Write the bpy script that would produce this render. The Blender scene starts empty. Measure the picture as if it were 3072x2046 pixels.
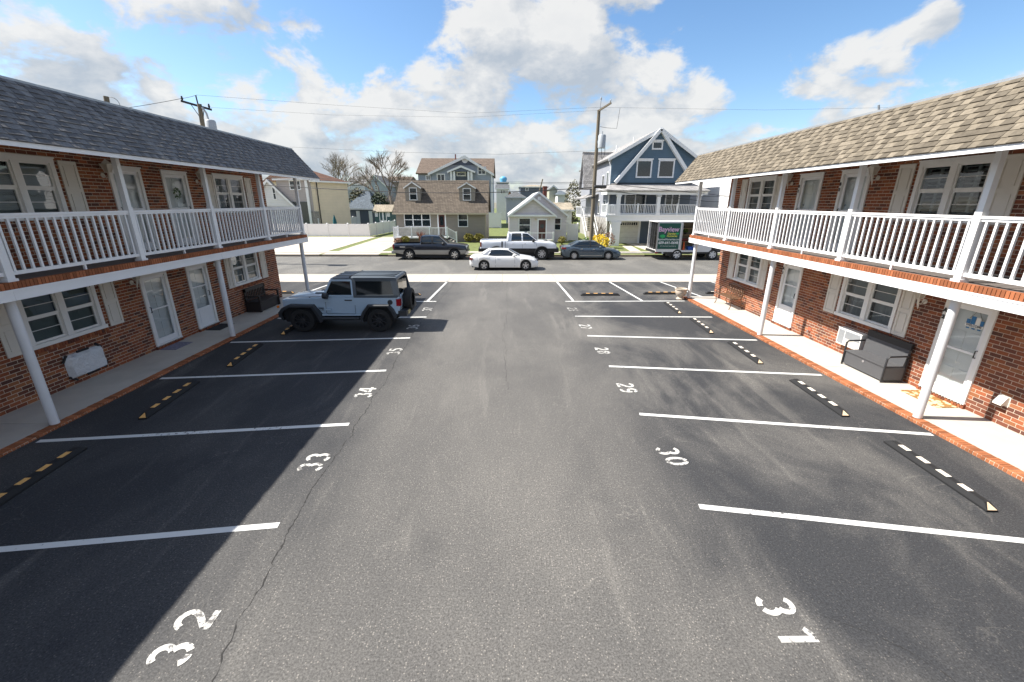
import bpy, bmesh, math, random
from mathutils import Vector, Matrix, noise as mnoise
random.seed(7)
R = math.radians
scene = bpy.context.scene
COL = scene.collection

# ------------------------------------------------------------------ camera
HC = 4.15
PITCH, YAW, ROLL, FPX = 0.31748878, -0.01508148, 0.00259095, 1269.06
def _rot():
    cp, sp = math.cos(PITCH), math.sin(PITCH); cy, sy = math.cos(YAW), math.sin(YAW)
    cr, sr = math.cos(ROLL), math.sin(ROLL)
    R0 = Matrix(((1,0,0),(0,0,-1),(0,1,0))); Rz = Matrix(((cy,sy,0),(-sy,cy,0),(0,0,1)))
    Rx = Matrix(((1,0,0),(0,cp,-sp),(0,sp,cp))); Rr = Matrix(((cr,-sr,0),(sr,cr,0),(0,0,1)))
    return Rr @ Rx @ R0 @ Rz
RM = _rot()
cam_d = bpy.data.cameras.new('camera'); cam = bpy.data.objects.new('camera', cam_d); COL.objects.link(cam)
cam_d.sensor_width = 36.0; cam_d.lens = 36.0 * FPX / 3072.0; cam_d.clip_start = 0.05; cam_d.clip_end = 3000
m = Matrix((RM[0], -RM[1], -RM[2])).transposed().to_4x4()
cam.matrix_world = Matrix.Translation((0, 0, HC)) @ m
scene.camera = cam
def ray(x, y):                       # photo pixel -> world direction
    d = Vector(((x-1536)/FPX, (y-1023)/FPX, 1.0)); return RM.transposed() @ d
def at(x, y, Y):                     # point of that pixel's ray on the plane Y
    d = ray(x, y); k = Y/d.y; return Vector((d.x*k, Y, HC + d.z*k))
def gnd(x, y, z=0.0):
    d = ray(x, y); k = (z-HC)/d.z; return Vector((d.x*k, d.y*k, z))
def proj(p):
    v = RM @ (Vector(p) - Vector((0,0,HC)))
    if v.z < 0.1: return None
    return (1536 + FPX*v.x/v.z, 1023 + FPX*v.y/v.z)
def inframe(p, mrg=0):
    q = proj(p); return q is not None and -mrg < q[0] < 3072+mrg and -mrg < q[1] < 2046+mrg

# ------------------------------------------------------------------ sky, sun, exposure
SUN_EL, SUN_AZ = R(50.0), R(-5.0)       # light travels towards +X, slightly towards the camera
sdir = Vector((math.cos(SUN_EL)*math.cos(SUN_AZ), math.cos(SUN_EL)*math.sin(SUN_AZ), -math.sin(SUN_EL)))
w = bpy.data.worlds.new('World'); scene.world = w; w.use_nodes = True
nt = w.node_tree; nt.nodes.clear()
def N(t, kind, **kw):
    n = t.nodes.new(kind)
    for k, v in kw.items(): setattr(n, k, v)
    return n
def math_n(t, op, a, b=None, c=None, clamp=False):
    n = t.nodes.new('ShaderNodeMath'); n.operation = op; n.use_clamp = clamp
    for i, v in enumerate((a, b, c)):
        if v is None: continue
        if isinstance(v, (int, float)): n.inputs[i].default_value = v
        else: t.links.new(v, n.inputs[i])
    return n.outputs[0]
def sky_world():
    t = nt; L = t.links.new
    out = N(t, 'ShaderNodeOutputWorld')
    sky = N(t, 'ShaderNodeTexSky'); sky.sky_type = 'NISHITA'; sky.sun_disc = False
    sky.sun_elevation = SUN_EL
    sky.sun_rotation = math.atan2(-sdir.x, -sdir.y)
    sky.air_density = 1.0; sky.dust_density = 0.6; sky.ozone_density = 2.0
    bg = N(t, 'ShaderNodeBackground'); bg.inputs[1].default_value = 0.084
    hsv = N(t, 'ShaderNodeHueSaturation'); hsv.inputs['Saturation'].default_value = 1.15; hsv.inputs['Value'].default_value = 1.0
    L(sky.outputs[0], hsv.inputs['Color']); L(hsv.outputs[0], bg.inputs[0])
    tc = N(t, 'ShaderNodeTexCoord'); sep = N(t, 'ShaderNodeSeparateXYZ'); L(tc.outputs['Generated'], sep.inputs[0])
    z = math_n(t, 'ADD', math_n(t, 'MAXIMUM', sep.outputs[2], 0.0), 0.20)
    px = math_n(t, 'DIVIDE', sep.outputs[0], z); py = math_n(t, 'DIVIDE', sep.outputs[1], z)
    cmb = N(t, 'ShaderNodeCombineXYZ'); L(px, cmb.inputs[0]); L(py, cmb.inputs[1])
    # cumulus field: planar noise for the layer plus a direction-space noise that puffs the edges
    mp = N(t, 'ShaderNodeMapping'); mp.inputs['Location'].default_value = (3.3, 7.9, 0.4); L(cmb.outputs[0], mp.inputs[0])
    def fbm(vec, scale, det=8.0, rough=0.55, dist=0.0):
        n = N(t, 'ShaderNodeTexNoise'); n.inputs['Scale'].default_value = scale; n.inputs['Detail'].default_value = det
        n.inputs['Roughness'].default_value = rough; n.inputs['Distortion'].default_value = dist; L(vec, n.inputs['Vector']); return n.outputs['Fac']
    dm = N(t, 'ShaderNodeMapping'); dm.inputs['Scale'].default_value = (1, 1, 1.7); dm.inputs['Location'].default_value = (0.37, 0.2, 0.11); L(tc.outputs['Generated'], dm.inputs[0])
    off = N(t, 'ShaderNodeMapping'); off.inputs['Scale'].default_value = (1, 1, 1.7)
    o = -sdir*0.055; off.inputs['Location'].default_value = (0.37+o.x, 0.2+o.y, 0.11+o.z*1.7+0.02); L(tc.outputs['Generated'], off.inputs[0])
    big = fbm(mp.outputs[0], 0.55, 3.0)
    n1 = fbm(dm.outputs[0], 6.5, 11.0, 0.58, 0.2)
    n2 = fbm(off.outputs[0], 6.5, 11.0, 0.58, 0.2)
    bias = None
    for (bx, by, rad, amp) in CLOUDS:
        d = ray(bx, by).normalized()
        vm = N(t, 'ShaderNodeVectorMath', operation='DISTANCE'); L(tc.outputs['Generated'], vm.inputs[0]); vm.inputs[1].default_value = d
        q = math_n(t, 'DIVIDE', vm.outputs['Value'], rad); q = math_n(t, 'MULTIPLY', q, q)
        g = math_n(t, 'MULTIPLY', math_n(t, 'EXPONENT', math_n(t, 'MULTIPLY', q, -1.0)), amp)
        bias = g if bias is None else math_n(t, 'ADD', bias, g)
    lowband = math_n(t, 'MULTIPLY', math_n(t, 'SUBTRACT', 0.30, sep.outputs[2], clamp=True), 0.80)   # denser towards the horizon
    def dens(nn):
        s = math_n(t, 'ADD', math_n(t, 'MULTIPLY_ADD', nn, 1.55, -0.225), math_n(t, 'MULTIPLY', big, 0.35))
        s = math_n(t, 'ADD', s, bias); return math_n(t, 'ADD', s, lowband)
    d1 = dens(n1); d2 = dens(n2)
    mr = N(t, 'ShaderNodeMapRange', interpolation_type='SMOOTHSTEP'); L(d1, mr.inputs[0])
    mr.inputs[1].default_value = 0.68; mr.inputs[2].default_value = 0.86
    # light side versus base of each heap
    sh = math_n(t, 'SUBTRACT', d1, d2)
    s2 = N(t, 'ShaderNodeMapRange'); L(sh, s2.inputs[0]); s2.inputs[1].default_value = -0.22; s2.inputs[2].default_value = 0.17
    thick = N(t, 'ShaderNodeMapRange'); L(d1, thick.inputs[0]); thick.inputs[1].default_value = 0.80; thick.inputs[2].default_value = 1.15
    thick.inputs[3].default_value = 0.10; thick.inputs[4].default_value = -0.10
    sv = math_n(t, 'ADD', s2.outputs[0], thick.outputs[0], clamp=True)
    cr = N(t, 'ShaderNodeValToRGB'); L(sv, cr.inputs[0])
    cr.color_ramp.elements[0].color = (0.45, 0.51, 0.585, 1); cr.color_ramp.elements[1].color = (0.82, 0.82, 0.81, 1)
    e = cr.color_ramp.elements.new(0.5); e.color = (0.62, 0.65, 0.685, 1)
    bc = N(t, 'ShaderNodeBackground'); bc.inputs[1].default_value = CLOUD_STR; L(cr.outputs[0], bc.inputs[0])
    mix = N(t, 'ShaderNodeMixShader'); fac = math_n(t, 'MULTIPLY', mr.outputs[0], 0.96)
    up = N(t, 'ShaderNodeMapRange'); L(sep.outputs[2], up.inputs[0]); up.inputs[1].default_value = -0.02; up.inputs[2].default_value = 0.01
    fac = math_n(t, 'MULTIPLY', fac, up.outputs[0])
    L(fac, mix.inputs[0]); L(bg.outputs[0], mix.inputs[1]); L(bc.outputs[0], mix.inputs[2]); L(mix.outputs[0], out.inputs[0])
CLOUD_STR = 0.455
# cloud heaps (photo pixel of the middle, angular radius, strength); negative = open blue
CLOUDS = [(1720, 110, .26, .12), (1500, 330, .30, .04), (640, 110, .22, .11), (120, 130, .15, .08), (1080, 270, .12, .14), (350, 210, .16, .04),
          (2480, 180, .10, .34), (2700, 170, .07, .20), (2150, 250, .12, .10), (1170, 60, .15, -.26), (2380, 0, .18, -.27), (2980, 150, .26, -.28), (2260, 150, .08, -.17),
          (840, 330, .10, -.18), (300, 0, .14, -.20), (2830, 55, .03, .42)]
sky_world()
sun_d = bpy.data.lights.new('sun', 'SUN'); sun_d.energy = 4.3; sun_d.angle = R(0.53); sun_d.color = (1.0, 0.95, 0.87)
sun = bpy.data.objects.new('sun', sun_d); COL.objects.link(sun); sun.location = (-30, 5, 40)
sun.rotation_euler = sdir.to_track_quat('-Z', 'Y').to_euler()
scene.view_settings.view_transform = 'Standard'; scene.view_settings.look = 'None'
scene.view_settings.exposure = 1.25; scene.view_settings.gamma = 1.0; scene.view_settings.use_curve_mapping = False
scene.render.engine = 'CYCLES'
scene.cycles.max_bounces = 6; scene.cycles.transparent_max_bounces = 12

# ------------------------------------------------------------------ materials
def principled(name):
    mt = bpy.data.materials.new(name); mt.use_nodes = True; t = mt.node_tree
    return mt, t, t.nodes['Principled BSDF']
def M(name, col, rough=0.6, metal=0.0, var=0.12, scale=3.0, bump=0.0, bscale=60.0, spec=0.5, coat=0.0, tint=False, stretch=None, dirt=0.0, objrand=0.0):
    mt, t, b = principled(name); L = t.links.new
    b.inputs['Roughness'].default_value = rough; b.inputs['Metallic'].default_value = metal
    b.inputs['Specular IOR Level'].default_value = spec
    if coat: b.inputs['Coat Weight'].default_value = coat; b.inputs['Coat Roughness'].default_value = 0.04
    geo = N(t, 'ShaderNodeNewGeometry'); vec = geo.outputs['Position']
    if stretch:
        mp = N(t, 'ShaderNodeMapping'); mp.inputs['Scale'].default_value = stretch; L(vec, mp.inputs[0]); vec = mp.outputs[0]
    n = N(t, 'ShaderNodeTexNoise'); n.inputs['Scale'].default_value = scale; n.inputs['Detail'].default_value = 6; n.inputs['Roughness'].default_value = 0.62; L(vec, n.inputs['Vector'])
    f = math_n(t, 'MULTIPLY_ADD', math_n(t, 'SUBTRACT', n.outputs['Fac'], 0.5), 2*var*1.6, 1.0)
    if objrand:
        oi = N(t, 'ShaderNodeObjectInfo'); f = math_n(t, 'MULTIPLY', f, math_n(t, 'MULTIPLY_ADD', math_n(t, 'SUBTRACT', oi.outputs['Random'], 0.5), objrand, 1.0))
    if tint:
        at_ = N(t, 'ShaderNodeAttribute', attribute_name='tint'); src = at_.outputs['Color']
    else:
        rgb = N(t, 'ShaderNodeRGB'); rgb.outputs[0].default_value = (*col, 1); src = rgb.outputs[0]
    mul = N(t, 'ShaderNodeVectorMath', operation='SCALE'); L(src, mul.inputs[0]); L(f, mul.inputs['Scale'])
    cout = mul.outputs[0]
    if dirt:
        n3 = N(t, 'ShaderNodeTexNoise'); n3.inputs['Scale'].default_value = scale*0.35; n3.inputs['Detail'].default_value = 8; L(vec, n3.inputs['Vector'])
        mr = N(t, 'ShaderNodeMapRange'); L(n3.outputs['Fac'], mr.inputs[0]); mr.inputs[1].default_value = 0.52; mr.inputs[2].default_value = 0.72; mr.inputs[4].default_value = dirt
        mx = N(t, 'ShaderNodeMix', data_type='RGBA'); L(mr.outputs[0], mx.inputs[0]); L(cout, mx.inputs[6]); mx.inputs[7].default_value = (0.12, 0.10, 0.08, 1); cout = mx.outputs[2]
    L(cout, b.inputs['Base Color'])
    if bump:
        n2 = N(t, 'ShaderNodeTexNoise'); n2.inputs['Scale'].default_value = bscale; n2.inputs['Detail'].default_value = 4; L(geo.outputs['Position'], n2.inputs['Vector'])
        bp = N(t, 'ShaderNodeBump'); bp.inputs['Strength'].default_value = bump; bp.inputs['Distance'].default_value = 0.01; L(n2.outputs['Fac'], bp.inputs['Height']); L(bp.outputs[0], b.inputs['Normal'])
    return mt
def siding(name, col, pitch=0.115, rough=0.55, var=0.06):
    """lap siding of far houses: courses as fine relief plus a lap shadow painted in the colour"""
    mt, t, b = principled(name); L = t.links.new; b.inputs['Roughness'].default_value = rough
    geo = N(t, 'ShaderNodeNewGeometry'); sep = N(t, 'ShaderNodeSeparateXYZ'); L(geo.outputs['Position'], sep.inputs[0])
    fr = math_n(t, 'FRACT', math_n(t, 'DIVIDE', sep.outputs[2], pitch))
    n = N(t, 'ShaderNodeTexNoise'); n.inputs['Scale'].default_value = 1.2; n.inputs['Detail'].default_value = 6; L(geo.outputs['Position'], n.inputs['Vector'])
    f = math_n(t, 'MULTIPLY_ADD', math_n(t, 'SUBTRACT', n.outputs['Fac'], 0.5), 4*var, 1.0)
    edge = N(t, 'ShaderNodeMapRange'); L(fr, edge.inputs[0]); edge.inputs[1].default_value = 0.0; edge.inputs[2].default_value = 0.22; edge.inputs[3].default_value = 0.82; edge.inputs[4].default_value = 1.0  # shadow line at each lap, painted as a darker base colour
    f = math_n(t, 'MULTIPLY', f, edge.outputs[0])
    rgb = N(t, 'ShaderNodeRGB'); rgb.outputs[0].default_value = (*col, 1)
    mul = N(t, 'ShaderNodeVectorMath', operation='SCALE'); L(rgb.outputs[0], mul.inputs[0]); L(f, mul.inputs['Scale']); L(mul.outputs[0], b.inputs['Base Color'])
    bp = N(t, 'ShaderNodeBump'); bp.inputs['Strength'].default_value = 0.8; bp.inputs['Distance'].default_value = 0.03
    L(math_n(t, 'SUBTRACT', 1.0, fr), bp.inputs['Height']); L(bp.outputs[0], b.inputs['Normal'])
    return mt
def roofing(name, c1, c2, ax=(1, 0, 0), cw=0.28, ch=0.14):
    """far asphalt shingles"""
    mt, t, b = principled(name); L = t.links.new; b.inputs['Roughness'].default_value = 0.9; b.inputs['Specular IOR Level'].default_value = 0.2
    geo = N(t, 'ShaderNodeNewGeometry'); sep = N(t, 'ShaderNodeSeparateXYZ'); L(geo.outputs['Position'], sep.inputs[0])
    u = math_n(t, 'ADD', sep.outputs[0], sep.outputs[1])
    cmb = N(t, 'ShaderNodeCombineXYZ'); L(u, cmb.inputs[0]); L(sep.outputs[2], cmb.inputs[1])
    br = N(t, 'ShaderNodeTexBrick'); L(cmb.outputs[0], br.inputs['Vector'])
    br.inputs['Color1'].default_value = (*c1, 1); br.inputs['Color2'].default_value = (*c2, 1); br.inputs['Mortar'].default_value = (c1[0]*.4, c1[1]*.4, c1[2]*.4, 1)
    br.inputs['Scale'].default_value = 1.0; br.inputs['Brick Width'].default_value = cw; br.inputs['Row Height'].default_value = ch; br.inputs['Mortar Size'].default_value = 0.012
    n = N(t, 'ShaderNodeTexNoise'); n.inputs['Scale'].default_value = 2.2; n.inputs['Detail'].default_value = 8; L(geo.outputs['Position'], n.inputs['Vector'])
    f = math_n(t, 'MULTIPLY_ADD', math_n(t, 'SUBTRACT', n.outputs['Fac'], 0.5), 0.7, 1.0)
    mul = N(t, 'ShaderNodeVectorMath', operation='SCALE'); L(br.outputs['Color'], mul.inputs[0]); L(f, mul.inputs['Scale']); L(mul.outputs[0], b.inputs['Base Color'])
    return mt
def glass_mat(name, tint=(0.62, 0.68, 0.68), refl=1.0):
    mt = bpy.data.materials.new(name); mt.use_nodes = True; t = mt.node_tree; t.nodes.clear(); L = t.links.new
    out = N(t, 'ShaderNodeOutputMaterial'); tr = N(t, 'ShaderNodeBsdfTransparent'); tr.inputs[0].default_value = (*tint, 1)
    gl = N(t, 'ShaderNodeBsdfGlossy'); gl.inputs['Roughness'].default_value = 0.015; gl.inputs['Color'].default_value = (0.95*refl, 0.97*refl, refl, 1)
    fr = N(t, 'ShaderNodeLayerWeight'); fr.inputs['Blend'].default_value = 0.5
    mp = math_n(t, 'MULTIPLY_ADD', math_n(t, 'POWER', fr.outputs['Facing'], 4.0), 0.80, 0.075, clamp=True)
    geo = N(t, 'ShaderNodeNewGeometry'); n = N(t, 'ShaderNodeTexNoise'); n.inputs['Scale'].default_value = 1.3; L(geo.outputs['Position'], n.inputs['Vector'])
    bp = N(t, 'ShaderNodeBump'); bp.inputs['Strength'].default_value = 0.06; bp.inputs['Distance'].default_value = 0.08; L(n.outputs['Fac'], bp.inputs['Height']); L(bp.outputs[0], gl.inputs['Normal'])
    mx = N(t, 'ShaderNodeMixShader'); L(mp, mx.inputs[0]); L(tr.outputs[0], mx.inputs[1]); L(gl.outputs[0], mx.inputs[2]); L(mx.outputs[0], out.inputs[0])
    return mt
def asphalt(name, base, tan, fine=1.0, lot=True):
    mt, t, b = principled(name); L = t.links.new
    b.inputs['Roughness'].default_value = 0.82; b.inputs['Specular IOR Level'].default_value = 0.35
    geo = N(t, 'ShaderNodeNewGeometry'); P = geo.outputs['Position']; sep = N(t, 'ShaderNodeSeparateXYZ'); L(P, sep.inputs[0])
    def noise(scale, det=6, st=None, rough=0.6, dist=0.0, loc=(0, 0, 0)):
        v = P
        mp = N(t, 'ShaderNodeMapping'); mp.inputs['Scale'].default_value = st or (1, 1, 1); mp.inputs['Location'].default_value = loc; L(v, mp.inputs[0]); v = mp.outputs[0]
        n = N(t, 'ShaderNodeTexNoise'); n.inputs['Scale'].default_value = scale; n.inputs['Detail'].default_value = det; n.inputs['Roughness'].default_value = rough; n.inputs['Distortion'].default_value = dist; L(v, n.inputs['Vector']); return n.outputs['Fac']
    def rng(v, a, c, lo=0.0, hi=1.0):
        m = N(t, 'ShaderNodeMapRange', interpolation_type='SMOOTHSTEP'); L(v, m.inputs[0]); m.inputs[1].default_value = a; m.inputs[2].default_value = c; m.inputs[3].default_value = lo; m.inputs[4].default_value = hi; return m.outputs[0]
    wear = rng(noise(0.42, 8, (1, .55, 1), .65, .6), 0.40, 0.66)
    if lot:                                   # the aisle is worn pale, the stalls keep their dark sealer
        wx = math_n(t, 'ADD', sep.outputs[0], math_n(t, 'MULTIPLY', math_n(t, 'SUBTRACT', noise(0.35, 4, (1, .5, 1), loc=(1, 7, 0)), 0.5), 3.0))
        aisle = rng(math_n(t, 'ABSOLUTE', math_n(t, 'ADD', wx, 0.1)), 1.6, 4.0, 1.0, 0.0)
        wob = math_n(t, 'MULTIPLY', math_n(t, 'SUBTRACT', noise(0.5, 5, (1, .4, 1), loc=(4, 1, 0)), 0.5), 0.8)
        right = rng(sep.outputs[0], 1.0, 4.0, 0.20, 0.62)         # the right hand stalls are more worn than the left
        w2 = math_n(t, 'ADD', math_n(t, 'MULTIPLY', aisle, 0.66), math_n(t, 'MULTIPLY', wear, right))
        wear = math_n(t, 'ADD', w2, wob, clamp=True)
        streak = rng(noise(1.6, 7, (1, .10, 1), .6, .3, (2, 0, 0)), 0.55, 0.70, 0.0, 0.36)
        wear = math_n(t, 'ADD', wear, streak, clamp=True)
        oil = rng(noise(0.9, 3, None, .5, 0.0, (9, 3, 0)), 0.60, 0.78, 0.0, 0.16)                 # darker drips and patches
        wear = math_n(t, 'SUBTRACT', wear, oil, clamp=True)
        rid = math_n(t, 'ABSOLUTE', math_n(t, 'SUBTRACT', noise(0.55, 4, (1, .8, 1), .5, .8, (3, 5, 0)), 0.5))
        hair = math_n(t, 'MULTIPLY', rng(rid, 0.0, 0.004, 0.32, 0.0), rng(noise(0.4, 2, None, .5, 0, (7, 7, 0)), 0.5, 0.62))  # pale worn hairlines
        wear = math_n(t, 'ADD', wear, hair, clamp=True)
    mx = N(t, 'ShaderNodeMix', data_type='RGBA'); L(wear, mx.inputs[0]); mx.inputs[6].default_value = (*base, 1); mx.inputs[7].default_value = (*tan, 1)
    g = noise(48*fine, 5, None, .85)                       # aggregate grain
    gs = math_n(t, 'MULTIPLY_ADD', math_n(t, 'SUBTRACT', g, 0.5), 3.6, 1.0)
    g2 = math_n(t, 'MULTIPLY_ADD', math_n(t, 'SUBTRACT', noise(24*fine, 5), 0.5), 0.7, 1.0)
    gs = math_n(t, 'MULTIPLY', gs, g2)
    sc = N(t, 'ShaderNodeVectorMath', operation='SCALE'); L(mx.outputs[2], sc.inputs[0]); L(gs, sc.inputs['Scale'])
    vo = N(t, 'ShaderNodeTexVoronoi'); vo.inputs['Scale'].default_value = 38*fine; L(P, vo.inputs['Vector'])
    pk = N(t, 'ShaderNodeSeparateColor'); L(vo.outputs['Color'], pk.inputs[0])
    spot = math_n(t, 'MULTIPLY', math_n(t, 'GREATER_THAN', pk.outputs[0], 0.72), rng(vo.outputs['Distance'], 0.16, 0.34, 1.0, 0.0))
    mx2 = N(t, 'ShaderNodeMix', data_type='RGBA'); L(math_n(t, 'MULTIPLY', spot, math_n(t, 'MULTIPLY_ADD', wear, 0.65, 0.16)), mx2.inputs[0]); L(sc.outputs[0], mx2.inputs[6]); mx2.inputs[7].default_value = (0.34, 0.31, 0.275, 1)
    L(mx2.outputs[2], b.inputs['Base Color'])
    bp = N(t, 'ShaderNodeBump'); bp.inputs['Strength'].default_value = 0.55; bp.inputs['Distance'].default_value = 0.006; L(g, bp.inputs['Height']); L(bp.outputs[0], b.inputs['Normal'])
    return mt
def paint(name, col=(0.62, 0.62, 0.60), wear=0.45):
    """road paint, chipped through to the asphalt in places"""
    mt, t, b = principled(name); L = t.links.new; b.inputs['Roughness'].default_value = 0.7
    geo = N(t, 'ShaderNodeNewGeometry')
    n = N(t, 'ShaderNodeTexNoise'); n.inputs['Scale'].default_value = 14; n.inputs['Detail'].default_value = 9; n.inputs['Roughness'].default_value = 0.75; L(geo.outputs['Position'], n.inputs['Vector'])
    n2 = N(t, 'ShaderNodeTexNoise'); n2.inputs['Scale'].default_value = 0.9; L(geo.outputs['Position'], n2.inputs['Vector'])
    s = math_n(t, 'ADD', n.outputs['Fac'], math_n(t, 'MULTIPLY', n2.outputs['Fac'], 0.5))
    mr = N(t, 'ShaderNodeMapRange'); L(s, mr.inputs[0]); mr.inputs[1].default_value = 1.05 - wear*0.25; mr.inputs[2].default_value = 1.10 - wear*0.25
    mx = N(t, 'ShaderNodeMix', data_type='RGBA'); L(mr.outputs[0], mx.inputs[0]); mx.inputs[6].default_value = (*col, 1); mx.inputs[7].default_value = (0.11, 0.105, 0.10, 1)
    L(mx.outputs[2], b.inputs['Base Color']); return mt
MT = {}
MT['asphalt'] = asphalt('lot_asphalt', (0.034, 0.035, 0.038), (0.136, 0.129, 0.119))
MT['road'] = asphalt('street_asphalt', (0.115, 0.111, 0.102), (0.16, 0.153, 0.138), 0.8, False)
MT['crack'] = M('crack_tar', (0.022, 0.021, 0.020), 0.9)
MT['paint'] = paint('line_paint', wear=0.75); MT['paint_worn'] = paint('number_paint', (0.50, 0.49, 0.46), 1.15)
MT['concrete'] = M('walk_concrete', (0.47, 0.44, 0.39), 0.85, var=0.10, scale=2.0, bump=0.25, bscale=90, dirt=0.12)
MT['sidewalk'] = M('sidewalk_concrete', (0.44, 0.40, 0.345), 0.9, var=0.10, scale=1.3, bump=0.2, bscale=70, dirt=0.10)
MT['drive'] = M('driveway_concrete', (0.52, 0.455, 0.375), 0.9, var=0.12, scale=0.8, dirt=0.10)
MT['brick'] = M('brick_clay', (1, 1, 1), 0.85, var=0.14, scale=38, bump=0.35, bscale=140, spec=0.25, tint=True)
MT['mortar'] = M('mortar', (0.60, 0.51, 0.40), 0.95, var=0.12, scale=9, bump=0.3, bscale=150)
MT['shingle'] = M('roof_shingle', (1, 1, 1), 0.95, var=0.30, scale=14, bump=0.5, bscale=240, spec=0.15, tint=True)
MT['roofdeck'] = M('roof_felt', (0.05, 0.05, 0.055), 0.95)
MT['white'] = M('white_vinyl', (0.80, 0.80, 0.80), 0.38, var=0.04, scale=2, dirt=0.07)
MT['whitepaint'] = M('white_paint', (0.78, 0.77, 0.74), 0.55, var=0.05, scale=3, dirt=0.05)
MT['cream'] = M('cream_shutter', (0.66, 0.62, 0.55), 0.6, var=0.05, scale=3)
MT['soffit'] = M('soffit_paint', (0.62, 0.60, 0.56), 0.7, var=0.05)
MT['column'] = M('column_paint', (0.70, 0.71, 0.72), 0.45, var=0.06, scale=4, dirt=0.05)
MT['deckfloor'] = M('balcony_floor', (0.16, 0.14, 0.13), 0.9, var=0.15)
MT['glass'] = glass_mat('window_glass')
MT['doorglass'] = glass_mat('door_glass', (0.80, 0.84, 0.85))
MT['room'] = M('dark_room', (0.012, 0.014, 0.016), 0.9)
MT['blind'] = M('window_blind', (0.30, 0.31, 0.31), 0.7, var=0.05)
MT['blinddark'] = M('window_blind_dark', (0.23, 0.25, 0.24), 0.7, var=0.08)
MT['black'] = M('black_plastic', (0.015, 0.015, 0.017), 0.45, var=0.05)
MT['rubber'] = M('rubber', (0.011, 0.011, 0.012), 0.75, var=0.2, scale=20, bump=0.2)
MT['tyre'] = M('tyre_rubber', (0.018, 0.018, 0.018), 0.8, var=0.15, scale=15)
MT['reflyellow'] = M('yellow_reflector', (0.86, 0.47, 0.15), 0.6, var=0.2, scale=25, dirt=0.2)
MT['reflwhite'] = M('white_reflector', (0.74, 0.66, 0.56), 0.6, var=0.15, scale=25, dirt=0.2)
MT['chrome'] = M('chrome', (0.75, 0.75, 0.76), 0.15, 1.0, var=0.02)
MT['alloy'] = M('alloy', (0.55, 0.55, 0.57), 0.3, 0.8, var=0.03)
MT['steel'] = M('galvanised', (0.36, 0.38, 0.40), 0.5, 0.5)
MT['wood'] = M('pole_wood', (0.17, 0.14, 0.10), 0.9, var=0.25, scale=6, stretch=(3, 3, 0.25), bump=0.4, bscale=40)
MT['woodgrey'] = M('pole_wood_old', (0.15, 0.125, 0.09), 0.9, var=0.3, scale=6, stretch=(3, 3, 0.25), bump=0.4, bscale=40)
MT['wire'] = M('wire', (0.02, 0.02, 0.022), 0.6)
MT['bark'] = M('bark', (0.20, 0.165, 0.13), 0.9, var=0.25, scale=5)
MT['twig'] = M('twig', (0.17, 0.13, 0.10), 0.9, var=0.25, scale=3)
MT['lawn'] = M('lawn_grass', (0.13, 0.155, 0.045), 0.95, var=0.45, scale=2.2, bump=0.8, bscale=35)
MT['earth'] = M('terrain_soil', (0.16, 0.15, 0.11), 0.95, var=0.3, scale=0.4)
MT['carglass'] = M('car_glass', (0.012, 0.016, 0.018), 0.04, var=0.0, spec=0.9)
MT['redlens'] = M('red_lens', (0.30, 0.01, 0.015), 0.15, var=0.0)
MT['amber'] = M('amber_lens', (0.75, 0.20, 0.02), 0.2, var=0.0)
MT['lens'] = M('clear_lens', (0.55, 0.57, 0.58), 0.1, var=0.0, spec=0.8)

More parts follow.
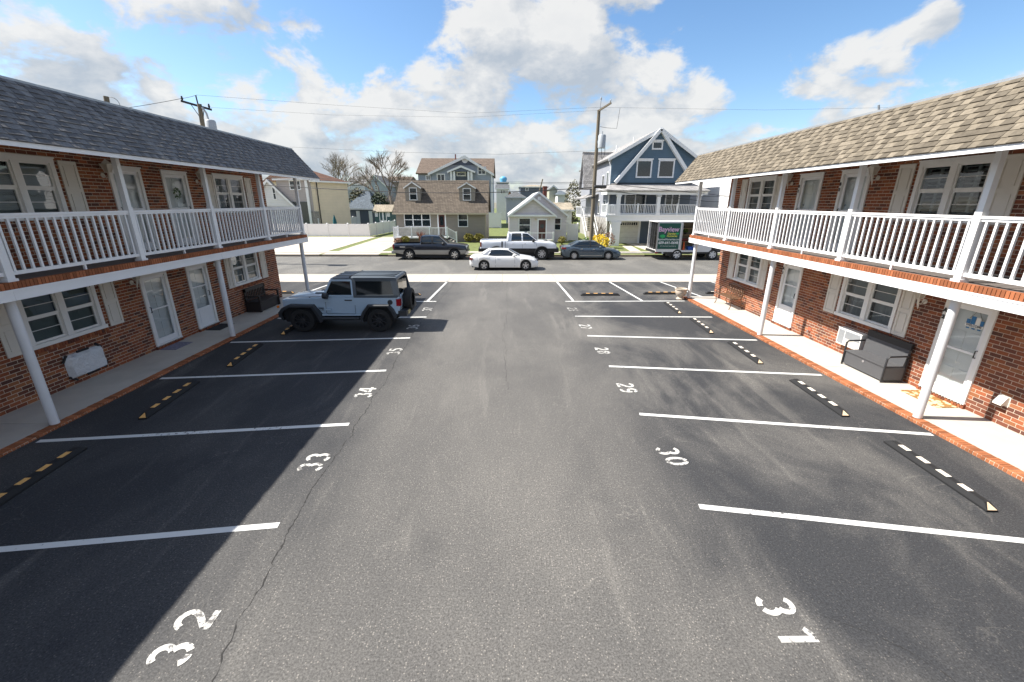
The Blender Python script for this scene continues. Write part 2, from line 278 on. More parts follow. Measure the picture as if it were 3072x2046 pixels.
# ------------------------------------------------------------------ mesh helpers
class MB:
    def __init__(s, tf=None): s.v = []; s.f = []; s.c = []; s.mi = []; s.tf = tf; s.cur = 0
    def pt(s, p):
        s.v.append(s.tf(p) if s.tf else tuple(p)); return len(s.v)-1
    def face(s, idx, col=None): s.f.append(tuple(idx)); s.c.append(col); s.mi.append(s.cur)
    def poly(s, pts, col=None): s.face([s.pt(p) for p in pts], col)
    def box(s, x0, x1, y0, y1, z0, z1, col=None):
        i = [s.pt(p) for p in ((x0,y0,z0),(x1,y0,z0),(x1,y1,z0),(x0,y1,z0),(x0,y0,z1),(x1,y0,z1),(x1,y1,z1),(x0,y1,z1))]
        for q in ((0,3,2,1),(4,5,6,7),(0,1,5,4),(1,2,6,5),(2,3,7,6),(3,0,4,7)): s.face([i[k] for k in q], col)
        return s
    def cbox(s, c, d, rot=None, col=None):           # centred box with optional rotation matrix
        i = []
        for sz in (-.5, .5):
            for sx, sy in ((-.5,-.5),(.5,-.5),(.5,.5),(-.5,.5)):
                v = Vector((sx*d[0], sy*d[1], sz*d[2]))
                if rot is not None: v = rot @ v
                i.append(s.pt(Vector(c)+v))
        for q in ((0,3,2,1),(4,5,6,7),(0,1,5,4),(1,2,6,5),(2,3,7,6),(3,0,4,7)): s.face([i[k] for k in q], col)
        return s
    def bar(s, a, b, wdt, h=None, up=(0,0,1)):        # rectangular bar from a to b
        a = Vector(a); b = Vector(b); d = (b-a); L = d.length; d.normalize(); u = Vector(up)
        if abs(d.dot(u)) > .99: u = Vector((1,0,0))
        sd = d.cross(u).normalized(); u2 = sd.cross(d)
        rot = Matrix((d, sd, u2)).transposed(); return s.cbox((a+b)/2, (L, wdt, h or wdt), rot)
    def tube(s, pts, rad, n=8, cap=True):
        pts = [Vector(p) for p in pts]; rs = rad if isinstance(rad, (list, tuple)) else [rad]*len(pts); rings = []
        ref = None
        for k, p in enumerate(pts):
            d = (pts[min(k+1, len(pts)-1)] - pts[max(k-1, 0)]).normalized()
            if ref is None:
                ref = Vector((0,0,1)) if abs(d.z) < .9 else Vector((1,0,0))
            u = d.cross(ref)
            if u.length < 1e-4: u = d.cross(Vector((0,1,0)))
            u.normalize(); vv = u.cross(d).normalized(); ref = vv
            rings.append([s.pt(p + (u*math.cos(2*math.pi*j/n) + vv*math.sin(2*math.pi*j/n))*rs[k]) for j in range(n)])
        for a, b in zip(rings, rings[1:]):
            for j in range(n): s.face((a[j], a[(j+1) % n], b[(j+1) % n], b[j]))
        if cap: s.face(rings[0][::-1]); s.face(rings[-1])
        return s
    def lathe(s, prof, c=(0,0,0), axis='z', n=24, cap=True):
        rings = []
        for r, h in prof:
            ring = []
            for j in range(n):
                a = 2*math.pi*j/n
                if axis == 'z': p = (c[0]+r*math.cos(a), c[1]+r*math.sin(a), c[2]+h)
                elif axis == 'y': p = (c[0]+r*math.cos(a), c[1]+h, c[2]+r*math.sin(a))
                else: p = (c[0]+h, c[1]+r*math.cos(a), c[2]+r*math.sin(a))
                ring.append(s.pt(p))
            rings.append(ring)
        for a, b in zip(rings, rings[1:]):
            for j in range(n): s.face((a[j], a[(j+1) % n], b[(j+1) % n], b[j]))
        if cap: s.face(rings[0][::-1]); s.face(rings[-1])
        return s
    def prism(s, poly, a, b, plane='xz', col=None):   # polygon in a plane extruded along the third axis
        def P(q, h):
            return (q[0], h, q[1]) if plane == 'xz' else (h, q[0], q[1]) if plane == 'yz' else (q[0], q[1], h)
        A = [s.pt(P(q, a)) for q in poly]; B = [s.pt(P(q, b)) for q in poly]; n = len(poly)
        s.face(A[::-1], col); s.face(B, col)
        for j in range(n): s.face((A[j], A[(j+1) % n], B[(j+1) % n], B[j]), col)
        return s
    def slab(s, p, th):                              # quad given by 4 points, thickened downwards
        p = [Vector(q) for q in p]; nn = (p[1]-p[0]).cross(p[2]-p[0]).normalized()
        if nn.z < 0: nn = -nn
        A = [s.pt(q) for q in p]; B = [s.pt(q - nn*th) for q in p]
        s.face(A); s.face(B[::-1]); n = len(p)
        for j in range(n): s.face((A[j], B[j], B[(j+1) % n], A[(j+1) % n]))
        return s
    def grid(s, rows, close=False):
        ids = [[s.pt(p) for p in r] for r in rows]
        for a, b in zip(ids, ids[1:]):
            for j in range(len(a)-1): s.face((a[j], a[j+1], b[j+1], b[j]))
        return ids
    def mesh(s, name, mats, smooth=None, recalc=True):
        me = bpy.data.meshes.new(name); me.from_pydata([tuple(q) for q in s.v], [], s.f)
        for mt in (mats if isinstance(mats, (list, tuple)) else [mats]): me.materials.append(mt)
        if any(s.mi): me.polygons.foreach_set('material_index', s.mi)
        if any(c is not None for c in s.c):
            ca = me.color_attributes.new('tint', 'FLOAT_COLOR', 'CORNER'); buf = []
            for p, c in zip(me.polygons, s.c):
                buf += list((*(c or (1, 1, 1)), 1.0))*p.loop_total
            ca.data.foreach_set('color', buf)
        if recalc:
            bm = bmesh.new(); bm.from_mesh(me); bmesh.ops.recalc_face_normals(bm, faces=bm.faces); bm.to_mesh(me); bm.free()
        if smooth is not None:
            me.polygons.foreach_set('use_smooth', [True]*len(me.polygons)); me.set_sharp_from_angle(angle=R(smooth))
        me.update(); return me
    def build(s, name, mats, parent=None, smooth=None, recalc=True):
        return obj(name, s.mesh(name, mats, smooth, recalc), parent)
def obj(name, me, parent=None):
    o = bpy.data.objects.new(name, me); COL.objects.link(o)
    if parent is not None:
        o.parent = parent
        o.matrix_parent_inverse = Matrix.Identity(4)
    return o
def tag(o, label=None, cat=None, group=None, kind=None):
    if label: o['label'] = label
    if cat: o['category'] = cat
    if group: o['group'] = group
    if kind: o['kind'] = kind
    return o
def empty(name, loc=(0,0,0), rz=0.0, label=None, cat=None, group=None):
    o = bpy.data.objects.new(name, None); COL.objects.link(o); o.location = loc; o.rotation_euler = (0,0,rz); o.empty_display_size = 0.2
    return tag(o, label, cat, group)
def rel(o):                      # helper: world->local offset for an unrotated Empty
    l = Vector(o.location); return lambda p: tuple(Vector(p) - l)
def text_mesh(name, body, size, mat, parent, M4, bold=0.0, sx=1.0, align='CENTER', depth=0.0):
    cu = bpy.data.curves.new(name, 'FONT'); cu.body = body; cu.size = size; cu.offset = bold; cu.align_x = align; cu.extrude = depth; cu.resolution_u = 3
    tmp = bpy.data.objects.new(name, cu); COL.objects.link(tmp)
    bpy.context.view_layer.update()
    me = bpy.data.meshes.new_from_object(tmp.evaluated_get(bpy.context.evaluated_depsgraph_get()))
    COL.objects.unlink(tmp); bpy.data.objects.remove(tmp)
    me.transform(Matrix.Diagonal((sx, 1, 1, 1))); me.transform(M4); me.materials.clear(); me.materials.append(mat); me.name = name
    return obj(name, me, parent)
# ================================================================== ground
def sheet(name, x0, x1, y0, y1, z, mat, kind='structure', n=1):
    m = MB(); m.poly([(x0,y0,z),(x1,y0,z),(x1,y1,z),(x0,y1,z)]); o = m.build(name, mat, recalc=False)
    if kind: tag(o, kind=kind)
    return o
sheet('terrain', -900, 900, -60, 2500, -0.40, MT['earth'])
lot = sheet('parking_lot', -30, 30, -8, 22.95, 0.0, MT['asphalt'])
sheet('street', -90, 90, 25.62, 35.02, -0.10, MT['road'])
sheet('lawn', -90, 90, 37.35, 300, 0.07, MT['lawn'])
verge = sheet('verge', -90, 90, 35.15, 36.05, 0.05, MT['lawn'])
# near pavement: base with single slabs, and kerb stones
pv = MB().box(-90, 90, 22.95, 25.46, -0.35, 0.0).build('pavement', MT['earth']); tag(pv, kind='structure')
sl = MB().box(-.742, .742, 22.955, 25.455, -0.30, 0.014).mesh('slab', MT['sidewalk'])
for k in range(-14, 14):
    o = obj('slab', sl, pv); o.location = (0.55 + k*1.5, 0, random.uniform(-.003, .003))
MT['kerb'] = M('kerb_concrete', (0.36, 0.285, 0.205), 0.9, var=0.3, scale=2.2, dirt=0.55)
kb = MB().box(-90, 90, 25.47, 25.60, -0.35, -0.02).build('kerb', MT['crack']); tag(kb, kind='structure')
ks = MB().box(-1.488, 1.488, 25.465, 25.615, -0.30, 0.006).mesh('kerb_stone', MT['kerb'])
for k in range(-9, 9):
    o = obj('kerb_stone', ks, kb); o.location = (0.2 + k*3.0, random.uniform(-.006, .006), 0)
# far side: kerb, pavement, drives
fk = MB().box(-90, 90, 35.04, 35.13, -0.35, -0.02).build('kerb', MT['crack']); tag(fk, kind='structure')
ks2 = MB().box(-1.49, 1.49, 35.02, 35.15, -0.30, 0.055).mesh('kerb_stone', MT['kerb'])
ks3 = MB().box(-1.49, 1.49, 35.02, 35.15, -0.30, -0.06).mesh('kerb_stone', MT['kerb'])
for k in range(-14, 12):
    x = 0.9 + k*3.0; low = x < -9.9 or 11.3 < x < 15
    o = obj('kerb_stone', ks3 if low else ks2, fk); o.location = (x, 0, 0)
fp = MB().box(-90, 90, 36.05, 37.35, -0.3, 0.06).build('pavement', MT['earth']); tag(fp, kind='structure')
sl2 = MB().box(-.742, .742, 36.055, 37.345, -0.25, 0.085).mesh('slab', MT['sidewalk'])
for k in range(-24, 20):
    o = obj('slab', sl2, fp); o.location = (0.3 + k*1.5, 0, random.uniform(-.002, .002))
def drive(name, pts, z=0.095):
    m = MB(); m.prism(pts, z-0.2, z, 'xy'); return tag(m.build(name, MT['drive']), kind='structure')
drive('driveway', [(-44,37.36),(-15.35,37.36),(-15.75,52.9),(-44,52.9)])
MT['drive'], keep_ = M('driveway_stained', (0.43, 0.38, 0.325), 0.9, var=0.22, scale=0.7, dirt=0.3), MT['drive']
drive('driveway', [(-14.45,37.36),(-10.7,37.36),(-11.0,45),(-11.6,53.0),(-14.9,53.0)])
MT['drive'] = keep_
MB().box(-44,-15.2,35.16,36.04,-.1,.058).build('driveway_apron', MT['drive']); MB().box(-15.0,-10.4,35.16,36.04,-.1,.062).build('driveway_apron', MT['drive'])
drive('driveway', [(12.6,37.36),(19.5,37.36),(19.5,45.2),(12.6,45.2)])
drive('garden_path', [(10.9,37.36),(11.8,37.36),(12.3,42.0),(11.4,42.0)], 0.10)
for o in bpy.data.objects:
    if o.name.startswith('driveway_apron'): tag(o, kind='structure')
tag(MB().lathe([(0.0,0),(0.33,0)], (15.6, 30.4, -0.094), n=24, cap=False).build('manhole_cover', MT['crack']), 'dark round manhole cover set in the street near the box truck', 'manhole')

# ------------------------------------------------------------------ painted lines and stall numbers (parts of the lot)
def line(a, b, wd=0.105, mat='paint', name='painted_line'):
    a = Vector((*a, 0)); b = Vector((*b, 0)); d = (b-a).normalized(); s = Vector((-d.y, d.x, 0))*wd/2; m = MB(); z = Vector((0,0,.004))
    n = max(2, int((b-a).length/0.5)); L = []; Rr = []
    for k in range(n+1):
        p = a.lerp(b, k/n); j = random.uniform(-.004, .004)
        L.append(p+s*(1+j*8)+z); Rr.append(p-s*(1-j*8)+z)
    m.grid([L, Rr]); return m.build(name, MT[mat], lot, recalc=False)
for a, b in [((2.77,4.99),(8.02,4.06)), ((2.75,7.78),(8.04,6.92)), ((2.74,10.45),(8.0,9.81)), ((2.66,13.15),(7.97,12.66)), ((2.65,15.65),(7.86,15.49)), ((2.62,18.19),(7.92,18.25)),
             ((-3.07,4.69),(-8.50,4.05)), ((-3.08,7.42),(-8.50,6.85)), ((-3.10,10.2),(-8.5,9.73)), ((-3.07,12.96),(-8.52,12.55)), ((-3.01,15.55),(-8.52,15.40)), ((-3.05,18.20),(-8.52,18.24)),
             ((2.98,18.30),(2.80,22.94)), ((6.05,18.31),(5.68,22.94)), ((9.12,18.95),(8.48,22.94)), ((12.0,19.0),(11.3,22.94)),
             ((-3.44,18.27),(-3.22,22.94)), ((-6.5,18.30),(-6.2,22.94)), ((-9.75,18.95),(-9.19,22.94))]:
    line(a, b)
sheet_l = MB(); sheet_l.poly([(-3.27,22.96,.0185),(-3.16,22.96,.0185),(-3.2,25.2,.0185),(-3.31,25.2,.0185)]); sheet_l.build('painted_line', MT['paint_worn'], pv, recalc=False)
def arc(cx, cy, rx, ry, a0, a1, n=10):
    return [(cx+rx*math.cos(R(a0+(a1-a0)*k/n)), cy+ry*math.sin(R(a0+(a1-a0)*k/n))) for k in range(n+1)]
DIG = {'0': [arc(0,0,.23,.42,98,262,12), arc(0,0,.23,.42,-82,82,12)],
 '1': [[(.06,-.5),(.06,.5)], [(-.22,.30),(-.03,.44)]],
 '2': [arc(0,.2,.23,.24,165,-20)+[(.14,-.02),(-.2,-.34)], [(-.28,-.44),(.27,-.44)]],
 '3': [arc(-.01,.22,.21,.22,150,-60), arc(-.01,-.2,.24,.25,62,-60), arc(-.01,-.2,.24,.25,-85,-150,5)],
 '4': [[(.13,-.5),(.13,.5)], [(.02,.46),(-.27,-.08)], [(-.34,-.22),(.03,-.22)], [(.23,-.22),(.34,-.22)]],
 '5': [[(.22,.43),(-.17,.43),(-.19,.08)], arc(0,-.16,.24,.27,115,-50), arc(0,-.16,.24,.27,-75,-150,5)],
 '6': [arc(.02,-.2,.21,.24,-80,170), [(-.19,-.05),(-.16,.18)]+arc(.08,.18,.24,.26,165,60,6), arc(.02,-.2,.21,.24,200,260,4)],
 '7': [[(-.26,.43),(.24,.43)], [(.21,.33),(.02,-.1),(-.07,-.48)]],
 '8': [arc(0,.22,.19,.2,100,260), arc(0,.22,.19,.2,-80,80), arc(0,-.22,.22,.23,100,260), arc(0,-.22,.22,.23,-80,80)],
 '9': [[(-x,-y) for x,y in q] for q in [arc(.02,-.2,.21,.24,-80,170), [(-.19,-.05),(-.16,.18)]+arc(.08,.18,.24,.26,165,60,6), arc(.02,-.2,.21,.24,200,260,4)]]}
def ribbon(m, pts, wd, fn):
    L, Q = [], []
    for k, p in enumerate(pts):
        a = Vector(pts[max(k-1,0)]); b = Vector(pts[min(k+1,len(pts)-1)]); d = (b-a).normalized(); s = Vector((-d.y,d.x))*wd/2
        L.append(fn(Vector(p)+s)); Q.append(fn(Vector(p)-s))
    m.grid([L, Q])
def number(txt, c1, c2, side, h=0.385):
    m = MB()
    for ch, (cx, cy) in zip(txt, (c1, c2)):
        for zi, st in enumerate(DIG[ch]):
            zz = .0042+.0005*zi
            if side > 0: fn = lambda q: (cx + q.y*h, cy - q.x*h, zz)
            else: fn = lambda q: (cx - q.y*h, cy + q.x*h, zz)
            ribbon(m, st, .17, fn)
    o = m.build('stall_number', MT['paint_worn'], lot, recalc=False); o['label'] = 'white stencilled number %s on the asphalt' % txt
for t_, a, b, s_ in [('32',(-3.23,2.97),(-3.24,3.33),-1), ('33',(-3.22,6.0),(-3.2,6.28),-1), ('34',(-3.22,8.72),(-3.22,9.02),-1), ('35',(-3.24,11.52),(-3.24,11.82),-1), ('36',(-3.23,14.05),(-3.23,14.36),-1), ('37',(-3.18,16.63),(-3.18,16.94),-1),
                     ('31',(2.92,3.42),(2.92,3.07),1), ('30',(2.84,6.42),(2.88,6.11),1), ('29',(2.85,9.22),(2.85,8.92),1), ('28',(2.85,11.85),(2.85,11.55),1), ('27',(2.79,14.37),(2.79,14.07),1), ('26',(2.72,16.9),(2.72,16.6),1)]:
    number(t_, a, b, s_)
# long crack beside the left stalls and a fainter one down the aisle
def crack(pts, wd, seed):
    rnd = random.Random(seed); L, Q = [], []; P_ = []
    for (a, b) in zip(pts, pts[1:]):
        a = Vector(a); b = Vector(b); n = max(2, int((b-a).length/0.045))
        for k in range(n): P_.append(a.lerp(b, k/n))
    off = 0; m = MB()
    for p in P_:
        off = off*0.93 + rnd.gauss(0, .011); wdt = wd*max(.12, 1+rnd.gauss(0, .7))
        L.append((p.x+off-wdt/2, p.y, .0022)); Q.append((p.x+off+wdt/2, p.y, .0022))
    m.grid([L, Q]); return m.build('crack', MT['crack'], lot, recalc=False)
crack([(-2.62,2.2),(-2.67,2.79),(-2.81,3.78),(-2.89,4.92),(-2.93,6.3),(-2.94,8.93),(-3.06,13.05),(-3.01,17.62),(-2.74,22.9)], .012, 3)
crack([(.05,9.0),(.02,11.2),(-.1,13.5),(.05,15.5),(0,19),(.1,22.9)], .006, 9)
crack([(4.2,2.3),(4.05,2.75),(3.7,3.1),(3.3,3.3)], .007, 5)

# ================================================================== the two apartment buildings
BR = [(0.2419, 0.0768, 0.0344), (0.2283, 0.0709, 0.0324), (0.2602, 0.09, 0.0399), (0.2054, 0.0642, 0.031), (0.178, 0.0584, 0.031), (0.1461, 0.0518, 0.031), (0.1186, 0.045, 0.0303), (0.0913, 0.0401, 0.0289), (0.2465, 0.0959, 0.0427), (0.1962, 0.0626, 0.0324), (0.2739, 0.1085, 0.0516), (0.1324, 0.05, 0.031)]
def lamp_part(p, S, y, z):
    """carriage lantern on a scrolled bracket"""
    X = S['X']; m = MB(S['tf'])
    m.lathe([(.055,0),(.06,.02),(.02,.03)], (0, y, z-.10), 'x', 10)
    m.tube([(.02,y,z-.10),(.10,y,z-.16),(.17,y,z-.12),(.17,y,z-.02)], .014, 6)
    m.tube([(.17,y,z-.02),(.165,y,z-.12),(.14,y,z-.20),(.13,y,z-.27)], [.03,.022,.016,.006], 6)
    q = [(.17-.045,.17+.045),(.17-.085,.17+.085)]
    a0, b0 = .045, .085
    # four corner posts, rim, roof
    for sx in (-1, 1):
        for sy in (-1, 1): m.bar((.17+sx*a0,y+sy*a0,z-.02),(.17+sx*b0,y+sy*b0,z+.15),.014)
    m.box(.17-.055,.17+.055,y-.055,y+.055,z-.035,z-.015); m.box(.17-.098,.17+.098,y-.098,y+.098,z+.15,z+.168)
    m.lathe([(.135,0),(.07,.06),(.03,.085),(.012,.12)], (.17,y,z+.168), 'z', 4)
    o = m.build('wall_lamp', MT['cream'], p)
    g = MB(S['tf']); r0 = [(.17+sx*a0*.9, y+sy*a0*.9, z-.015) for sx, sy in ((-1,-1),(1,-1),(1,1),(-1,1))]; r1 = [(.17+sx*b0*.9, y+sy*b0*.9, z+.15) for sx, sy in ((-1,-1),(1,-1),(1,1),(-1,1))]
    for k in range(4): g.poly([r0[k], r0[(k+1)%4], r1[(k+1)%4], r1[k]])
    g.build('lamp_glass', MT['lampglass'], o)
MT['lampglass'] = M('frosted_lamp_glass', (0.55, 0.50, 0.42), 0.3, var=0.05)
def window_part(p, S, y0, y1, z0, z1, blind='blind', sill=True, name='window'):
    tf = S['tf']; t_ = .095; m = MB(tf)
    m.box(-.05,.03,y0,y1,z1-t_,z1); m.box(-.05,.025,y0,y0+t_,z0,z1-t_-.001); m.box(-.05,.025,y1-t_,y1,z0,z1-t_-.001)
    m.box(-.05,.045,y0-.03,y1+.03,z0-.05,z0+.035)
    m.box(-.02,.04,y0-.02,y1+.02,z1+.002,z1+.03)
    ym = (y0+y1)/2; m.box(-.05,.022,ym-.07,ym+.07,z0+.036,z1-t_-.001)
    o = m.build(name, MT['whitepaint'], p)
    for (a, b) in ((y0+t_, ym-.07), (ym+.07, y1-t_)):
        zm = (z0+z1)/2 - .01; s = MB(tf)
        for (c, d, u) in ((z0+.036, zm, -.045), (zm, z1-t_, -.02)):
            s.box(u-.025,u+.01,a+.001,a+.04,c,d); s.box(u-.025,u+.01,b-.04,b-.001,c,d); s.box(u-.025,u+.011,a+.04,b-.04,c,c+.045); s.box(u-.025,u+.011,a+.04,b-.04,d-.04,d)
            s.box(u-.02,u+.004,a+.04,b-.04,(c+d)/2-.006,(c+d)/2+.006)
        s.build('sash', MT['whitepaint'], o)
        g = MB(tf); g.poly([(-.054,a+.04,z0+.08),(-.054,b-.04,z0+.08),(-.054,b-.04,zm-.04),(-.054,a+.04,zm-.04)]); g.build('pane', MT['glass'], o, recalc=False)
        g = MB(tf); g.poly([(-.029,a+.04,zm+.045),(-.029,b-.04,zm+.045),(-.029,b-.04,z1-t_-.04),(-.029,a+.04,z1-t_-.04)]); g.build('pane', MT['glass'], o, recalc=False)
        bl = MB(tf)
        if blind == 'shutter':
            for e in (a+.0, (a+b)/2-.03, b-.06): bl.box(-.16,-.13,e,e+.06,z0+.04,z1-t_)
            k = z0+.07
            while k < z1-t_-.05:
                bl.cbox((-.145,(a+b)/2,k), (.075,b-a,.012), Matrix.Rotation(R(28), 3, 'Y')); k += .085
        elif blind:
            zb = z0+.04 if blind != 'half' else zm-.02; k = zb+.02
            while k < z1-t_-.01:
                bl.cbox((-.12,(a+b)/2,k), (.045,b-a-.02,.004), Matrix.Rotation(R(62), 3, 'Y')); k += .036
        if bl.v: bl.build('blind', MT['blind'] if blind in ('shutter','half') else MT['blinddark'], o, recalc=False)
        if blind == 'curtain' or blind == 'half':
            cu = MB(tf); rows = []
            for zz in (z0+.04, z1-t_): rows.append([(-.19+.02*math.sin(k*1.7), a+(b-a)*k/24, zz) for k in range(25)])
            cu.grid(rows); cu.build('curtain', MT['curtain'], o, recalc=False)
    return o
MT['curtain'] = M('window_curtain', (0.30, 0.30, 0.30), 0.9, var=0.2, scale=8)
def shutter_part(p, S, y0, y1, z0, z1):
    m = MB(S['tf']); zm = (z0+z1)/2; w_ = .06
    m.box(.004,.03,y0,y0+w_,z0,z1); m.box(.004,.03,y1-w_,y1,z0,z1)
    for a, b in ((z0,z0+.07),(zm-.04,zm+.04),(z1-.07,z1)): m.box(.004,.0295,y0+w_,y1-w_,a,b)
    m.box(.004,.014,y0+w_,y1-w_,z0+.07,zm-.04); m.box(.004,.014,y0+w_,y1-w_,zm+.04,z1-.07)
    for a, b in ((z0+.11,zm-.08),(zm+.08,z1-.11)): m.box(.0135,.026,y0+w_+.035,y1-w_-.035,a,b)
    return m.build('shutter', MT['cream'], p)
def door_part(p, S, y0, y1, z0, z1, kind='full', hinge=1):
    """storm door: full glass with a middle rail, or glass over a panel; panelled inner door behind"""
    tf = S['tf']; m = MB(tf); t_ = .085
    m.box(-.12,.035,y0,y0+t_,z0,z1); m.box(-.12,.035,y1-t_,y1,z0,z1); m.box(-.12,.034,y0+t_,y1-t_,z1-t_,z1); m.box(-.02,.055,y0-.02,y1+.02,z1+.002,z1+.03)
    m.box(-.12,.05,y0-.01,y1+.01,z0-.03,z0+.02)
    o = m.build('door', MT['whitepaint'], p)
    a, b = y0+t_+.003, y1-t_-.003; s = MB(tf); f = .085; zt = z1-t_-.003; zb = z0+.025
    zp = zb + (.62 if kind == 'panel' else .16); zm = zb + (zt-zb)*.52
    s.box(-.05,-.01,a,a+f,zb,zt); s.box(-.05,-.01,b-f,b,zb,zt); s.box(-.05,-.011,a+f,b-f,zt-f,zt)
    if kind == 'panel':
        s.box(-.05,-.011,a+f,b-f,zb,zp); s.box(-.011,-.004,a+f+.04,b-f-.04,zb+.1,zp-.06); zm2 = zp+(zt-zp)*.52; s.box(-.045,-.012,a+f,b-f,zm2-.02,zm2+.02)
    else:
        s.box(-.05,-.011,a+f,b-f,zb,zp); s.box(-.045,-.012,a+f,b-f,zm-.022,zm+.022)
    s.build('storm_door', MT['white'], o)
    g = MB(tf); g.poly([(-.032,a+f,zp),(-.032,b-f,zp),(-.032,b-f,zt-f),(-.032,a+f,zt-f)]); g.build('pane', MT['doorglass'], o, recalc=False)
    i = MB(tf); i.box(-.16,-.125,a,b,zb,zt)
    if kind != 'blindglass':
        wv = (b-a); 
        for (u0, u1) in ((.12,.44),(.56,.88)):
            for (v0, v1) in ((.06,.30),(.36,.72),(.78,.94)): i.box(-.125,-.116,a+u0*wv,a+u1*wv,zb+v0*(zt-zb),zb+v1*(zt-zb))
    i.build('inner_door', MT['whitepaint'], o)
    h = MB(tf); hy = a+.05 if hinge > 0 else b-.05
    h.tube([(-.01,hy,zb+.95),(.03,hy,zb+.95),(.03,hy,zb+1.1),(-.01,hy,zb+1.1)], .011, 6); h.build('handle', MT['black'], o)
    k = MB(tf); ky = a+.12 if hinge > 0 else b-.12; k.lathe([(.03,0),(.035,.03),(.012,.035)], (-.124,ky,zb+.92), 'x', 10); k.lathe([(.03,0),(.03,.03)], (-.124,ky,zb+1.2), 'x', 10); k.build('knob', MT['steel'], o)
    return o

def apartment(S):
    s = S['s']; Xw = S['Xw']; zc = S['zc']
    tf = lambda p: (Xw + s*p[0], p[1], p[2])           # u = metres out from the wall, y, z
    S['tf'] = tf; S['X'] = Xw
    root = empty('apartment_building', (0,0,0), 0, S['label'], 'building', 'two storey brick apartment buildings facing each other')
    ops = S['open']
    # ---- wall core with real openings (mortar face 8 mm behind the bricks)
    Y0, Y1, Z0, Z1 = 2.6, 19.0, 0.0, 5.35
    ys = sorted({Y0, Y1, *[o[0] for o in ops], *[o[1] for o in ops]}); zs = sorted({Z0, Z1, *[o[2] for o in ops], *[o[3] for o in ops]})
    m = MB(tf)
    for a, b in zip(ys, ys[1:]):
        run = None
        for c, d in zip(zs, zs[1:]):
            hole = any(o[0] <= a and b <= o[1] and o[2] <= c and d <= o[3] for o in ops)
            if hole:
                if run: m.box(-.22,-.004,a,b,run[0],run[1]); run = None
            else: run = (run[0], d) if run else (c, d)
        if run: m.box(-.22,-.004,a,b,run[0],run[1])
    m.build('wall', MT['mortar'], root)
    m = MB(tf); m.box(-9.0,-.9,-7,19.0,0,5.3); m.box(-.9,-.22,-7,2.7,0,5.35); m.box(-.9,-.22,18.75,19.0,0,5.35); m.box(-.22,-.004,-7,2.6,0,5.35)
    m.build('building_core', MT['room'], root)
    # ---- bricks
    CH, BL, J = .0813, .194, .0115
    bricks = []; rnd = random.Random(S['seed'])
    n = int((5.34-zc)/CH)
    for k in range(n):
        z = zc + .006 + k*CH
        if 2.46 < z < 2.80: continue
        zm = z+.035; cuts = sorted((o[0]-.004, o[1]+.004) for o in ops if o[2]-.02 < zm < o[3]+.02)
        y = Y0 - (0 if k % 2 else (BL+J)/2)
        while y < 19.0:
            a, b = max(y, Y0), min(y+BL, 19.0); segs = [(a, b)]
            for c0, c1 in cuts:
                nx = []
                for (u, v) in segs:
                    if v <= c0 or u >= c1: nx.append((u, v)); continue
                    if u < c0: nx.append((u, c0))
                    if v > c1: nx.append((c1, v))
                segs = nx
            for (u, v) in segs:
                if v-u > .02: bricks.append(((u+v)/2, z, v-u))
            y += BL+J
    def bcol():
        c = BR[min(int(rnd.random()**1.15*12), 11)] if rnd.random() < .9 else BR[0]; f = rnd.uniform(.98, 1.30); return tuple(q*f for q in c)
    def key(b):
        p = (Xw, b[0], b[1]+.03)
        if not inframe(p, -30): return 1e9
        return (p[0]**2+p[1]**2+(p[2]-HC)**2)*(1.0 if b[1] < 2.5 or b[1] > 3.9 else 3.0)
    bricks.sort(key=key)
    var = []
    for k in range(14):
        c = bcol(); mb = MB(); mb.box(-.01,0.0,-BL/2,BL/2,0,.0695,c) if s > 0 else mb.box(0,.01,-BL/2,BL/2,0,.0695,c)
        var.append(mb.mesh('brick', MT['brick']))
    cnt = 0; m = MB(tf)
    for (y, z, ln) in bricks:
        j = rnd.uniform(-.0015,.0015)
        if cnt < 300 and abs(ln-BL) < .003:
            o = obj('brick', rnd.choice(var), root); o.location = (Xw+s*j, y, z); cnt += 1
        else:
            c = bcol(); u0, u1, y0, y1, z0, z1 = -.01, j, y-ln/2, y+ln/2, z, z+.0695
            i = [m.pt(q) for q in ((u0,y0,z0),(u0,y1,z0),(u0,y1,z1),(u0,y0,z1),(u1,y0,z0),(u1,y1,z0),(u1,y1,z1),(u1,y0,z1))]
            F = ((4,5,6,7),(0,1,5,4),(1,2,6,5),(2,3,7,6),(3,0,4,7))
            for q in F: m.face([i[t] for t in (q if s > 0 else q[::-1])], c)
    tag(m.build('brickwork', MT['brick'], root, recalc=False), kind='stuff')
    # upright sill bricks under the ground floor windows, door step bricks
    for (y0, y1, z0, z1, kd) in S['win']:
        if z1 < 2.6:
            sb = [MB(tf) for _ in range(1)][0]; k = y0-.05
            while k < y1+.05:
                sb.box(-.02,.018,k,k+.056,z0-.155,z0-.055,bcol()); k += .0665
            sb.build('window_sill_bricks', MT['brick'], root)
    for (y0, y1, z0, z1, kd, hg) in S['doors']:
        if z1 < 2.6:
            sb = MB(tf); k = y0-.02
            while k < y1+.0: sb.box(-.02,.05,k,k+.056,zc,zc+.095,bcol()); k += .0665
            sb.build('door_step', MT['brick'], root)
    # ---- openings
    for (y0, y1, z0, z1, kd) in S['win']: window_part(root, S, y0, y1, z0, z1, kd)
    for (y0, y1, z0, z1) in S['shut']: shutter_part(root, S, y0, y1, z0, z1)
    for (y0, y1, z0, z1, kd, hg) in S['doors']: door_part(root, S, y0, y1, z0, z1, kd, hg)
    for (y, z) in S['lamps']: lamp_part(root, S, y, z)
    # ---- balcony slab, white fascia, edging bricks
    Xf = S['Xf']; uf = s*(Xf-Xw); YE = S['Yslab']
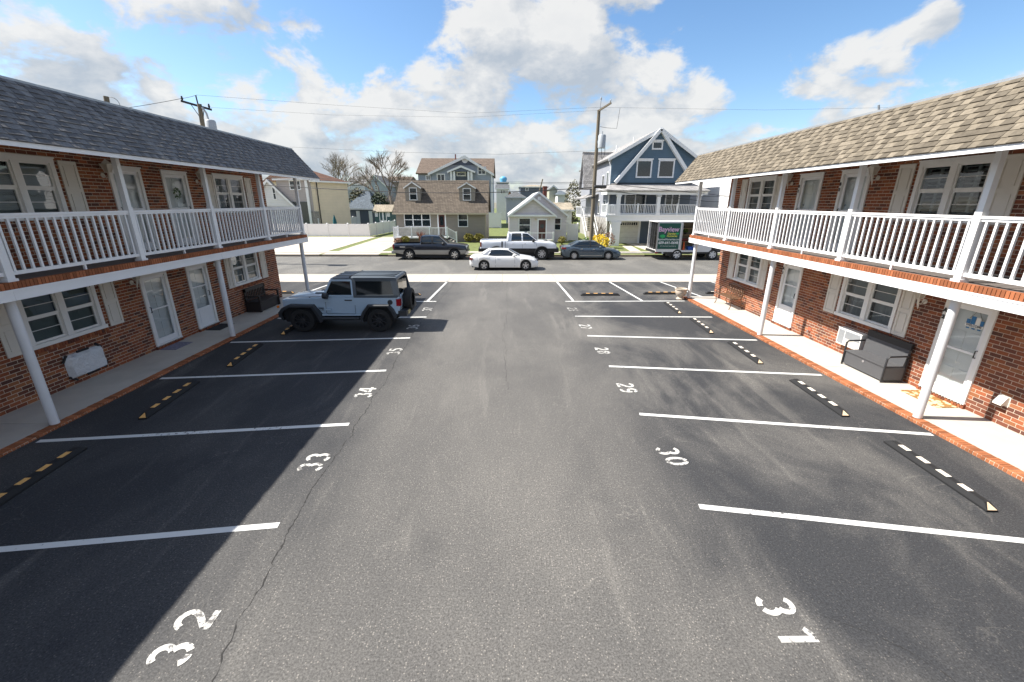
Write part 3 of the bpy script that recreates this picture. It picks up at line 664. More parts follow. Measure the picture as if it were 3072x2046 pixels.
    m = MB(tf); m.box(0.001,uf-.06,-7,YE-.02,2.60,2.812); m.build('balcony_floor', MT['deckfloor'], root)
    m = MB(tf); m.box(0.002,uf-.03,-7,YE-.03,2.53,2.598); m.build('balcony_ceiling', MT['soffit'], root)
    fb = MB(tf)
    fb.box(uf-.028,uf,-7,YE,2.50,2.66); fb.box(uf-.012,uf+.012,-7,YE+.01,2.655,2.695); fb.box(0.003,uf-.03,YE-.027,YE,2.50,2.66)
    for y in S['posts'][1::2]: fb.box(uf-.002,uf+.004,y-.10,y-.09,2.50,2.655)
    fascia = fb.build('balcony_fascia', MT['white'], root)
    eb = [MB().box(-.055,.055,-.028,.028,0,.118,tuple(q*f for q in (.33,.115,.05))).mesh('edging_brick', MT['brick']) for f in (.85,.95,1.05,1.15,.75)]
    k = 3.4
    while k < YE-.02:
        o = obj('edging_brick', rnd.choice(eb), root); o.location = (Xf - s*.052, k, 2.698); k += .0665
    # ---- columns, posts, railings
    for y in S['cols']:
        m = MB(); m.lathe([(.075,0),(.075,2.47-zc)], (S['Xc'], y, zc+.005), n=20); m.box(S['Xc']-.1,S['Xc']+.1,y-.1,y+.1,2.475,2.53)
        m.build('column', MT['column'], root, smooth=40)
    Xp = S['Xp']; ps = S['posts']
    for y in ps:
        m = MB(); m.box(Xp-.05,Xp+.05,y-.05,y+.05,4.0,S['Ze']+.258); m.box(Xp-.062,Xp+.062,y-.062,y+.062,2.83,4.02); m.box(Xp-.085,Xp+.085,y-.085,y+.085,2.815,2.86); m.box(Xp-.06,Xp+.06,y-.06,y+.06,S['Ze']+.18,S['Ze']+.257)
        m.build('post', MT['white'], root)
    bal = MB().box(-.019,.019,-.019,.019,2.975,3.86).mesh('baluster', MT['white'])
    for a, b in zip(ps, ps[1:]):
        rl = MB(); rl.box(Xp-.045,Xp+.045,a+.063,b-.063,3.90,3.945); rl.box(Xp-.028,Xp+.028,a+.063,b-.063,3.855,3.905); rl.box(Xp-.028,Xp+.028,a+.063,b-.063,2.915,2.98)
        rl.box(Xp-.02,Xp+.02,(a+b)/2-.02,(a+b)/2+.02,2.815,2.916)
        ro = rl.build('railing', MT['white'], root); nb = 17
        for k in range(nb):
            o = obj('baluster', bal, ro); o.location = (Xp, a+.063+(b-a-.126)*(k+.5)/nb, 0)
    rl = MB(); xa, xb = sorted((Xp - s*.063, Xw + s*.02)); yy = ps[-1]
    rl.box(xa,xb,yy-.045,yy+.045,3.90,3.945); rl.box(xa,xb,yy-.028,yy+.028,3.855,3.905); rl.box(xa,xb,yy-.028,yy+.028,2.915,2.98)
    ro = rl.build('railing', MT['white'], root)
    for k in range(9):
        o = obj('baluster', bal, ro); o.location = (xa+(xb-xa)*(k+.5)/9, yy, 0)
    # ---- mansard
    Xe, Ze, Xr, Zr, YR = S['Xe'], S['Ze'], S['Xr'], S['Zr'], S['Yroof']
    m = MB(); m.prism([(Xe, Ze+.065), (Xr, Zr-.012), (Xr - s*.25, Zr-.02), (Xr - s*.25, Zr-.45), (Xe - s*.29, Ze+.296), (Xe - s*.04, Ze+.03), (Xe - s*.005, Ze+.03)], -7, YR-.01, 'xz'); rd = m.build('roof', MT['roofdeck'], root)
    m = MB(); xa, xb = sorted((Xr - s*.24, Xw - s*9.0)); m.box(xa,xb,-7,YR-.3,5.36,Zr-.35); m.build('flat_roof', MT['roofdeck'], rd)
    m = MB(); xa, xb = sorted((Xe - s*.27, Xw + s*.0)); m.box(xa,xb,-7,YR-.03,Ze+.26,Ze+.29); m.build('soffit', MT['soffit'], root)
    m = MB(); xa, xb = sorted((Xe - s*.028, Xe)); m.box(xa,xb,-7,YR,Ze-.01,Ze+.075)
    m.prism([(Xe - s*.03,Ze+.0),(Xe - s*.03,Ze+.07),(Xr,Zr-.02),(Xr - s*.25,Zr-.02),(Xr - s*.3,Ze+.2),(Xe - s*.3,Ze+.2)], YR-.028, YR-.004, 'xz')
    m.build('eave_fascia', MT['white'] , root)
    m = MB(); xa, xb = sorted((Xr + s*.012, Xr - s*.28)); m.box(xa,xb,-7,YR+.01,Zr-.012,Zr+.035); m.build('ridge_flashing', MT['steel'], rd)
    e0 = Vector((Xe + s*.02, 0, Ze+.07)); e1 = Vector((Xr, 0, Zr)); sl_ = (e1-e0); LN = sl_.length; d = sl_.normalized(); nrm = Vector((d.z*s, 0, -d.x*s)); 
    if nrm.z < 0: nrm = -nrm
    EX = .128; tabs = []; kk = 0; v = 0.0
    while v < LN-.02:
        y = 3.0 + rnd.uniform(-.2, 0)
        while y < YR-.001:
            kk += 1; wv = rnd.choice((.11,.14,.17,.20,.24)); y2 = min(y+wv, YR)
            tabs.append((y, y2, v, min(v+EX+.02, LN), (kk % 2)*.9 if rnd.random() < .85 else rnd.random())); y = y2
        v += EX
    def tcol(hi): 
        c = S['shc'][rnd.choice((3,4)) if hi else rnd.choice((0,1,2))]; f = rnd.uniform(.92,1.08); return tuple(q*f for q in c)
    def tab(mb, y0, y1, v0, v1, hi, c, org):
        t0 = .024 if hi else .014
        P = lambda y_, v_, h: e0 + d*v_ + nrm*h + Vector((0,y_,0)) - org
        q = [P(y0+.001,v0,-.002),P(y1-.001,v0,-.002),P(y1-.001,v1,-.002),P(y0+.001,v1,-.002),P(y0+.001,v0,t0),P(y1-.001,v0,t0),P(y1-.001,v1,.003),P(y0+.001,v1,.003)]
        i = [mb.pt(x) for x in q]
        for f in ((4,5,6,7),(0,1,5,4),(1,2,6,5),(2,3,7,6),(3,0,4,7)): mb.face([i[t] for t in f], c)
    def tkey(t):
        p = e0 + d*t[2] + Vector((0,t[0],0)); 
        return (p-Vector((0,0,HC))).length if inframe(p, -20) else 1e9
    tabs.sort(key=tkey); m = MB(); cnt = 0
    for t in tabs:
        c = tcol(t[4] < .5)
        if cnt < 300 and tkey(t) < 1e8 and t[2] > .001:
            mb = MB(); org = e0 + d*t[2] + Vector((0,t[0],0)); tab(mb, t[0], t[1], t[2], t[3], t[4] < .5, c, org)
            o = obj('shingle', mb.mesh('shingle', MT['shingle']), rd); o.location = org; cnt += 1
        else: tab(m, t[0], t[1], t[2], t[3], t[4] < .5, c, Vector((0,0,0)))
    tag(m.build('shingle_courses', MT['shingle'], rd), kind='stuff')
    # ---- walkway with brick edging
    Xk = S['Xk']; wk = MB(); xa, xb = sorted((Xw + s*.0, Xk - s*.203)); jl = sorted(S['cols'] + [4.5, 10.2, 15.9]); ends = [2.5] + jl + [S['Ywalk']]
    base = tag(MB().box(xa,xb,2.5,S['Ywalk'],-.1,zc-.012).build('walkway', MT['crack']), kind='structure')
    for a, b in zip(ends, ends[1:]):
        MB().box(xa,xb,a+.005,b-.005,-.08,zc).build('slab', MT['concrete'], base)
    eb = []
    for f in (.8,.92,1.0,1.1,1.2,.7):
        mb = MB(); c = tuple(q*f for q in (.34,.125,.055))
        mb.prism([(-.1,0-.05),(-.1,zc-.012),(-.088,zc),(.1,zc),(.1,-.05)] if s < 0 else [(.1,-.05),(.1,zc-.012),(.088,zc),(-.1,zc),(-.1,-.05)], -.0285, .0285, 'xz', c); eb.append(mb.mesh('brick', MT['brick']))
    k = 3.3
    while k < S['Ywalk']-.03:
        o = obj('brick', rnd.choice(eb), base); o.location = (Xk - s*.1 + rnd.uniform(-.004,.004), k, rnd.uniform(-.003,.002)); k += .0665
    mm = MB(); xa, xb = sorted((Xk - s*.006, Xk - s*.2)); mm.box(xa,xb,2.5,S['Ywalk'],-.06,zc-.007); mm.build('edging_mortar', MT['mortar'], base)
    return root

UP_W = [(8.75,10.38,3.80,5.04), (15.78,17.53,3.80,5.04)]
UP_D = [(11.70,12.72,2.86,5.0), (13.46,14.50,2.86,5.0)]
UP_S = [(8.22,8.64,3.75,5.02), (10.47,10.89,3.75,5.02), (15.33,15.74,3.75,5.02), (17.62,18.05,3.75,5.02)]
POSTS = [4.60, 7.42, 10.24, 13.06, 15.86, 18.62]
L_W = [(8.68,10.43,1.16,2.36), (15.80,17.55,1.16,2.36)]
L_D = [(11.74,12.73,.14,2.20), (13.53,14.50,.14,2.20)]
R_W = [(9.92,11.75,1.13,2.36), (15.75,17.52,1.13,2.36)]
R_D = [(7.82,8.82,.17,2.22), (13.47,14.45,.17,2.22)]
ins = lambda q: (q[0]+.02, q[1]-.02, q[2]+.01, q[3]-.02)
SL = dict(s=1, Xw=-10.13, zc=.04, Xk=-8.60, Xf=-8.50, Xc=-8.76, Xp=-8.62, Yslab=18.78, posts=POSTS, cols=[7.43,13.08,18.62], Xe=-7.87, Ze=4.99, Xr=-8.84, Zr=6.20, Yroof=19.25, Ywalk=18.9, seed=3,
    label='brick apartment building with slate grey mansard, facing the parked jeep', shc=[(.17,.173,.18),(.185,.188,.195),(.158,.161,.168),(.115,.118,.125),(.128,.13,.137)],
    win=[(*q, 'blind') for q in L_W] + [(*UP_W[0],'curtain'), (*UP_W[1],'half')], doors=[(*L_D[0],'full',1), (*L_D[1],'panel',-1), (*UP_D[0],'full',1), (*UP_D[1],'full',-1)],
    shut=UP_S+[(8.20,8.58,1.10,2.34),(10.56,10.95,1.10,2.34),(15.45,15.78,1.10,2.34),(17.70,18.12,1.10,2.34)], lamps=[(11.54,4.86),(14.95,4.86),(11.50,2.16),(14.93,2.16)])
SR = dict(s=-1, Xw=9.557, zc=.068, Xk=8.10, Xf=8.0, Xc=8.25, Xp=8.12, Yslab=18.82, posts=POSTS, cols=[7.47,13.02,18.62], Xe=7.32, Ze=4.90, Xr=8.18, Zr=6.05, Yroof=19.35, Ywalk=18.9, seed=11,
    label='brick apartment building with sunlit tan mansard and white balcony', shc=[(.190,.162,.123),(.208,.178,.137),(.178,.152,.116),(.122,.104,.080),(.138,.118,.091)],
    win=[(*R_W[0],'half'),(*R_W[1],'blind')] + [(*UP_W[0],'shutter'), (*UP_W[1],'blind')], doors=[(*R_D[0],'full',1), (*R_D[1],'panel',1), (*UP_D[0],'full',-1), (*UP_D[1],'full',-1)],
    shut=UP_S+[(9.52,9.88,1.08,2.34),(11.82,12.24,1.08,2.34),(15.36,15.72,1.08,2.34),(17.62,18.08,1.08,2.34)], lamps=[(11.47,4.86),(14.9,4.86),(9.30,2.12),(14.92,2.12)])
for S in (SL, SR): S['open'] = [ins(q[:4]) for q in S['win']] + [ins(q[:4]) for q in S['doors']]
bL = apartment(SL); bR = apartment(SR)
# unit letters beside the right hand doors (cut letters, part of the building)
def unit(txt, y, z, sz=.11):
    for k, ch in enumerate(txt):
        M4 = Matrix.Translation((9.557-.041, y, z - k*.15)) @ Matrix(((0,0,-1,0),(-1,0,0,0),(0,1,0,0),(0,0,0,1)))
        o = text_mesh('unit_letter', ch, sz, MT['black'], bR, M4, bold=.008, depth=.004)
unit('A2', 8.778, 1.92); unit('A1', 14.408, 1.98); unit('B2', 12.678, 4.62); unit('B1', 14.458, 4.62)
# ================================================================== small things on the lot and walkways
MT['reflcream'] = M('cream_reflector', (0.74, 0.55, 0.36), 0.6, var=0.2, scale=25, dirt=0.2)
def stop(x, y, rz, patch, label, z=0.0):
    r = empty('wheel_stop', (x, y, z), R(rz), label, 'wheel stop', 'rubber wheel stops in the stalls')
    L = .915; m = MB(); b, t_, h = .078, .045, .10
    A = [(-b,-L,0),(b,-L,0),(b,L,0),(-b,L,0)]; T = [(-t_,-L+.10,h),(t_,-L+.10,h),(t_,L-.10,h),(-t_,L-.10,h)]; K = [(-b,-L,.03),(b,-L,.03),(b,L,.03),(-b,L,.03)]
    a = [m.pt(p) for p in A]; k = [m.pt(p) for p in K]; t = [m.pt(p) for p in T]
    m.face(a[::-1]); m.face(t)
    for q in range(4): m.face((a[q],a[(q+1)%4],k[(q+1)%4],k[q])); m.face((k[q],k[(q+1)%4],t[(q+1)%4],t[q]))
    m.build('body', MT['rubber'], r)
    for c in (-.50,-.14,.22,.58):
        p = MB(); e = .09; o1 = random.uniform(-.012,.012)
        p.box(-t_+.002,t_-.002,c-e+o1,c+e,h-.002,h+.003)
        p.build('reflector', patch, r)
    p = MB(); p.poly([(-b+.012,-L+.003,.034),(b-.012,-L+.003,.034),(0.006,-L+.094,h-.001),(-.006,-L+.094,h-.001)]); p.build('end_reflector', MT['reflyellow'] if patch is MT['reflyellow'] else MT['reflcream'], r, recalc=False)
    return r
for n_, y, x in (('thirty',5.74,6.91),('twenty-nine',8.53,6.97),('twenty-eight',11.48,6.92),('twenty-seven',14.28,6.89),('twenty-six',16.9,6.86)):
    stop(x, y, -3, MT['reflwhite'], 'black rubber wheel stop with white patches in the stall painted %s' % n_)
for n_, y, x in (('thirty-three',5.68,-7.36),('thirty-four',8.56,-7.36),('thirty-five',11.39,-7.37),('thirty-six',14.2,-7.37),('thirty-seven',17.0,-7.37)):
    stop(x, y, 5.8, MT['reflyellow'], 'black rubber wheel stop with yellow patches in the stall painted %s' % n_)
stop(4.42, 19.45, 90, MT['reflyellow'], 'rubber wheel stop lying parallel to the street beyond stall 26')
stop(7.45, 19.72, 90, MT['reflyellow'], 'rubber wheel stop parallel to the street behind the stone urn')
stop(10.5, 19.85, 90, MT['reflwhite'], 'rubber wheel stop half hidden by the corner of the tan roofed building')
stop(-4.9, 19.5, 90, MT['reflyellow'], 'rubber wheel stop parallel to the street behind the parked jeep')
stop(-11.0, 19.95, 90, MT['reflyellow'], 'rubber wheel stop beyond the corner of the slate roofed building')

# ---- stone urn
r = empty('stone_urn', (7.86, 18.62, 0), 0, 'weathered stone garden urn at the end of the brick edging', 'urn')
MT['stone'] = M('cast_stone', (0.50, 0.42, 0.34), 0.9, var=0.3, scale=9, bump=0.5, bscale=30, dirt=0.3)
MB().lathe([(.17,0),(.18,.04),(.13,.07),(.12,.12),(.19,.20),(.235,.30),(.25,.40),(.235,.43),(.27,.45),(.275,.49),(.235,.495),(.21,.44)], n=24).build('bowl', MT['stone'], r, smooth=40)
MB().lathe([(.0,0),(.212,0)], (0,0,.45), n=20, cap=False).build('soil', MT['earth'], r)

# ---- resin storage bench (left walk)
def resin_bench():
    r = empty('storage_bench', (-10.1, 16.85, .04), 0, 'dark brown resin storage bench with slatted back against brick wall', 'bench')
    mt = M('resin', (0.020, 0.016, 0.016), 0.5, var=0.1, scale=8, bump=0.3, bscale=60)
    W = 1.44; h = W/2
    m = MB(); m.box(.06,.56,-h+.04,h-.04,.02,.36); m.box(.05,.57,-h+.03,-h+.10,0,.37); m.box(.05,.57,h-.10,h-.03,0,.37); m.build('storage_box', mt, r)
    MB().box(.07,.62,-h+.03,h-.03,.365,.41).build('seat', mt, r)
    b = MB(); b.box(.02,.07,-h+.02,h-.02,.78,.90); b.box(.02,.07,-h+.02,h-.02,.43,.48); b.box(.02,.07,-h+.02,-h+.10,.0,.90); b.box(.02,.07,h-.10,h-.02,.0,.90); o = b.build('backrest', mt, r)
    for k in range(11):
        y = -h+.16+k*(W-.32)/10; MB().bar((.045,y,.47),(.045,y+.015,.79),.05,.025).build('slat', mt, o)
    for y in (-h+.03, h-.03):
        a = MB(); a.bar((.04,y,.62),(.58,y,.62),.07,.045); a.bar((.58,y,.01),(.58,y,.62),.06,.06); a.build('armrest', mt, r)
resin_bench()
# ---- wicker storage loveseat (right walk)
def wicker():
    r = empty('wicker_bench', (9.5, 9.80, .068), 0, 'charcoal wicker storage bench with black armrests below the window', 'bench')
    mt, t, b = principled('wicker_weave'); L = t.links.new; b.inputs['Roughness'].default_value = .6
    geo = N(t, 'ShaderNodeNewGeometry'); mp = N(t, 'ShaderNodeMapping'); mp.inputs['Rotation'].default_value = (0,0,0); L(geo.outputs['Position'], mp.inputs[0])
    ck = N(t, 'ShaderNodeTexChecker'); ck.inputs['Scale'].default_value = 70; L(mp.outputs[0], ck.inputs['Vector']); ck.inputs['Color1'].default_value = (.055,.056,.06,1); ck.inputs['Color2'].default_value = (.10,.10,.105,1); L(ck.outputs['Color'], b.inputs['Base Color'])
    bp = N(t, 'ShaderNodeBump'); bp.inputs['Strength'].default_value = .6; bp.inputs['Distance'].default_value = .004; L(ck.outputs['Fac'], bp.inputs['Height']); L(bp.outputs[0], b.inputs['Normal'])
    h = .64
    MB().box(-.52,-.02,-h+.03,h-.03,.04,.37).build('storage_box', mt, r)
    MB().box(-.545,-.06,-h+.035,h-.035,.375,.405).build('seat', mt, r)
    m = MB(); m.prism([(-.10,.40),(-.03,.40),(.02,.90),(-.04,.91)], -h+.04, h-.04, 'xz'); m.build('backrest', mt, r)
    c = MB(); c.prism([(-.055,.80),(-.02,.80),(.03,.95),(-.05,.96)], -h+.02, h-.02, 'xz'); c.build('back_cover', MT['black'], r)
    for y in (-h+.02, h-.02):
        a = MB(); a.tube([(-.54,y,0),(-.54,y,.60),(-.50,y,.645),(-.05,y,.66),(0,y,.63)], .022, 8); a.bar((-.05,y,0),(-.03,y,.66),.035); a.bar((-.54,y,.05),(-.03,y,.05),.03); a.build('armrest', MT['black'], r, smooth=40)
        MB().box(-.52,-.05,y-.008,y+.008,.05,.37).build('side_panel', mt, r)
    MB().lathe([(.03,0),(.03,.006)], (-.528,.02,.30), 'x', 16).build('badge', MT['alloy'], r)
wicker()
# ---- cast iron park bench (right walk, far)
def iron_bench():
    r = empty('iron_bench', (9.2, 16.98, .068), 0, 'ornate bronze cast iron garden bench on the sunlit walkway', 'bench')
    mt = M('bronze_iron', (0.17, 0.095, 0.055), 0.45, 0.3, var=0.2, scale=20)
    h = .60
    for y in (-h, h):
        m = MB(); m.tube([(-.27,y,0),(-.22,y,.12),(-.25,y,.28),(-.22,y,.42),(0,y,.43),(.17,y,.41),(.24,y,.86)], .016, 6)
        m.tube([(.26,y,0),(.19,y,.14),(.22,y,.28),(.17,y,.41)], .016, 6); m.tube([(-.23,y,.42),(-.27,y,.52),(-.25,y,.60),(-.1,y,.63),(.2,y,.66)], .014, 6)
        m.tube([(-.2,y,.42),(-.05,y,.52),(.05,y,.50),(.12,y,.60)], .009, 5); m.build('bench_side', mt, r, smooth=50)
    s = MB(); s.bar((-.22,-h,.43),(-.22,h,.43),.03,.02); s.bar((.15,-h,.42),(.15,h,.42),.03,.02); s.build('seat_frame', mt, r)
    for k in range(7): MB().bar((-.19+k*.053,-h,.432),(-.19+k*.053,h,.432),.036,.014).build('seat_slat', mt, r)
    b = MB(); b.bar((.175,-h,.46),(.175,h,.46),.025,.03); b.tube([(.24,-h,.84),(.245,-h*.5,.88),(.25,0,.90),(.245,h*.5,.88),(.24,h,.84)], .017, 6)
    for k in range(13):
        y = -h+.09+k*(2*h-.18)/12; q = .03 if k % 2 else -.03
        b.tube([(.178,y,.47),(.195,y+q*1.6,.58),(.212,y-q*1.6,.70),(.235,y,.85)], .0125, 5)
    for k in range(5):
        y = -.4+k*.2; b.tube([(.206+.0*j, y+.06*math.cos(j*math.pi/4), .66+.075*math.sin(j*math.pi/4)) for j in range(9)], .011, 5)
    b.build('backrest', mt, r, smooth=50)
iron_bench()
# ---- air conditioners
def air_conditioner(x, y, s, label, wrapped):
    r = empty('air_conditioner', (x, y, 0), 0, label, 'air conditioner'); h = .40
    if wrapped:
        film, t, b = principled('plastic_film'); L = t.links.new; b.inputs['Base Color'].default_value = (.66,.68,.70,1); b.inputs['Roughness'].default_value = .22; b.inputs['Specular IOR Level'].default_value = .8
        geo = N(t, 'ShaderNodeNewGeometry'); n = N(t, 'ShaderNodeTexNoise'); n.inputs['Scale'].default_value = 9; n.inputs['Detail'].default_value = 5; n.inputs['Distortion'].default_value = 1.4; L(geo.outputs['Position'], n.inputs['Vector'])
        bp = N(t, 'ShaderNodeBump'); bp.inputs['Strength'].default_value = .9; bp.inputs['Distance'].default_value = .05; L(n.outputs['Fac'], bp.inputs['Height']); L(bp.outputs[0], b.inputs['Normal'])
        rr = MB(); rows = []
        for k in range(15):
            row = []
            for j in range(11):
                u = -1+2*k/14; v = -1+2*j/10; e = max(abs(u), abs(v)); dep = .12 if e < .86 else .12*(1-(e-.86)/.14)**.6+.004
                wob = .018*mnoise.noise((u*3, v*3, 1.3)) if e < .95 else 0
                k1 = 1-.03*abs(u*v)
                row.append((s*(dep+wob), u*.47*k1, .475+v*.29*k1))
            rows.append(row)
        rr.grid(rows); rr.build('plastic_cover', film, r, smooth=60)
        for (cy, cz, ly, rot) in ((-.46,.70,.26,50),(.40,.76,.26,-45),(.46,.25,.24,55),(-.40,.20,.28,-35),(0,.775,.4,0),(.1,.185,.42,0)):
            t_ = MB(); t_.cbox((s*(.035),cy,cz),(.02,ly*.75,.05),Matrix.Rotation(R(rot),3,'X')); t_.build('tape', MT['black'], r)
    else:
        c = MB(); c.box(-.17,.0,-h,h,.39,.83); c.box(-.175,.0,-h-.02,h+.02,.83,.85); c.build('housing', MT['whitepaint'], r)
        g = MB(); g.box(-.178,-.171,-h+.03,h*.35,.60,.80); g.box(-.178,-.171,h*.42,h-.03,.42,.80); g.build('control_panel', MT['steel'], r)
        for k in range(9): MB().box(-.182,-.171,-h+.03,h*.35,.42+k*.02,.432+k*.02).build('louvre', MT['cream'], r)
air_conditioner(-10.128, 9.66, 1, 'through-wall air conditioner wrapped in clear plastic and black tape', True)
air_conditioner(9.555, 10.9, -1, 'white through-wall air conditioner behind the wicker bench', False)
# ---- door mats
def mat(x0, x1, y0, y1, z, m_, label, ht=.012):
    o = MB().box(x0,x1,y0,y1,z,z+ht).build('door_mat', m_); return tag(o, label, 'doormat')
MT['mat_grey'] = M('mat_violet', (0.20, 0.19, 0.25), 0.95, var=0.5, scale=18); MT['mat_black'] = M('mat_black', (0.018, 0.018, 0.02), 0.95, var=0.3, scale=30)
def leafmat():
    mt, t, b = principled('leaf_mat'); L = t.links.new; b.inputs['Roughness'].default_value = .95
    geo = N(t, 'ShaderNodeNewGeometry'); vo = N(t, 'ShaderNodeTexVoronoi'); vo.inputs['Scale'].default_value = 8.5; vo.inputs['Randomness'].default_value = .9; L(geo.outputs['Position'], vo.inputs['Vector'])
    mr = N(t, 'ShaderNodeMath', operation='LESS_THAN'); L(vo.outputs['Distance'], mr.inputs[0]); mr.inputs[1].default_value = .46
    mx = N(t, 'ShaderNodeMix', data_type='RGBA'); L(mr.outputs[0], mx.inputs[0]); mx.inputs[6].default_value = (.26,.13,.035,1); mx.inputs[7].default_value = (.62,.50,.30,1); L(mx.outputs[2], b.inputs['Base Color']); return mt
mat(9.02,9.5,7.86,8.74,.068,leafmat(),'brown leaf patterned doormat at the door marked A2')
mat(-10.05,-9.6,11.74,12.46,.04,MT['mat_grey'],'faded violet grey doormat before the full glass door')
mat(-10.05,-9.58,13.72,14.52,.04,MT['mat_black'],'black doormat before the half glass door')
# ---- dryer vent hood
r = empty('dryer_vent', (9.557, 7.22, .55), 0, 'small white dryer vent hood low on the brick wall', 'vent')
m = MB(); m.prism([(0,.09),(-.05,.09),(-.13,-.04),(-.13,-.07),(0,-.07)], -.08, .08, 'xz'); m.box(-.006,0,-.1,.1,-.1,.11); m.build('hood', MT['cream'], r)
MB().box(-.10,-.01,-.065,.065,-.085,-.071).build('flap', M('rusty_flap', (.10,.03,.02), .8), r)
r = empty('tap_box', (9.557, 12.62, .33), 0, 'small terracotta wall plate with a tap near the column shadow', 'tap')
MB().box(-.012,0,-.07,.07,-.02,.10).build('plate', M('terracotta', (.36,.10,.05), .8), r); MB().tube([(-.01,0,-.0),(-.06,0,-.0),(-.07,0,-.05)], .014, 6).build('spout', MT['alloy'], r)
# ---- hanging welcome sign inside the A2 door glass
r = empty('welcome_sign', (9.578, 8.18, 1.86), 0, 'blue and white striped WELCOME sign hanging on the A2 door', 'sign')
blue = M('sign_blue', (.03,.16,.36), .6); 
for k, (y, w_, hh) in enumerate(((-.13,.07,.10),(-.045,.08,.17),(.05,.08,.16),(.13,.06,.11))):
    MB().box(-.006,0,-y-w_/2,-y+w_/2,-.08,-.08+hh).build('board', blue if k in (0,1,3) else MT['whitepaint'], r)
MB().box(-.010,-.004,-.17,.17,-.125,-.07).build('name_board', MT['whitepaint'], r)
M4 = Matrix.Translation((-.0115,0,-.115)) @ Matrix(((0,0,-1,0),(-1,0,0,0),(0,1,0,0),(0,0,0,1))); text_mesh('lettering', 'WELCOME', .062, MT['black'], r, M4, bold=.002)
for y in (-.11,.0,.11): MB().box(-.008,-.002,y-.03,y+.03,-.17,-.145).build('drop_board', blue, r)
m = MB(); m.tube([(-.006,.12,.04),(-.006,.0,.24),(-.006,-.12,.04)], .004, 5); m.build('cord', MT['wood'], r)
# wreath in the upper left door
r = empty('door_wreath', (-10.15, 13.98, 4.38), 0, 'small green wreath hung inside the upper storm door', 'wreath')
m = MB(); rnd = random.Random(4)
for k in range(90):
    a = rnd.uniform(0, 6.283); rr = .12+rnd.gauss(0,.025); c = Vector((rnd.uniform(0,.02), rr*math.cos(a), rr*math.sin(a)))
    d1 = Vector((rnd.uniform(-.2,.6), rnd.uniform(-1,1), rnd.uniform(-1,1))).normalized()*.035; d2 = d1.orthogonal().normalized()*.012
    m.poly([c-d1, c+d2, c+d1, c-d2])
m.build('leaves', M('wreath_leaf', (.08,.13,.05), .8), r, recalc=False)

# ================================================================== vehicles
def wheel(parent, x, y, r, wd, side, style, rimmat, tyremat=None):
    """side = -1: outer face towards -y"""
    m = MB(); t_ = wd/2
    m.lathe([(r*.64,-t_),(r*.93,-t_),(r*.985,-t_*.72),(r,-t_*.3),(r,t_*.3),(r*.985,t_*.72),(r*.93,t_),(r*.64,t_)], (x,y,r), 'y', 28, cap=False)
    o = m.build('wheel', tyremat or MT['tyre'], parent, smooth=35)
    q = MB(); yo = y + side*t_*.80; yi = y + side*t_*.25
    q.lathe([(r*.655, side*t_*.92),(r*.60, side*t_*.94),(r*.585, side*t_*.35)], (x,y,r), 'y', 28, cap=False)
    n, wsp, pair = style
    for k in range(n):
        for dd in ((-.16,.16) if pair else (0,)):
            a = 2*math.pi*k/n + .3 + dd; c, s_ = math.cos(a), math.sin(a); px, pz = -s_, c
            A = [(x+c*r*.12+px*wsp*r*.8, yo, r+s_*r*.12+pz*wsp*r*.8),(x+c*r*.12-px*wsp*r*.8, yo, r+s_*r*.12-pz*wsp*r*.8),(x+c*r*.60-px*wsp*r*.6, yo+side*.01, r+s_*r*.60-pz*wsp*r*.6),(x+c*r*.60+px*wsp*r*.6, yo+side*.01, r+s_*r*.60+pz*wsp*r*.6)]
            B = [(p[0], p[1]-side*.04, p[2]) for p in A]; ia = [q.pt(p) for p in A]; ib = [q.pt(p) for p in B]
            q.face(ia)
            for j in range(4): q.face((ia[j], ia[(j+1)%4], ib[(j+1)%4], ib[j]))
    q.lathe([(r*.17,0),(r*.15,side*.015)], (x,yo,r), 'y', 14)
    q.build('rim', rimmat, o, smooth=30)
    d = MB(); d.lathe([(.0,0),(r*.60,0)], (x, yi, r), 'y', 20, cap=False); d.build('brake_disc', MT['wheelwell'], o)
    return o
MT['wheelwell'] = M('wheel_well', (0.010,0.010,0.011), .8)
def lin(poly, x):
    if x <= poly[0][0]: return poly[0][1]
    for a, b in zip(poly, poly[1:]):
        if x <= b[0]: return a[1] + (b[1]-a[1])*(x-a[0])/(b[0]-a[0])
    return poly[-1][1]
def smoothp(poly, x, h=.10):
    return (lin(poly,x-h)+2*lin(poly,x-h/2)+2*lin(poly,x)+2*lin(poly,x+h/2)+lin(poly,x+h))/8
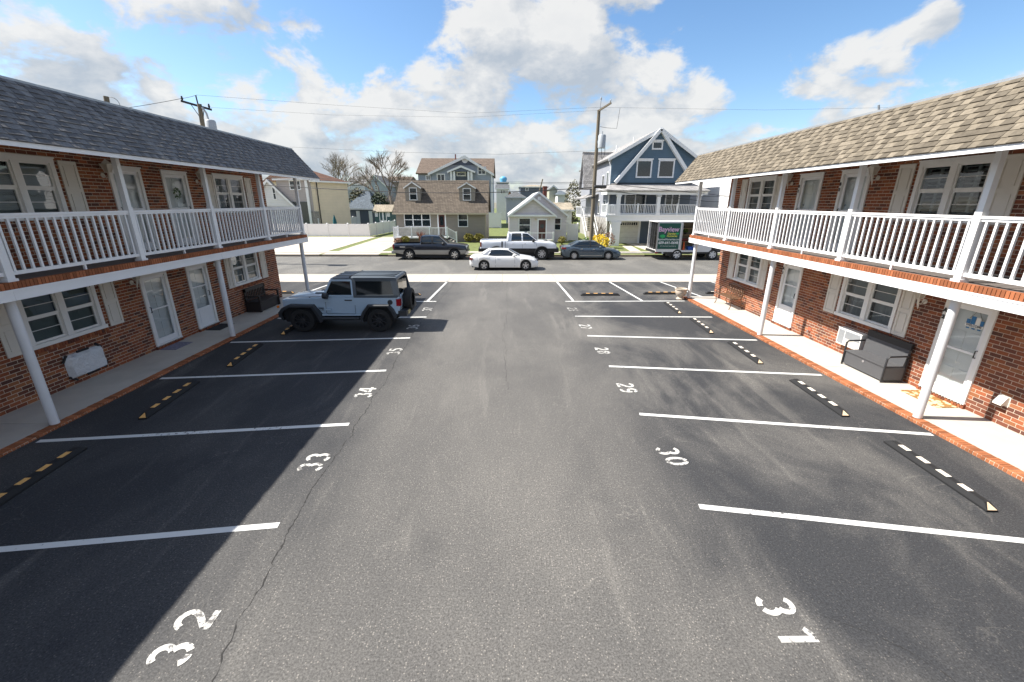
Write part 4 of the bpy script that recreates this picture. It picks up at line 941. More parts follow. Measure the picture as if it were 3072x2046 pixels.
def vehicle(root, C):
    """lofted body: local x runs from the rear bumper (0) to the nose (L)"""
    L, W = C['L'], C['W']; top, low = C['top'], C['low']; Ra = C['arch']; ax = C['axles']; r = C['r']; body = C['paint']
    rc, re = C.get('round', (.22, .55))
    def hw(x):
        d = min(x, L-x); d = max(d, 0.0)
        k = 1.0 if d >= re else math.sqrt(max(0, 1-(1-d/re)**2)); return W/2 - rc*(1-k)
    xs = sorted({round(L*k/44, 4) for k in range(45)} | {0.02, 0.06, L-.02, L-.06} | {round(a+s_*Ra*f, 4) for a in ax for s_ in (-1,1) for f in (1.0,.985,.93,.82,.66,.45,.2)})
    xs = [x for x in xs if 0 <= x <= L]
    P = C.get('prof', [.93,.975,.998,1.0,.992,.97,.925]); T = [0,.12,.3,.5,.7,.88,1]
    def zl(x):
        z = smoothp(low, x, .06)
        for a in ax:
            dx = abs(x-a)
            if dx < Ra: z = max(z, r*1.0 + math.sqrt(Ra*Ra-dx*dx) - .0)
        return z
    two = C.get('lower')
    m = MB(); bed = C.get('bed')
    for sg in (-1, 1):
        rows = []
        for x in xs:
            z0 = zl(x); z1 = smoothp(top, x, C.get('sm',.10)) - C.get('edge',.035); w_ = hw(x); rows.append([(x, sg*w_*p, z0+(z1-z0)*t) for p, t in zip(P, T)])
        ids = m.grid(rows)
    # deck
    rows = []
    for x in xs:
        zt = smoothp(top, x, C.get('sm',.10)); w_ = hw(x)*P[-1]; e = C.get('edge',.035)
        rows.append([(x, -w_, zt-e), (x, -w_*.93, zt-e*.35), (x,-w_*.8,zt), (x,-w_*.4,zt+C.get('crown',.02)), (x,0,zt+C.get('crown',.02)*1.25), (x,w_*.4,zt+C.get('crown',.02)), (x,w_*.8,zt), (x,w_*.93,zt-e*.35), (x,w_,zt-e)])
    if bed:
        i0 = [k for k, x in enumerate(xs) if x <= bed[0]]; i1 = [k for k, x in enumerate(xs) if x >= bed[1]]
        m.grid([rows[k] for k in i0]); m.grid([rows[k] for k in i1])
        mid = [k for k in range(len(xs)) if bed[0] <= xs[k] <= bed[1] or k in (i0[-1], i1[0])]
        m.grid([rows[k][:3] for k in sorted(set(mid))]); m.grid([rows[k][-3:] for k in sorted(set(mid))])
        xa, xb = xs[i0[-1]], xs[i1[0]]; wb = hw((xa+xb)/2)*P[-1]*.8; zt = lin(top,(xa+xb)/2)
        m.grid([[(xa,-wb,zt),(xb,-wb,zt)],[(xa,-wb,zt-.5),(xb,-wb,zt-.5)],[(xa,wb,zt-.5),(xb,wb,zt-.5)],[(xa,wb,zt),(xb,wb,zt)]])
        m.poly([(xa,-wb,zt),(xa,wb,zt),(xa,wb,zt-.5),(xa,-wb,zt-.5)]); m.poly([(xb,-wb,zt),(xb,wb,zt),(xb,wb,zt-.5),(xb,-wb,zt-.5)])
    else: m.grid(rows)
    for x in (xs[0], xs[-1]):
        z0 = zl(x); z1 = smoothp(top, x, C.get('sm',.10))-C.get('edge',.035); w_ = hw(x)
        ring = [(x, -w_*p, z0+(z1-z0)*t) for p, t in zip(P, T)] + [(x, w_*p, z0+(z1-z0)*t) for p, t in zip(P[::-1], T[::-1])]; m.poly(ring)
    bm_me = m.mesh('body', body, None, True)
    bm = bmesh.new(); bm.from_mesh(bm_me); bmesh.ops.remove_doubles(bm, verts=bm.verts, dist=.0008); bmesh.ops.recalc_face_normals(bm, faces=bm.faces); bm.to_mesh(bm_me); bm.free()
    bm_me.polygons.foreach_set('use_smooth', [True]*len(bm_me.polygons)); bm_me.set_sharp_from_angle(angle=R(38))
    obj('body', bm_me, root)
    # underside and wheel wells
    m = MB(); m.box(.15,L-.15,-W/2*.86,W/2*.86,C.get('zu',.20),min(r*2+.02, lin(top,L*.5)-.15)); m.build('underbody', MT['wheelwell'], root)
    # two-tone lower band
    if two:
        zb, mt2 = two; m = MB()
        for sg in (-1, 1):
            rows = []
            for x in xs:
                if not (.03 < x < L-.03): continue
                z0 = zl(x); z1 = smoothp(top, x)-C.get('edge',.035); t1 = (zb-z0)/(z1-z0)
                if t1 < .03: t1 = .0
                row = []
                for j in range(4):
                    t = t1*j/3; k = 0
                    while k < 5 and T[k+1] < t: k += 1
                    p = P[k]+(P[k+1]-P[k])*(t-T[k])/(T[k+1]-T[k]); row.append((x, sg*(hw(x)*p+.006), z0+(z1-z0)*t))
                rows.append(row)
            m.grid(rows)
        m.build('lower_panels', mt2, root, recalc=False, smooth=40)
    # greenhouse
    g = C['gh']; zb_ = lambda x: smoothp(top, x, .10)-.012
    wb, wt, zr = g['wb'], g['wt'], g['zr']; k_ = g.get('curve', .06); xm = (g['xr1']+g['xf1'])/2; hl = (g['xf1']-g['xr1'])/2
    def zroof(x): return zr - k_*((x-xm)/hl)**2
    nx = 9; xt = [g['xr1']+(g['xf1']-g['xr1'])*k/(nx-1) for k in range(nx)]; xb = [g['xr0']+(g['xf0']-g['xr0'])*k/(nx-1) for k in range(nx)]
    m = MB()
    for sg in (-1, 1):
        rows = []
        for t in (0, .33, .66, 1):
            row = []
            for k in range(nx):
                x = xb[k]+(xt[k]-xb[k])*t; z = zb_(xb[k])+(zroof(xt[k])-.03-zb_(xb[k]))*t; y = wb+(wt-wb)*t + .03*math.sin(math.pi*t); row.append((x, sg*y, z))
            rows.append(row)
        m.grid(rows)
    m.build('side_glass', MT['carglass'], root, smooth=60)
    for nm, x0, x1 in (('windscreen', g['xf0'], g['xf1']), ('rear_window', g['xr0'], g['xr1'])):
        m = MB(); rows = []; bul = .10 if nm == 'windscreen' else -.07
        for t in (0, .33, .66, 1):
            rows.append([(x0+(x1-x0)*t + bul*(1-u*u)*(1-.5*t), u*(wb+(wt-wb)*t+.03*math.sin(math.pi*t)), zb_(x0)+(zroof(x1)-.03-zb_(x0))*t + .02*(1-u*u)*t) for u in (-1,-.6,-.2,.2,.6,1)])
        m.grid(rows); m.build(nm, MT['carglass'], root, smooth=60)
    m = MB(); rows = []
    for k, x in enumerate(xt):
        rows.append([(x + (.06*(1-u*u)*(1 if k == nx-1 else -.7 if k == 0 else 0)), u*(wt+.012), zroof(x) - .055*abs(u)**3 + .012) for u in (-1,-.85,-.5,0,.5,.85,1)])
    m.grid(rows); rows2 = [[(p[0],p[1],p[2]-.035) for p in rw] for rw in rows]; m.grid(rows2)
    for a, b in ((rows, rows2),):
        m.grid([[q[0] for q in a],[q[0] for q in b]]); m.grid([[q[-1] for q in a],[q[-1] for q in b]]); m.grid([a[0], b[0]]); m.grid([a[-1], b[-1]])
    m.build('roof', C.get('roofpaint', body), root, smooth=40)
    m = MB()
    for sg in (-1, 1):
        def edge(x0, x1, rd):
            m.tube([(x0+(x1-x0)*t, sg*(wb+(wt-wb)*t+.03*math.sin(math.pi*t)-.008), zb_(x0)+(zroof(x1)-.02-zb_(x0))*t) for t in (0,.25,.5,.75,1)], rd, 6)
        edge(g['xf0'], g['xf1'], .034); edge(g['xr0'], g['xr1'], g.get('cp', .045))
        if g.get('cpan'):                                  # solid rear quarter
            c0, c1 = g['cpan']; rows = []
            for t in (0,.33,.66,1):
                z0 = zb_(g['xr0']); rows.append([(x_, sg*(wb+(wt-wb)*t+.03*math.sin(math.pi*t)+.005), z0+(zroof(g['xr1'])-.02-z0)*t) for x_ in (g['xr0']+(g['xr1']-g['xr0'])*t, c0+(c1-c0)*t)])
            m.grid(rows)
    m.build('pillars', C.get('roofpaint', body), root, smooth=50, recalc=False)
    for bp in g.get('bp', []):
        for sg in (-1, 1):
            m = MB(); A = []
            for t in (0,.5,1): A.append((bp[0]+(bp[1]-bp[0])*t, sg*(wb+(wt-wb)*t+.03*math.sin(math.pi*t)+.006), zb_(bp[0])+(zroof(bp[1])-.03-zb_(bp[0]))*t))
            m.grid([[(p[0]-bp[2]/2,p[1],p[2]) for p in A],[(p[0]+bp[2]/2,p[1],p[2]) for p in A]])
            m.build('door_pillar', MT['black'] if len(bp) < 4 else body, root, recalc=False)
    # wheels
    for a in ax:
        for sg in (-1, 1): wheel(root, a, sg*(W/2-C['tw']/2-.012), r, C['tw'], sg, C['rim'], C['rimmat'])
    # doors: seams, handles; mirrors
    for sx in C.get('seams', []):
        m = MB()
        for sg in (-1, 1):
            z0 = zl(sx)+.06; z1 = lin(top,sx)-.05; m.grid([[(sx-.006, sg*(hw(sx)*q+.0025), z0+(z1-z0)*t) for q, t in ((.975,0),(1.0,.4),(.995,.7),(.95,1))],[(sx+.006, sg*(hw(sx)*q+.0025), z0+(z1-z0)*t) for q, t in ((.975,0),(1.0,.4),(.995,.7),(.95,1))]])
        m.build('door_seam', MT['wheelwell'], root, recalc=False)
    for hx, hz in C.get('handles', []):
        for sg in (-1, 1): MB().box(hx-.09,hx+.09,sg*(hw(hx)-.01)-.015,sg*(hw(hx)-.01)+.015,hz-.015,hz+.015).build('door_handle', C.get('handlemat', MT['chrome']), root)
    mx, mz, ms = C['mirror']
    for sg in (-1, 1):
        m = MB(); m.lathe([(.02*ms,-.10),(.075*ms,-.07),(.09*ms,0),(.07*ms,.09),(.02*ms,.11)], (mx, sg*(W/2+.04), mz), 'x', 8); m.bar((mx,sg*(wb),mz-.05),(mx,sg*(W/2+.03),mz-.02),.05,.03); m.build('mirror', C.get('mirrormat', body), root, smooth=50)
    for nm, mt_, x0, x1, y0, y1, z0, z1 in C.get('boxes', []):
        for sg in ((-1, 1) if y0 is not None and y0 > 0 else (0,)):
            if sg == 0: MB().box(x0,x1,-abs(y1),abs(y1),z0,z1).build(nm, mt_, root)
            else:
                a, b = sorted((sg*y0, sg*y1)); MB().box(x0,x1,a,b,z0,z1).build(nm, mt_, root)
    return hw, zl
def carpaint(name, col, metal=0.3, rough=0.28): return M(name, col, rough, metal, var=0.02, scale=1, coat=0.8)

# ---- white hardtop convertible driving along the street
def white_convertible():
    p = gnd(1113*1.305, 622*1.305, -.1); f = gnd(1213*1.305, 623*1.305, -.1)
    r = empty('white_convertible', (p.x-.95, 27.62+.92, -.1), 0, 'white two door hardtop convertible on the street behind the pavement', 'car'); r.scale = (.965, .97, .97)
    C = dict(L=4.64, W=1.83, axles=(.98, 3.79), r=.335, arch=.375, tw=.235, paint=carpaint('pearl_white', (.80,.80,.79), 0.0, .3), rim=(5,.10,True), rimmat=MT['alloy'],
        top=[(0,.78),(.06,.90),(.25,.97),(1.0,1.0),(1.7,.94),(3.1,.95),(3.6,.90),(4.2,.80),(4.5,.68),(4.64,.55)], low=[(0,.32),(.3,.24),(.6,.20),(4.1,.19),(4.4,.20),(4.64,.26)],
        gh=dict(xr0=.80,xr1=1.35,xf1=2.60,xf0=3.38,wb=.74,wt=.56,zr=1.385,curve=.045,cp=.06,cpan=(1.25,1.55)), seams=[1.75,3.05], handles=[(1.95,.80)], handlemat=MT['white'], mirror=(3.0,1.0,.95),
        boxes=[('tail_light',MT['redlens'],.02,.22,.60,.90,.70,.84),('headlight',MT['lens'],4.30,4.48,.52,.80,.60,.72),('grille',MT['black'],4.56,4.66,0,.42,.48,.66),('air_intake',MT['black'],4.50,4.64,0,.62,.26,.40)])
    vehicle(r, C)
white_convertible()
# ---- dark pickup
def dark_pickup():
    r = empty('dark_pickup', (-8.62, 33.95, -.1), 0, 'dark navy pickup with silver lower panels parked before the tan cape house', 'pickup')
    navy = carpaint('navy_paint', (.007,.010,.020), .2); silver = carpaint('silver_band', (.36,.35,.33), .5, .35)
    C = dict(L=5.65, W=1.96, axles=(1.22,4.68), r=.39, arch=.46, tw=.27, paint=navy, lower=(.74,silver), rim=(6,.16,False), rimmat=MT['chrome'], sm=.05, edge=.03, round=(.10,.25),
        top=[(0,1.18),(2.05,1.20),(2.1,1.20),(4.05,1.20),(4.2,1.19),(5.2,1.12),(5.55,1.06),(5.65,.95)], low=[(0,.55),(.3,.50),(.7,.42),(4.0,.40),(5.2,.42),(5.65,.45)], bed=(.08,2.0),
        gh=dict(xr0=2.12,xr1=2.20,xf1=3.50,xf0=4.12,wb=.83,wt=.66,zr=1.80,curve=.03,cp=.06,bp=[(3.05,3.02,.10),(2.98,2.96,.06)]), seams=[2.06,3.05,4.02], handles=[(3.2,1.03)], handlemat=MT['black'], mirror=(3.85,1.22,1.15), mirrormat=MT['black'],
        boxes=[('tail_light',MT['redlens'],-.01,.10,.84,.965,.84,1.14),('rear_bumper',silver,-.12,.12,0,.94,.46,.66),('front_bumper',MT['chrome'],5.50,5.76,0,.93,.42,.66),('headlight',MT['lens'],5.40,5.66,.55,.90,.84,1.0),('grille',MT['black'],5.56,5.68,0,.54,.70,1.0),('side_badge',silver,.55,.95,.952,.985,.92,1.02)])
    vehicle(r, C)
dark_pickup()
# ---- white lifted pickup
def white_pickup():
    r = empty('white_pickup', (-1.95, 33.95, -.1), 0, 'white lifted crew cab pickup with black flares parked before the grey cottage', 'pickup')
    wp = carpaint('truck_white', (.74,.76,.80), .0, .3); blk = MT['black']
    C = dict(L=5.85, W=2.0, axles=(1.25,4.72), r=.46, arch=.54, tw=.30, paint=wp, lower=(.88,blk), rim=(8,.12,False), rimmat=MT['alloy'], sm=.05, edge=.03, round=(.12,.3), prof=[.95,.985,1.0,1.0,.995,.98,.94],
        top=[(0,1.44),(2.0,1.47),(2.1,1.42),(4.3,1.42),(4.45,1.43),(5.3,1.36),(5.7,1.25),(5.85,1.1)], low=[(0,.66),(.3,.60),(.8,.58),(4.2,.56),(5.4,.58),(5.85,.60)], bed=(.08,1.95),
        gh=dict(xr0=2.10,xr1=2.20,xf1=3.62,xf0=4.40,wb=.86,wt=.70,zr=2.03,curve=.03,cp=.09,cpan=(2.38,2.42),bp=[(3.22,3.18,.10,1)]), seams=[2.05,3.22,4.30], handles=[(2.5,1.24),(3.4,1.24)], mirror=(4.05,1.46,1.25), mirrormat=blk,
        boxes=[('tail_light',MT['redlens'],-.01,.10,.86,.985,1.0,1.34),('rear_bumper',blk,-.14,.12,0,.96,.62,.86),('front_bumper',blk,5.62,6.02,0,.98,.58,.88),('headlight',MT['lens'],5.55,5.84,.58,.92,1.0,1.15),('grille',blk,5.74,5.88,0,.60,.86,1.2),('side_stripe',blk,1.62,1.72,.975,1.012,.9,1.4),('side_stripe',blk,1.90,1.93,.975,1.012,.9,1.4),('roof_lights',blk,3.4,3.6,0,.4,2.03,2.07),('hood_vent',blk,4.9,5.2,.25,.5,1.38,1.42)])
    hw, zl = vehicle(r, C)
    for a in C['axles']:                                   # fender flares
        for sg in (-1, 1):
            m = MB(); m.tube([(a+.55*math.cos(R(q)), sg*(1.0), .46+.55*math.sin(R(q))) for q in range(0,181,15)], .045, 6); m.build('fender_flare', blk, r, smooth=50)
white_pickup()
# ---- blue-grey sedan
def grey_sedan():
    r = empty('grey_sedan', (4.30, 33.84, -.1), 0, 'blue grey four door sedan parked beside the utility pole', 'car'); r.scale = (.95, .97, .97)
    C = dict(L=4.86, W=1.83, axles=(1.03,3.81), r=.335, arch=.365, tw=.22, paint=carpaint('steel_blue', (.085,.115,.145), .5, .25), rim=(8,.09,True), rimmat=MT['alloy'],
        top=[(0,.82),(.05,.97),(.3,1.05),(.9,1.06),(1.5,.96),(3.2,.96),(3.7,.92),(4.4,.80),(4.75,.68),(4.86,.56)], low=[(0,.34),(.3,.27),(.6,.22),(4.2,.20),(4.6,.22),(4.86,.30)],
        gh=dict(xr0=.72,xr1=1.50,xf1=2.75,xf0=3.62,wb=.76,wt=.58,zr=1.475,curve=.05,cp=.05,cpan=(.95,1.62),bp=[(2.35,2.32,.09)]), seams=[1.40,2.36,3.35], handles=[(1.62,.86),(2.58,.84)], mirror=(3.12,1.0,1.0),
        boxes=[('tail_light',MT['redlens'],.02,.36,.66,.885,.84,.98),('headlight',MT['lens'],4.35,4.62,.58,.82,.68,.78),('grille',MT['black'],4.74,4.86,0,.45,.38,.58),('side_trim',MT['chrome'],1.5,3.3,.905,.925,.34,.365)])
    vehicle(r, C)
    v = MB(); v.prism([(2.55,.80),(2.85,.80),(2.88,1.12),(2.8,1.2),(2.62,1.2),(2.52,1.12)], .25, .42, 'xz'); 
grey_sedan()

# ---- light blue two door off-roader in stall 36 (nose towards the building)
def jeep():
    r = empty('off_roader', (-5.48, 14.52, 0), math.pi, 'light blue two door off-road car with black hardtop and rear spare wheel', 'car'); r.scale = (1, 1, .965)
    # local x forward; axles at +-1.25; the side facing the camera is local +y
    bp_ = carpaint('pale_blue', (.50,.63,.75), .05, .3); blk = M('textured_black', (.030,.033,.038), .5, var=.1, scale=30, bump=.1); top_ = M('hardtop_black', (.085,.10,.115), .4, var=.1, scale=4)
    xa, xr = 1.27, -1.27; rw = .415
    def side_poly(): pass
    # tub and nose: side profile lofted between two half widths
    H = .80
    m = MB()
    prof = [(-1.92,.62),(-1.98,.95),(-1.95,1.22),(.42,1.24),(.52,1.21),(1.30,1.16),(1.86,1.10),(1.93,1.02),(1.95,.66),(1.80,.60),(-1.80,.58)]
    # narrower hood towards the front
    def hwj(x): return .80 if x < .55 else .80 - (x-.55)/1.4*.14
    A = [m.pt((x, -hwj(x), z)) for x, z in prof]; B = [m.pt((x, hwj(x), z)) for x, z in prof]
    AT = {}; n = len(prof); m.face(A); m.face(B[::-1])
    for k in range(n): m.face((A[k], B[k], B[(k+1)%n], A[(k+1)%n]))
    me = m.mesh('body', bp_); bm = bmesh.new(); bm.from_mesh(me); bmesh.ops.bevel(bm, geom=[e for e in bm.edges], offset=.035, segments=3, affect='EDGES', clamp_overlap=True); bm.to_mesh(me); bm.free()
    me.polygons.foreach_set('use_smooth', [True]*len(me.polygons)); me.set_sharp_from_angle(angle=R(30)); obj('body', me, r)
    # raised hood panel
    m = MB(); m.grid([[(.50,y,1.235-.0*abs(y)) for y in (-.66,-.5,-.2,.2,.5,.66)],[(1.0,y*.94,1.245-.05*(abs(y)/.66)**3) for y in (-.66,-.5,-.2,.2,.5,.66)],[(1.55,y*.86,1.205-.06*(abs(y)/.66)**3) for y in (-.66,-.5,-.2,.2,.5,.66)],[(1.86,y*.80,1.13-.05*(abs(y)/.66)**3) for y in (-.66,-.5,-.2,.2,.5,.66)]]); m.build('hood', bp_, r, smooth=50, recalc=False)
    for y in (-.25,.25): MB().box(.72,.98,y-.06,y+.06,1.235,1.255).build('hood_vent', blk, r)
    # front: grille face, lights, bumper
    m = MB(); m.box(1.90,1.965,-.60,.60,.68,1.08); gr = m.build('grille', bp_, r)
    for k in range(7): MB().box(1.962,1.972,-.24+k*.08-.02,-.24+k*.08+.02,.74,1.02).build('slot', blk, gr)
    for y in (-.46,.46): MB().lathe([(.10,0),(.10,.02),(.05,.04)], (1.962,y,.90), 'x', 18).build('headlight', MT['lens'], r, smooth=40)
    m = MB(); m.box(1.96,2.08,-.78,.78,.50,.68); m.prism([(1.96,.50),(2.08,.50),(2.04,.40),(1.96,.36)], -.7, .7, 'xz'); m.build('front_bumper', blk, r)
    # flares with flat tops, front and rear
    def flare(xc, front):
        for sg in (-1, 1):
            pts = [(-.70,.42),(-.60,.66),(-.42,.96),(.38,.96),(.62,.86),(.70,.76)] if front else [(-.60,.56),(-.50,.80),(-.36,.97),(.34,.97),(.52,.74),(.64,.48)]
            inn = [(q[0]*.86, q[1]-.06) for q in pts]
            m = MB(); rows = []
            for (px, pz), (ix, iz) in zip(pts, inn):
                rows.append([(xc+px, sg*.70, pz), (xc+px, sg*.90, pz-.01), (xc+px*.995, sg*.935, pz-.035), (xc+ix, sg*.935, iz-.02), (xc+ix, sg*.72, iz)])
            m.grid(rows); m.poly(rows[0]); m.poly(rows[-1]); m.build('fender_flare', blk, r, smooth=28)
            w_ = MB(); rows = [[(xc+px*.97, sg*.60, max(pz-.05,.3)) for px, pz in pts],[(xc+px*.97, sg*.805, max(pz-.05,.3)) for px, pz in pts]]; w_.grid(rows)
            w_.prism([(xc+px*.9, pz-.03) for px, pz in pts]+[(xc+.55,.35),(xc-.55,.35)], sg*.802, sg*.806, 'xz'); w_.build('wheel_well', MT['wheelwell'], r, recalc=False)
    flare(xa, True); flare(xr, False)
    for sg in (-1, 1):
        MB().box(2.0-.02,2.02,sg*.86-.05,sg*.86+.05,.86,.93).build('marker_light', MT['amber'], r)
        m = MB(); m.tube([(-.62,sg*.86,.47),(.60,sg*.86,.47)], .055, 8); m.box(-.62,.62,sg*.80-.08,sg*.80+.08,.42,.50); m.build('side_step', blk, r)
        MB().box(-.66,.62,sg*.79-.012,sg*.79+.012,.56,.62).build('sill', bp_, r)
    # cab: windscreen frame, doors' upper frames, hardtop
    zb, zt = 1.235, 1.80
    wf = MB(); 
    for sg in (-1, 1): wf.bar((.55,sg*.74,zb-.02),(.22,sg*.66,zt+.01),.07,.06)
    wf.bar((.22,-.66,zt+.01),(.22,.66,zt+.01),.07,.06); wf.bar((.55,-.74,zb),(.55,.74,zb),.08,.05); wf.build('windscreen_frame', bp_, r)
    m = MB(); m.grid([[(.54,-.71,zb+.03),(.56,0,zb+.03),(.54,.71,zb+.03)],[(.225,-.64,zt-.01),(.24,0,zt-.01),(.225,.64,zt-.01)]]); m.build('windscreen', MT['carglass'], r)
    ht = MB()
    # roof shell with ribs
    rows = []
    for x, z in ((.24,1.835),(.1,1.862),(-.6,1.878),(-1.4,1.872),(-1.86,1.85),(-1.90,1.80)):
        rows.append([(x,-.70,z-.10),(x,-.69,z-.03),(x,-.62,z),(x,-.3,z+.012),(x,.3,z+.012),(x,.62,z),(x,.69,z-.03),(x,.70,z-.10)])
    ht.grid(rows); ht.poly(rows[0]); ht.poly(rows[-1]); hto = ht.build('hardtop', top_, r, smooth=40)
    for y in (-.45,-.15,.15,.45): MB().box(-1.8,-.42,y-.05,y+.05,1.86,1.905).build('roof_rib', top_, hto)
    for y in (-.38,0,.38): MB().box(-.34,.15,y-.06,y+.06,1.86,1.893).build('roof_rib', top_, hto)
    MB().box(-.39,-.37,-.69,.69,1.80,1.897).build('roof_seam', MT['wheelwell'], hto)
    for sg in (-1, 1):
        # door frame + glass
        fr = MB(); yb, yt = sg*.785, sg*.70
        def q(x, z): return (x, yb+(yt-yb)*(z-zb)/(zt-zb), z)
        for a, b, w_ in (((.50,zb),(.24,zt-.02),.06),((.24,zt-.03),(-.42,zt-.03),.06),((-.43,zt-.03),(-.46,zb),.07),((-.46,zb+.02),(.50,zb+.02),.05)): fr.bar(q(*a), q(*b), .035, w_, up=(0,0,1) if a[1] == b[1] else (1,0,0))
        fr.build('door_frame', bp_, r)
        g = MB(); pts = [q(.47,zb+.03), q(.24,zt-.05), q(-.42,zt-.05), q(-.44,zb+.03)]; off = Vector((0,-sg*.02,0)); g.poly([Vector(p)+off for p in pts]); g.build('door_glass', MT['carglass'], r, recalc=False)
        # hardtop side with quarter window
        h = MB()
        for a, b, w_ in (((-.50,zt+.02),(-.53,zb-.03),.10),((-.5,zt+.0),(-1.86,zt-.0),.12),((-1.80,zt+.02),(-1.90,zb-.03),.20),((-.5,zb+.0),(-1.92,zb+.0),.09)): h.bar(q(*a), q(*b), .05, w_, up=(0,0,1) if abs(a[1]-b[1]) < .05 else (1,0,0))
        h.build('hardtop_side', top_, r)
        g = MB(); pts = [q(-.55,zb+.04), q(-.54,zt-.05), q(-1.76,zt-.05), q(-1.82,zb+.04)]; g.poly([Vector(p)+off*.6 for p in pts]); g.build('quarter_glass', MT['carglass'], r, recalc=False)
        # door seams, hinges, handle, badge lettering, fuel cap
        yo = sg*.802
        m = MB()
        for x0, x1, z0, z1 in ((.46,.468,.66,zb-.03),(-.50,-.492,.66,zb-.03),(-.46,.42,.615,.623)): m.box(x0,x1,yo-.002,yo+.002,z0,z1)
        for a, b in (((-.496,.66),(-.46,.62)),((.464,.66),(.42,.62))): m.bar((a[0],yo,a[1]),(b[0],yo,b[1]),.004,.008)
        m.build('door_seam', MT['wheelwell'], r)
        for z in (.78,1.08): MB().box(.30,.50,yo-.012*sg-.012,yo-.012*sg+.026,z-.03,z+.03).build('door_hinge', bp_, r)
        MB().box(-.42,-.18,yo-.02,yo+.025,1.09,1.125).build('door_handle', blk, r)
        MB().lathe([(.045,-.12),(.10,-.10),(.11,0),(.09,.05)], (.42, sg*.93, 1.28), 'x', 8).build('mirror', blk, r, smooth=40)
        MB().bar((.42,sg*.78,1.24),(.42,sg*.90,1.25),.05,.04).build('mirror_arm', blk, r)
        MB().lathe([(.085,0),(.085,.012)], (-1.66, yo, 1.03), 'y', 18).build('fuel_cap', blk, r) if sg > 0 else None
        MB().box(-1.99,-1.86,sg*.72-.09,sg*.72+.09,.90,1.14).build('tail_light', MT['redlens'], r)
        M4 = Matrix.Translation((.62, sg*.806, .80)) @ (Matrix(((-1,0,0,0),(0,0,1,0),(0,1,0,0),(0,0,0,1))) if sg > 0 else Matrix(((1,0,0,0),(0,0,-1,0),(0,1,0,0),(0,0,0,1))))
        text_mesh('badge', 'Jeep', .105, blk, r, M4, bold=.003)
        MB().box(.54,.70,yo-.003,yo+.003,.755,.768).build('badge_line', blk, r)
    m = MB(); m.grid([[(-1.935,-.60,1.30),(-1.945,0,1.30),(-1.935,.60,1.30)],[(-1.90,-.56,1.76),(-1.91,0,1.76),(-1.90,.56,1.76)]]); m.build('rear_glass', MT['carglass'], r)
    m = MB(); m.box(-2.18,-1.90,-.80,.80,.55,.72); m.build('rear_bumper', blk, r)
    m = MB(); m.box(1.3,-1.3,-.6,.6,.34,.6); m.build('underbody', MT['wheelwell'], r)
    for x in (xa, xr):
        for sg in (-1, 1): wheel(r, x, sg*.76, rw, .27, sg, (10,.07,False), M_blkrim)
    # spare wheel on the tailgate
    sp = MB(); sp.lathe([(.24,-.13),(.375,-.13),(.40,-.09),(.41,-.03),(.41,.03),(.40,.09),(.375,.13),(.24,.13)], (-2.12,.04,.98), 'x', 28, cap=False); so = sp.build('spare_wheel', MT['tyre'], r, smooth=35)
    MB().lathe([(0,0),(.27,0)], (-2.18,.04,.98), 'x', 20, cap=False).build('rim', M_blkrim, so)
    MB().box(-2.05,-1.97,-.1,.18,.88,1.08).build('spare_bracket', blk, so)
    MB().box(-2.19,-2.18,.28,.56,.55,.68).build('number_plate', M('plate_yellow', (.55,.47,.22), .5), r)
    MB().tube([(.95,.80,1.2),(.95,.80,1.2+.02)], .02, 6).build('antenna_base', blk, r)
M_blkrim = M('black_rim', (.11,.11,.115), .22, .7, var=.02)
jeep()
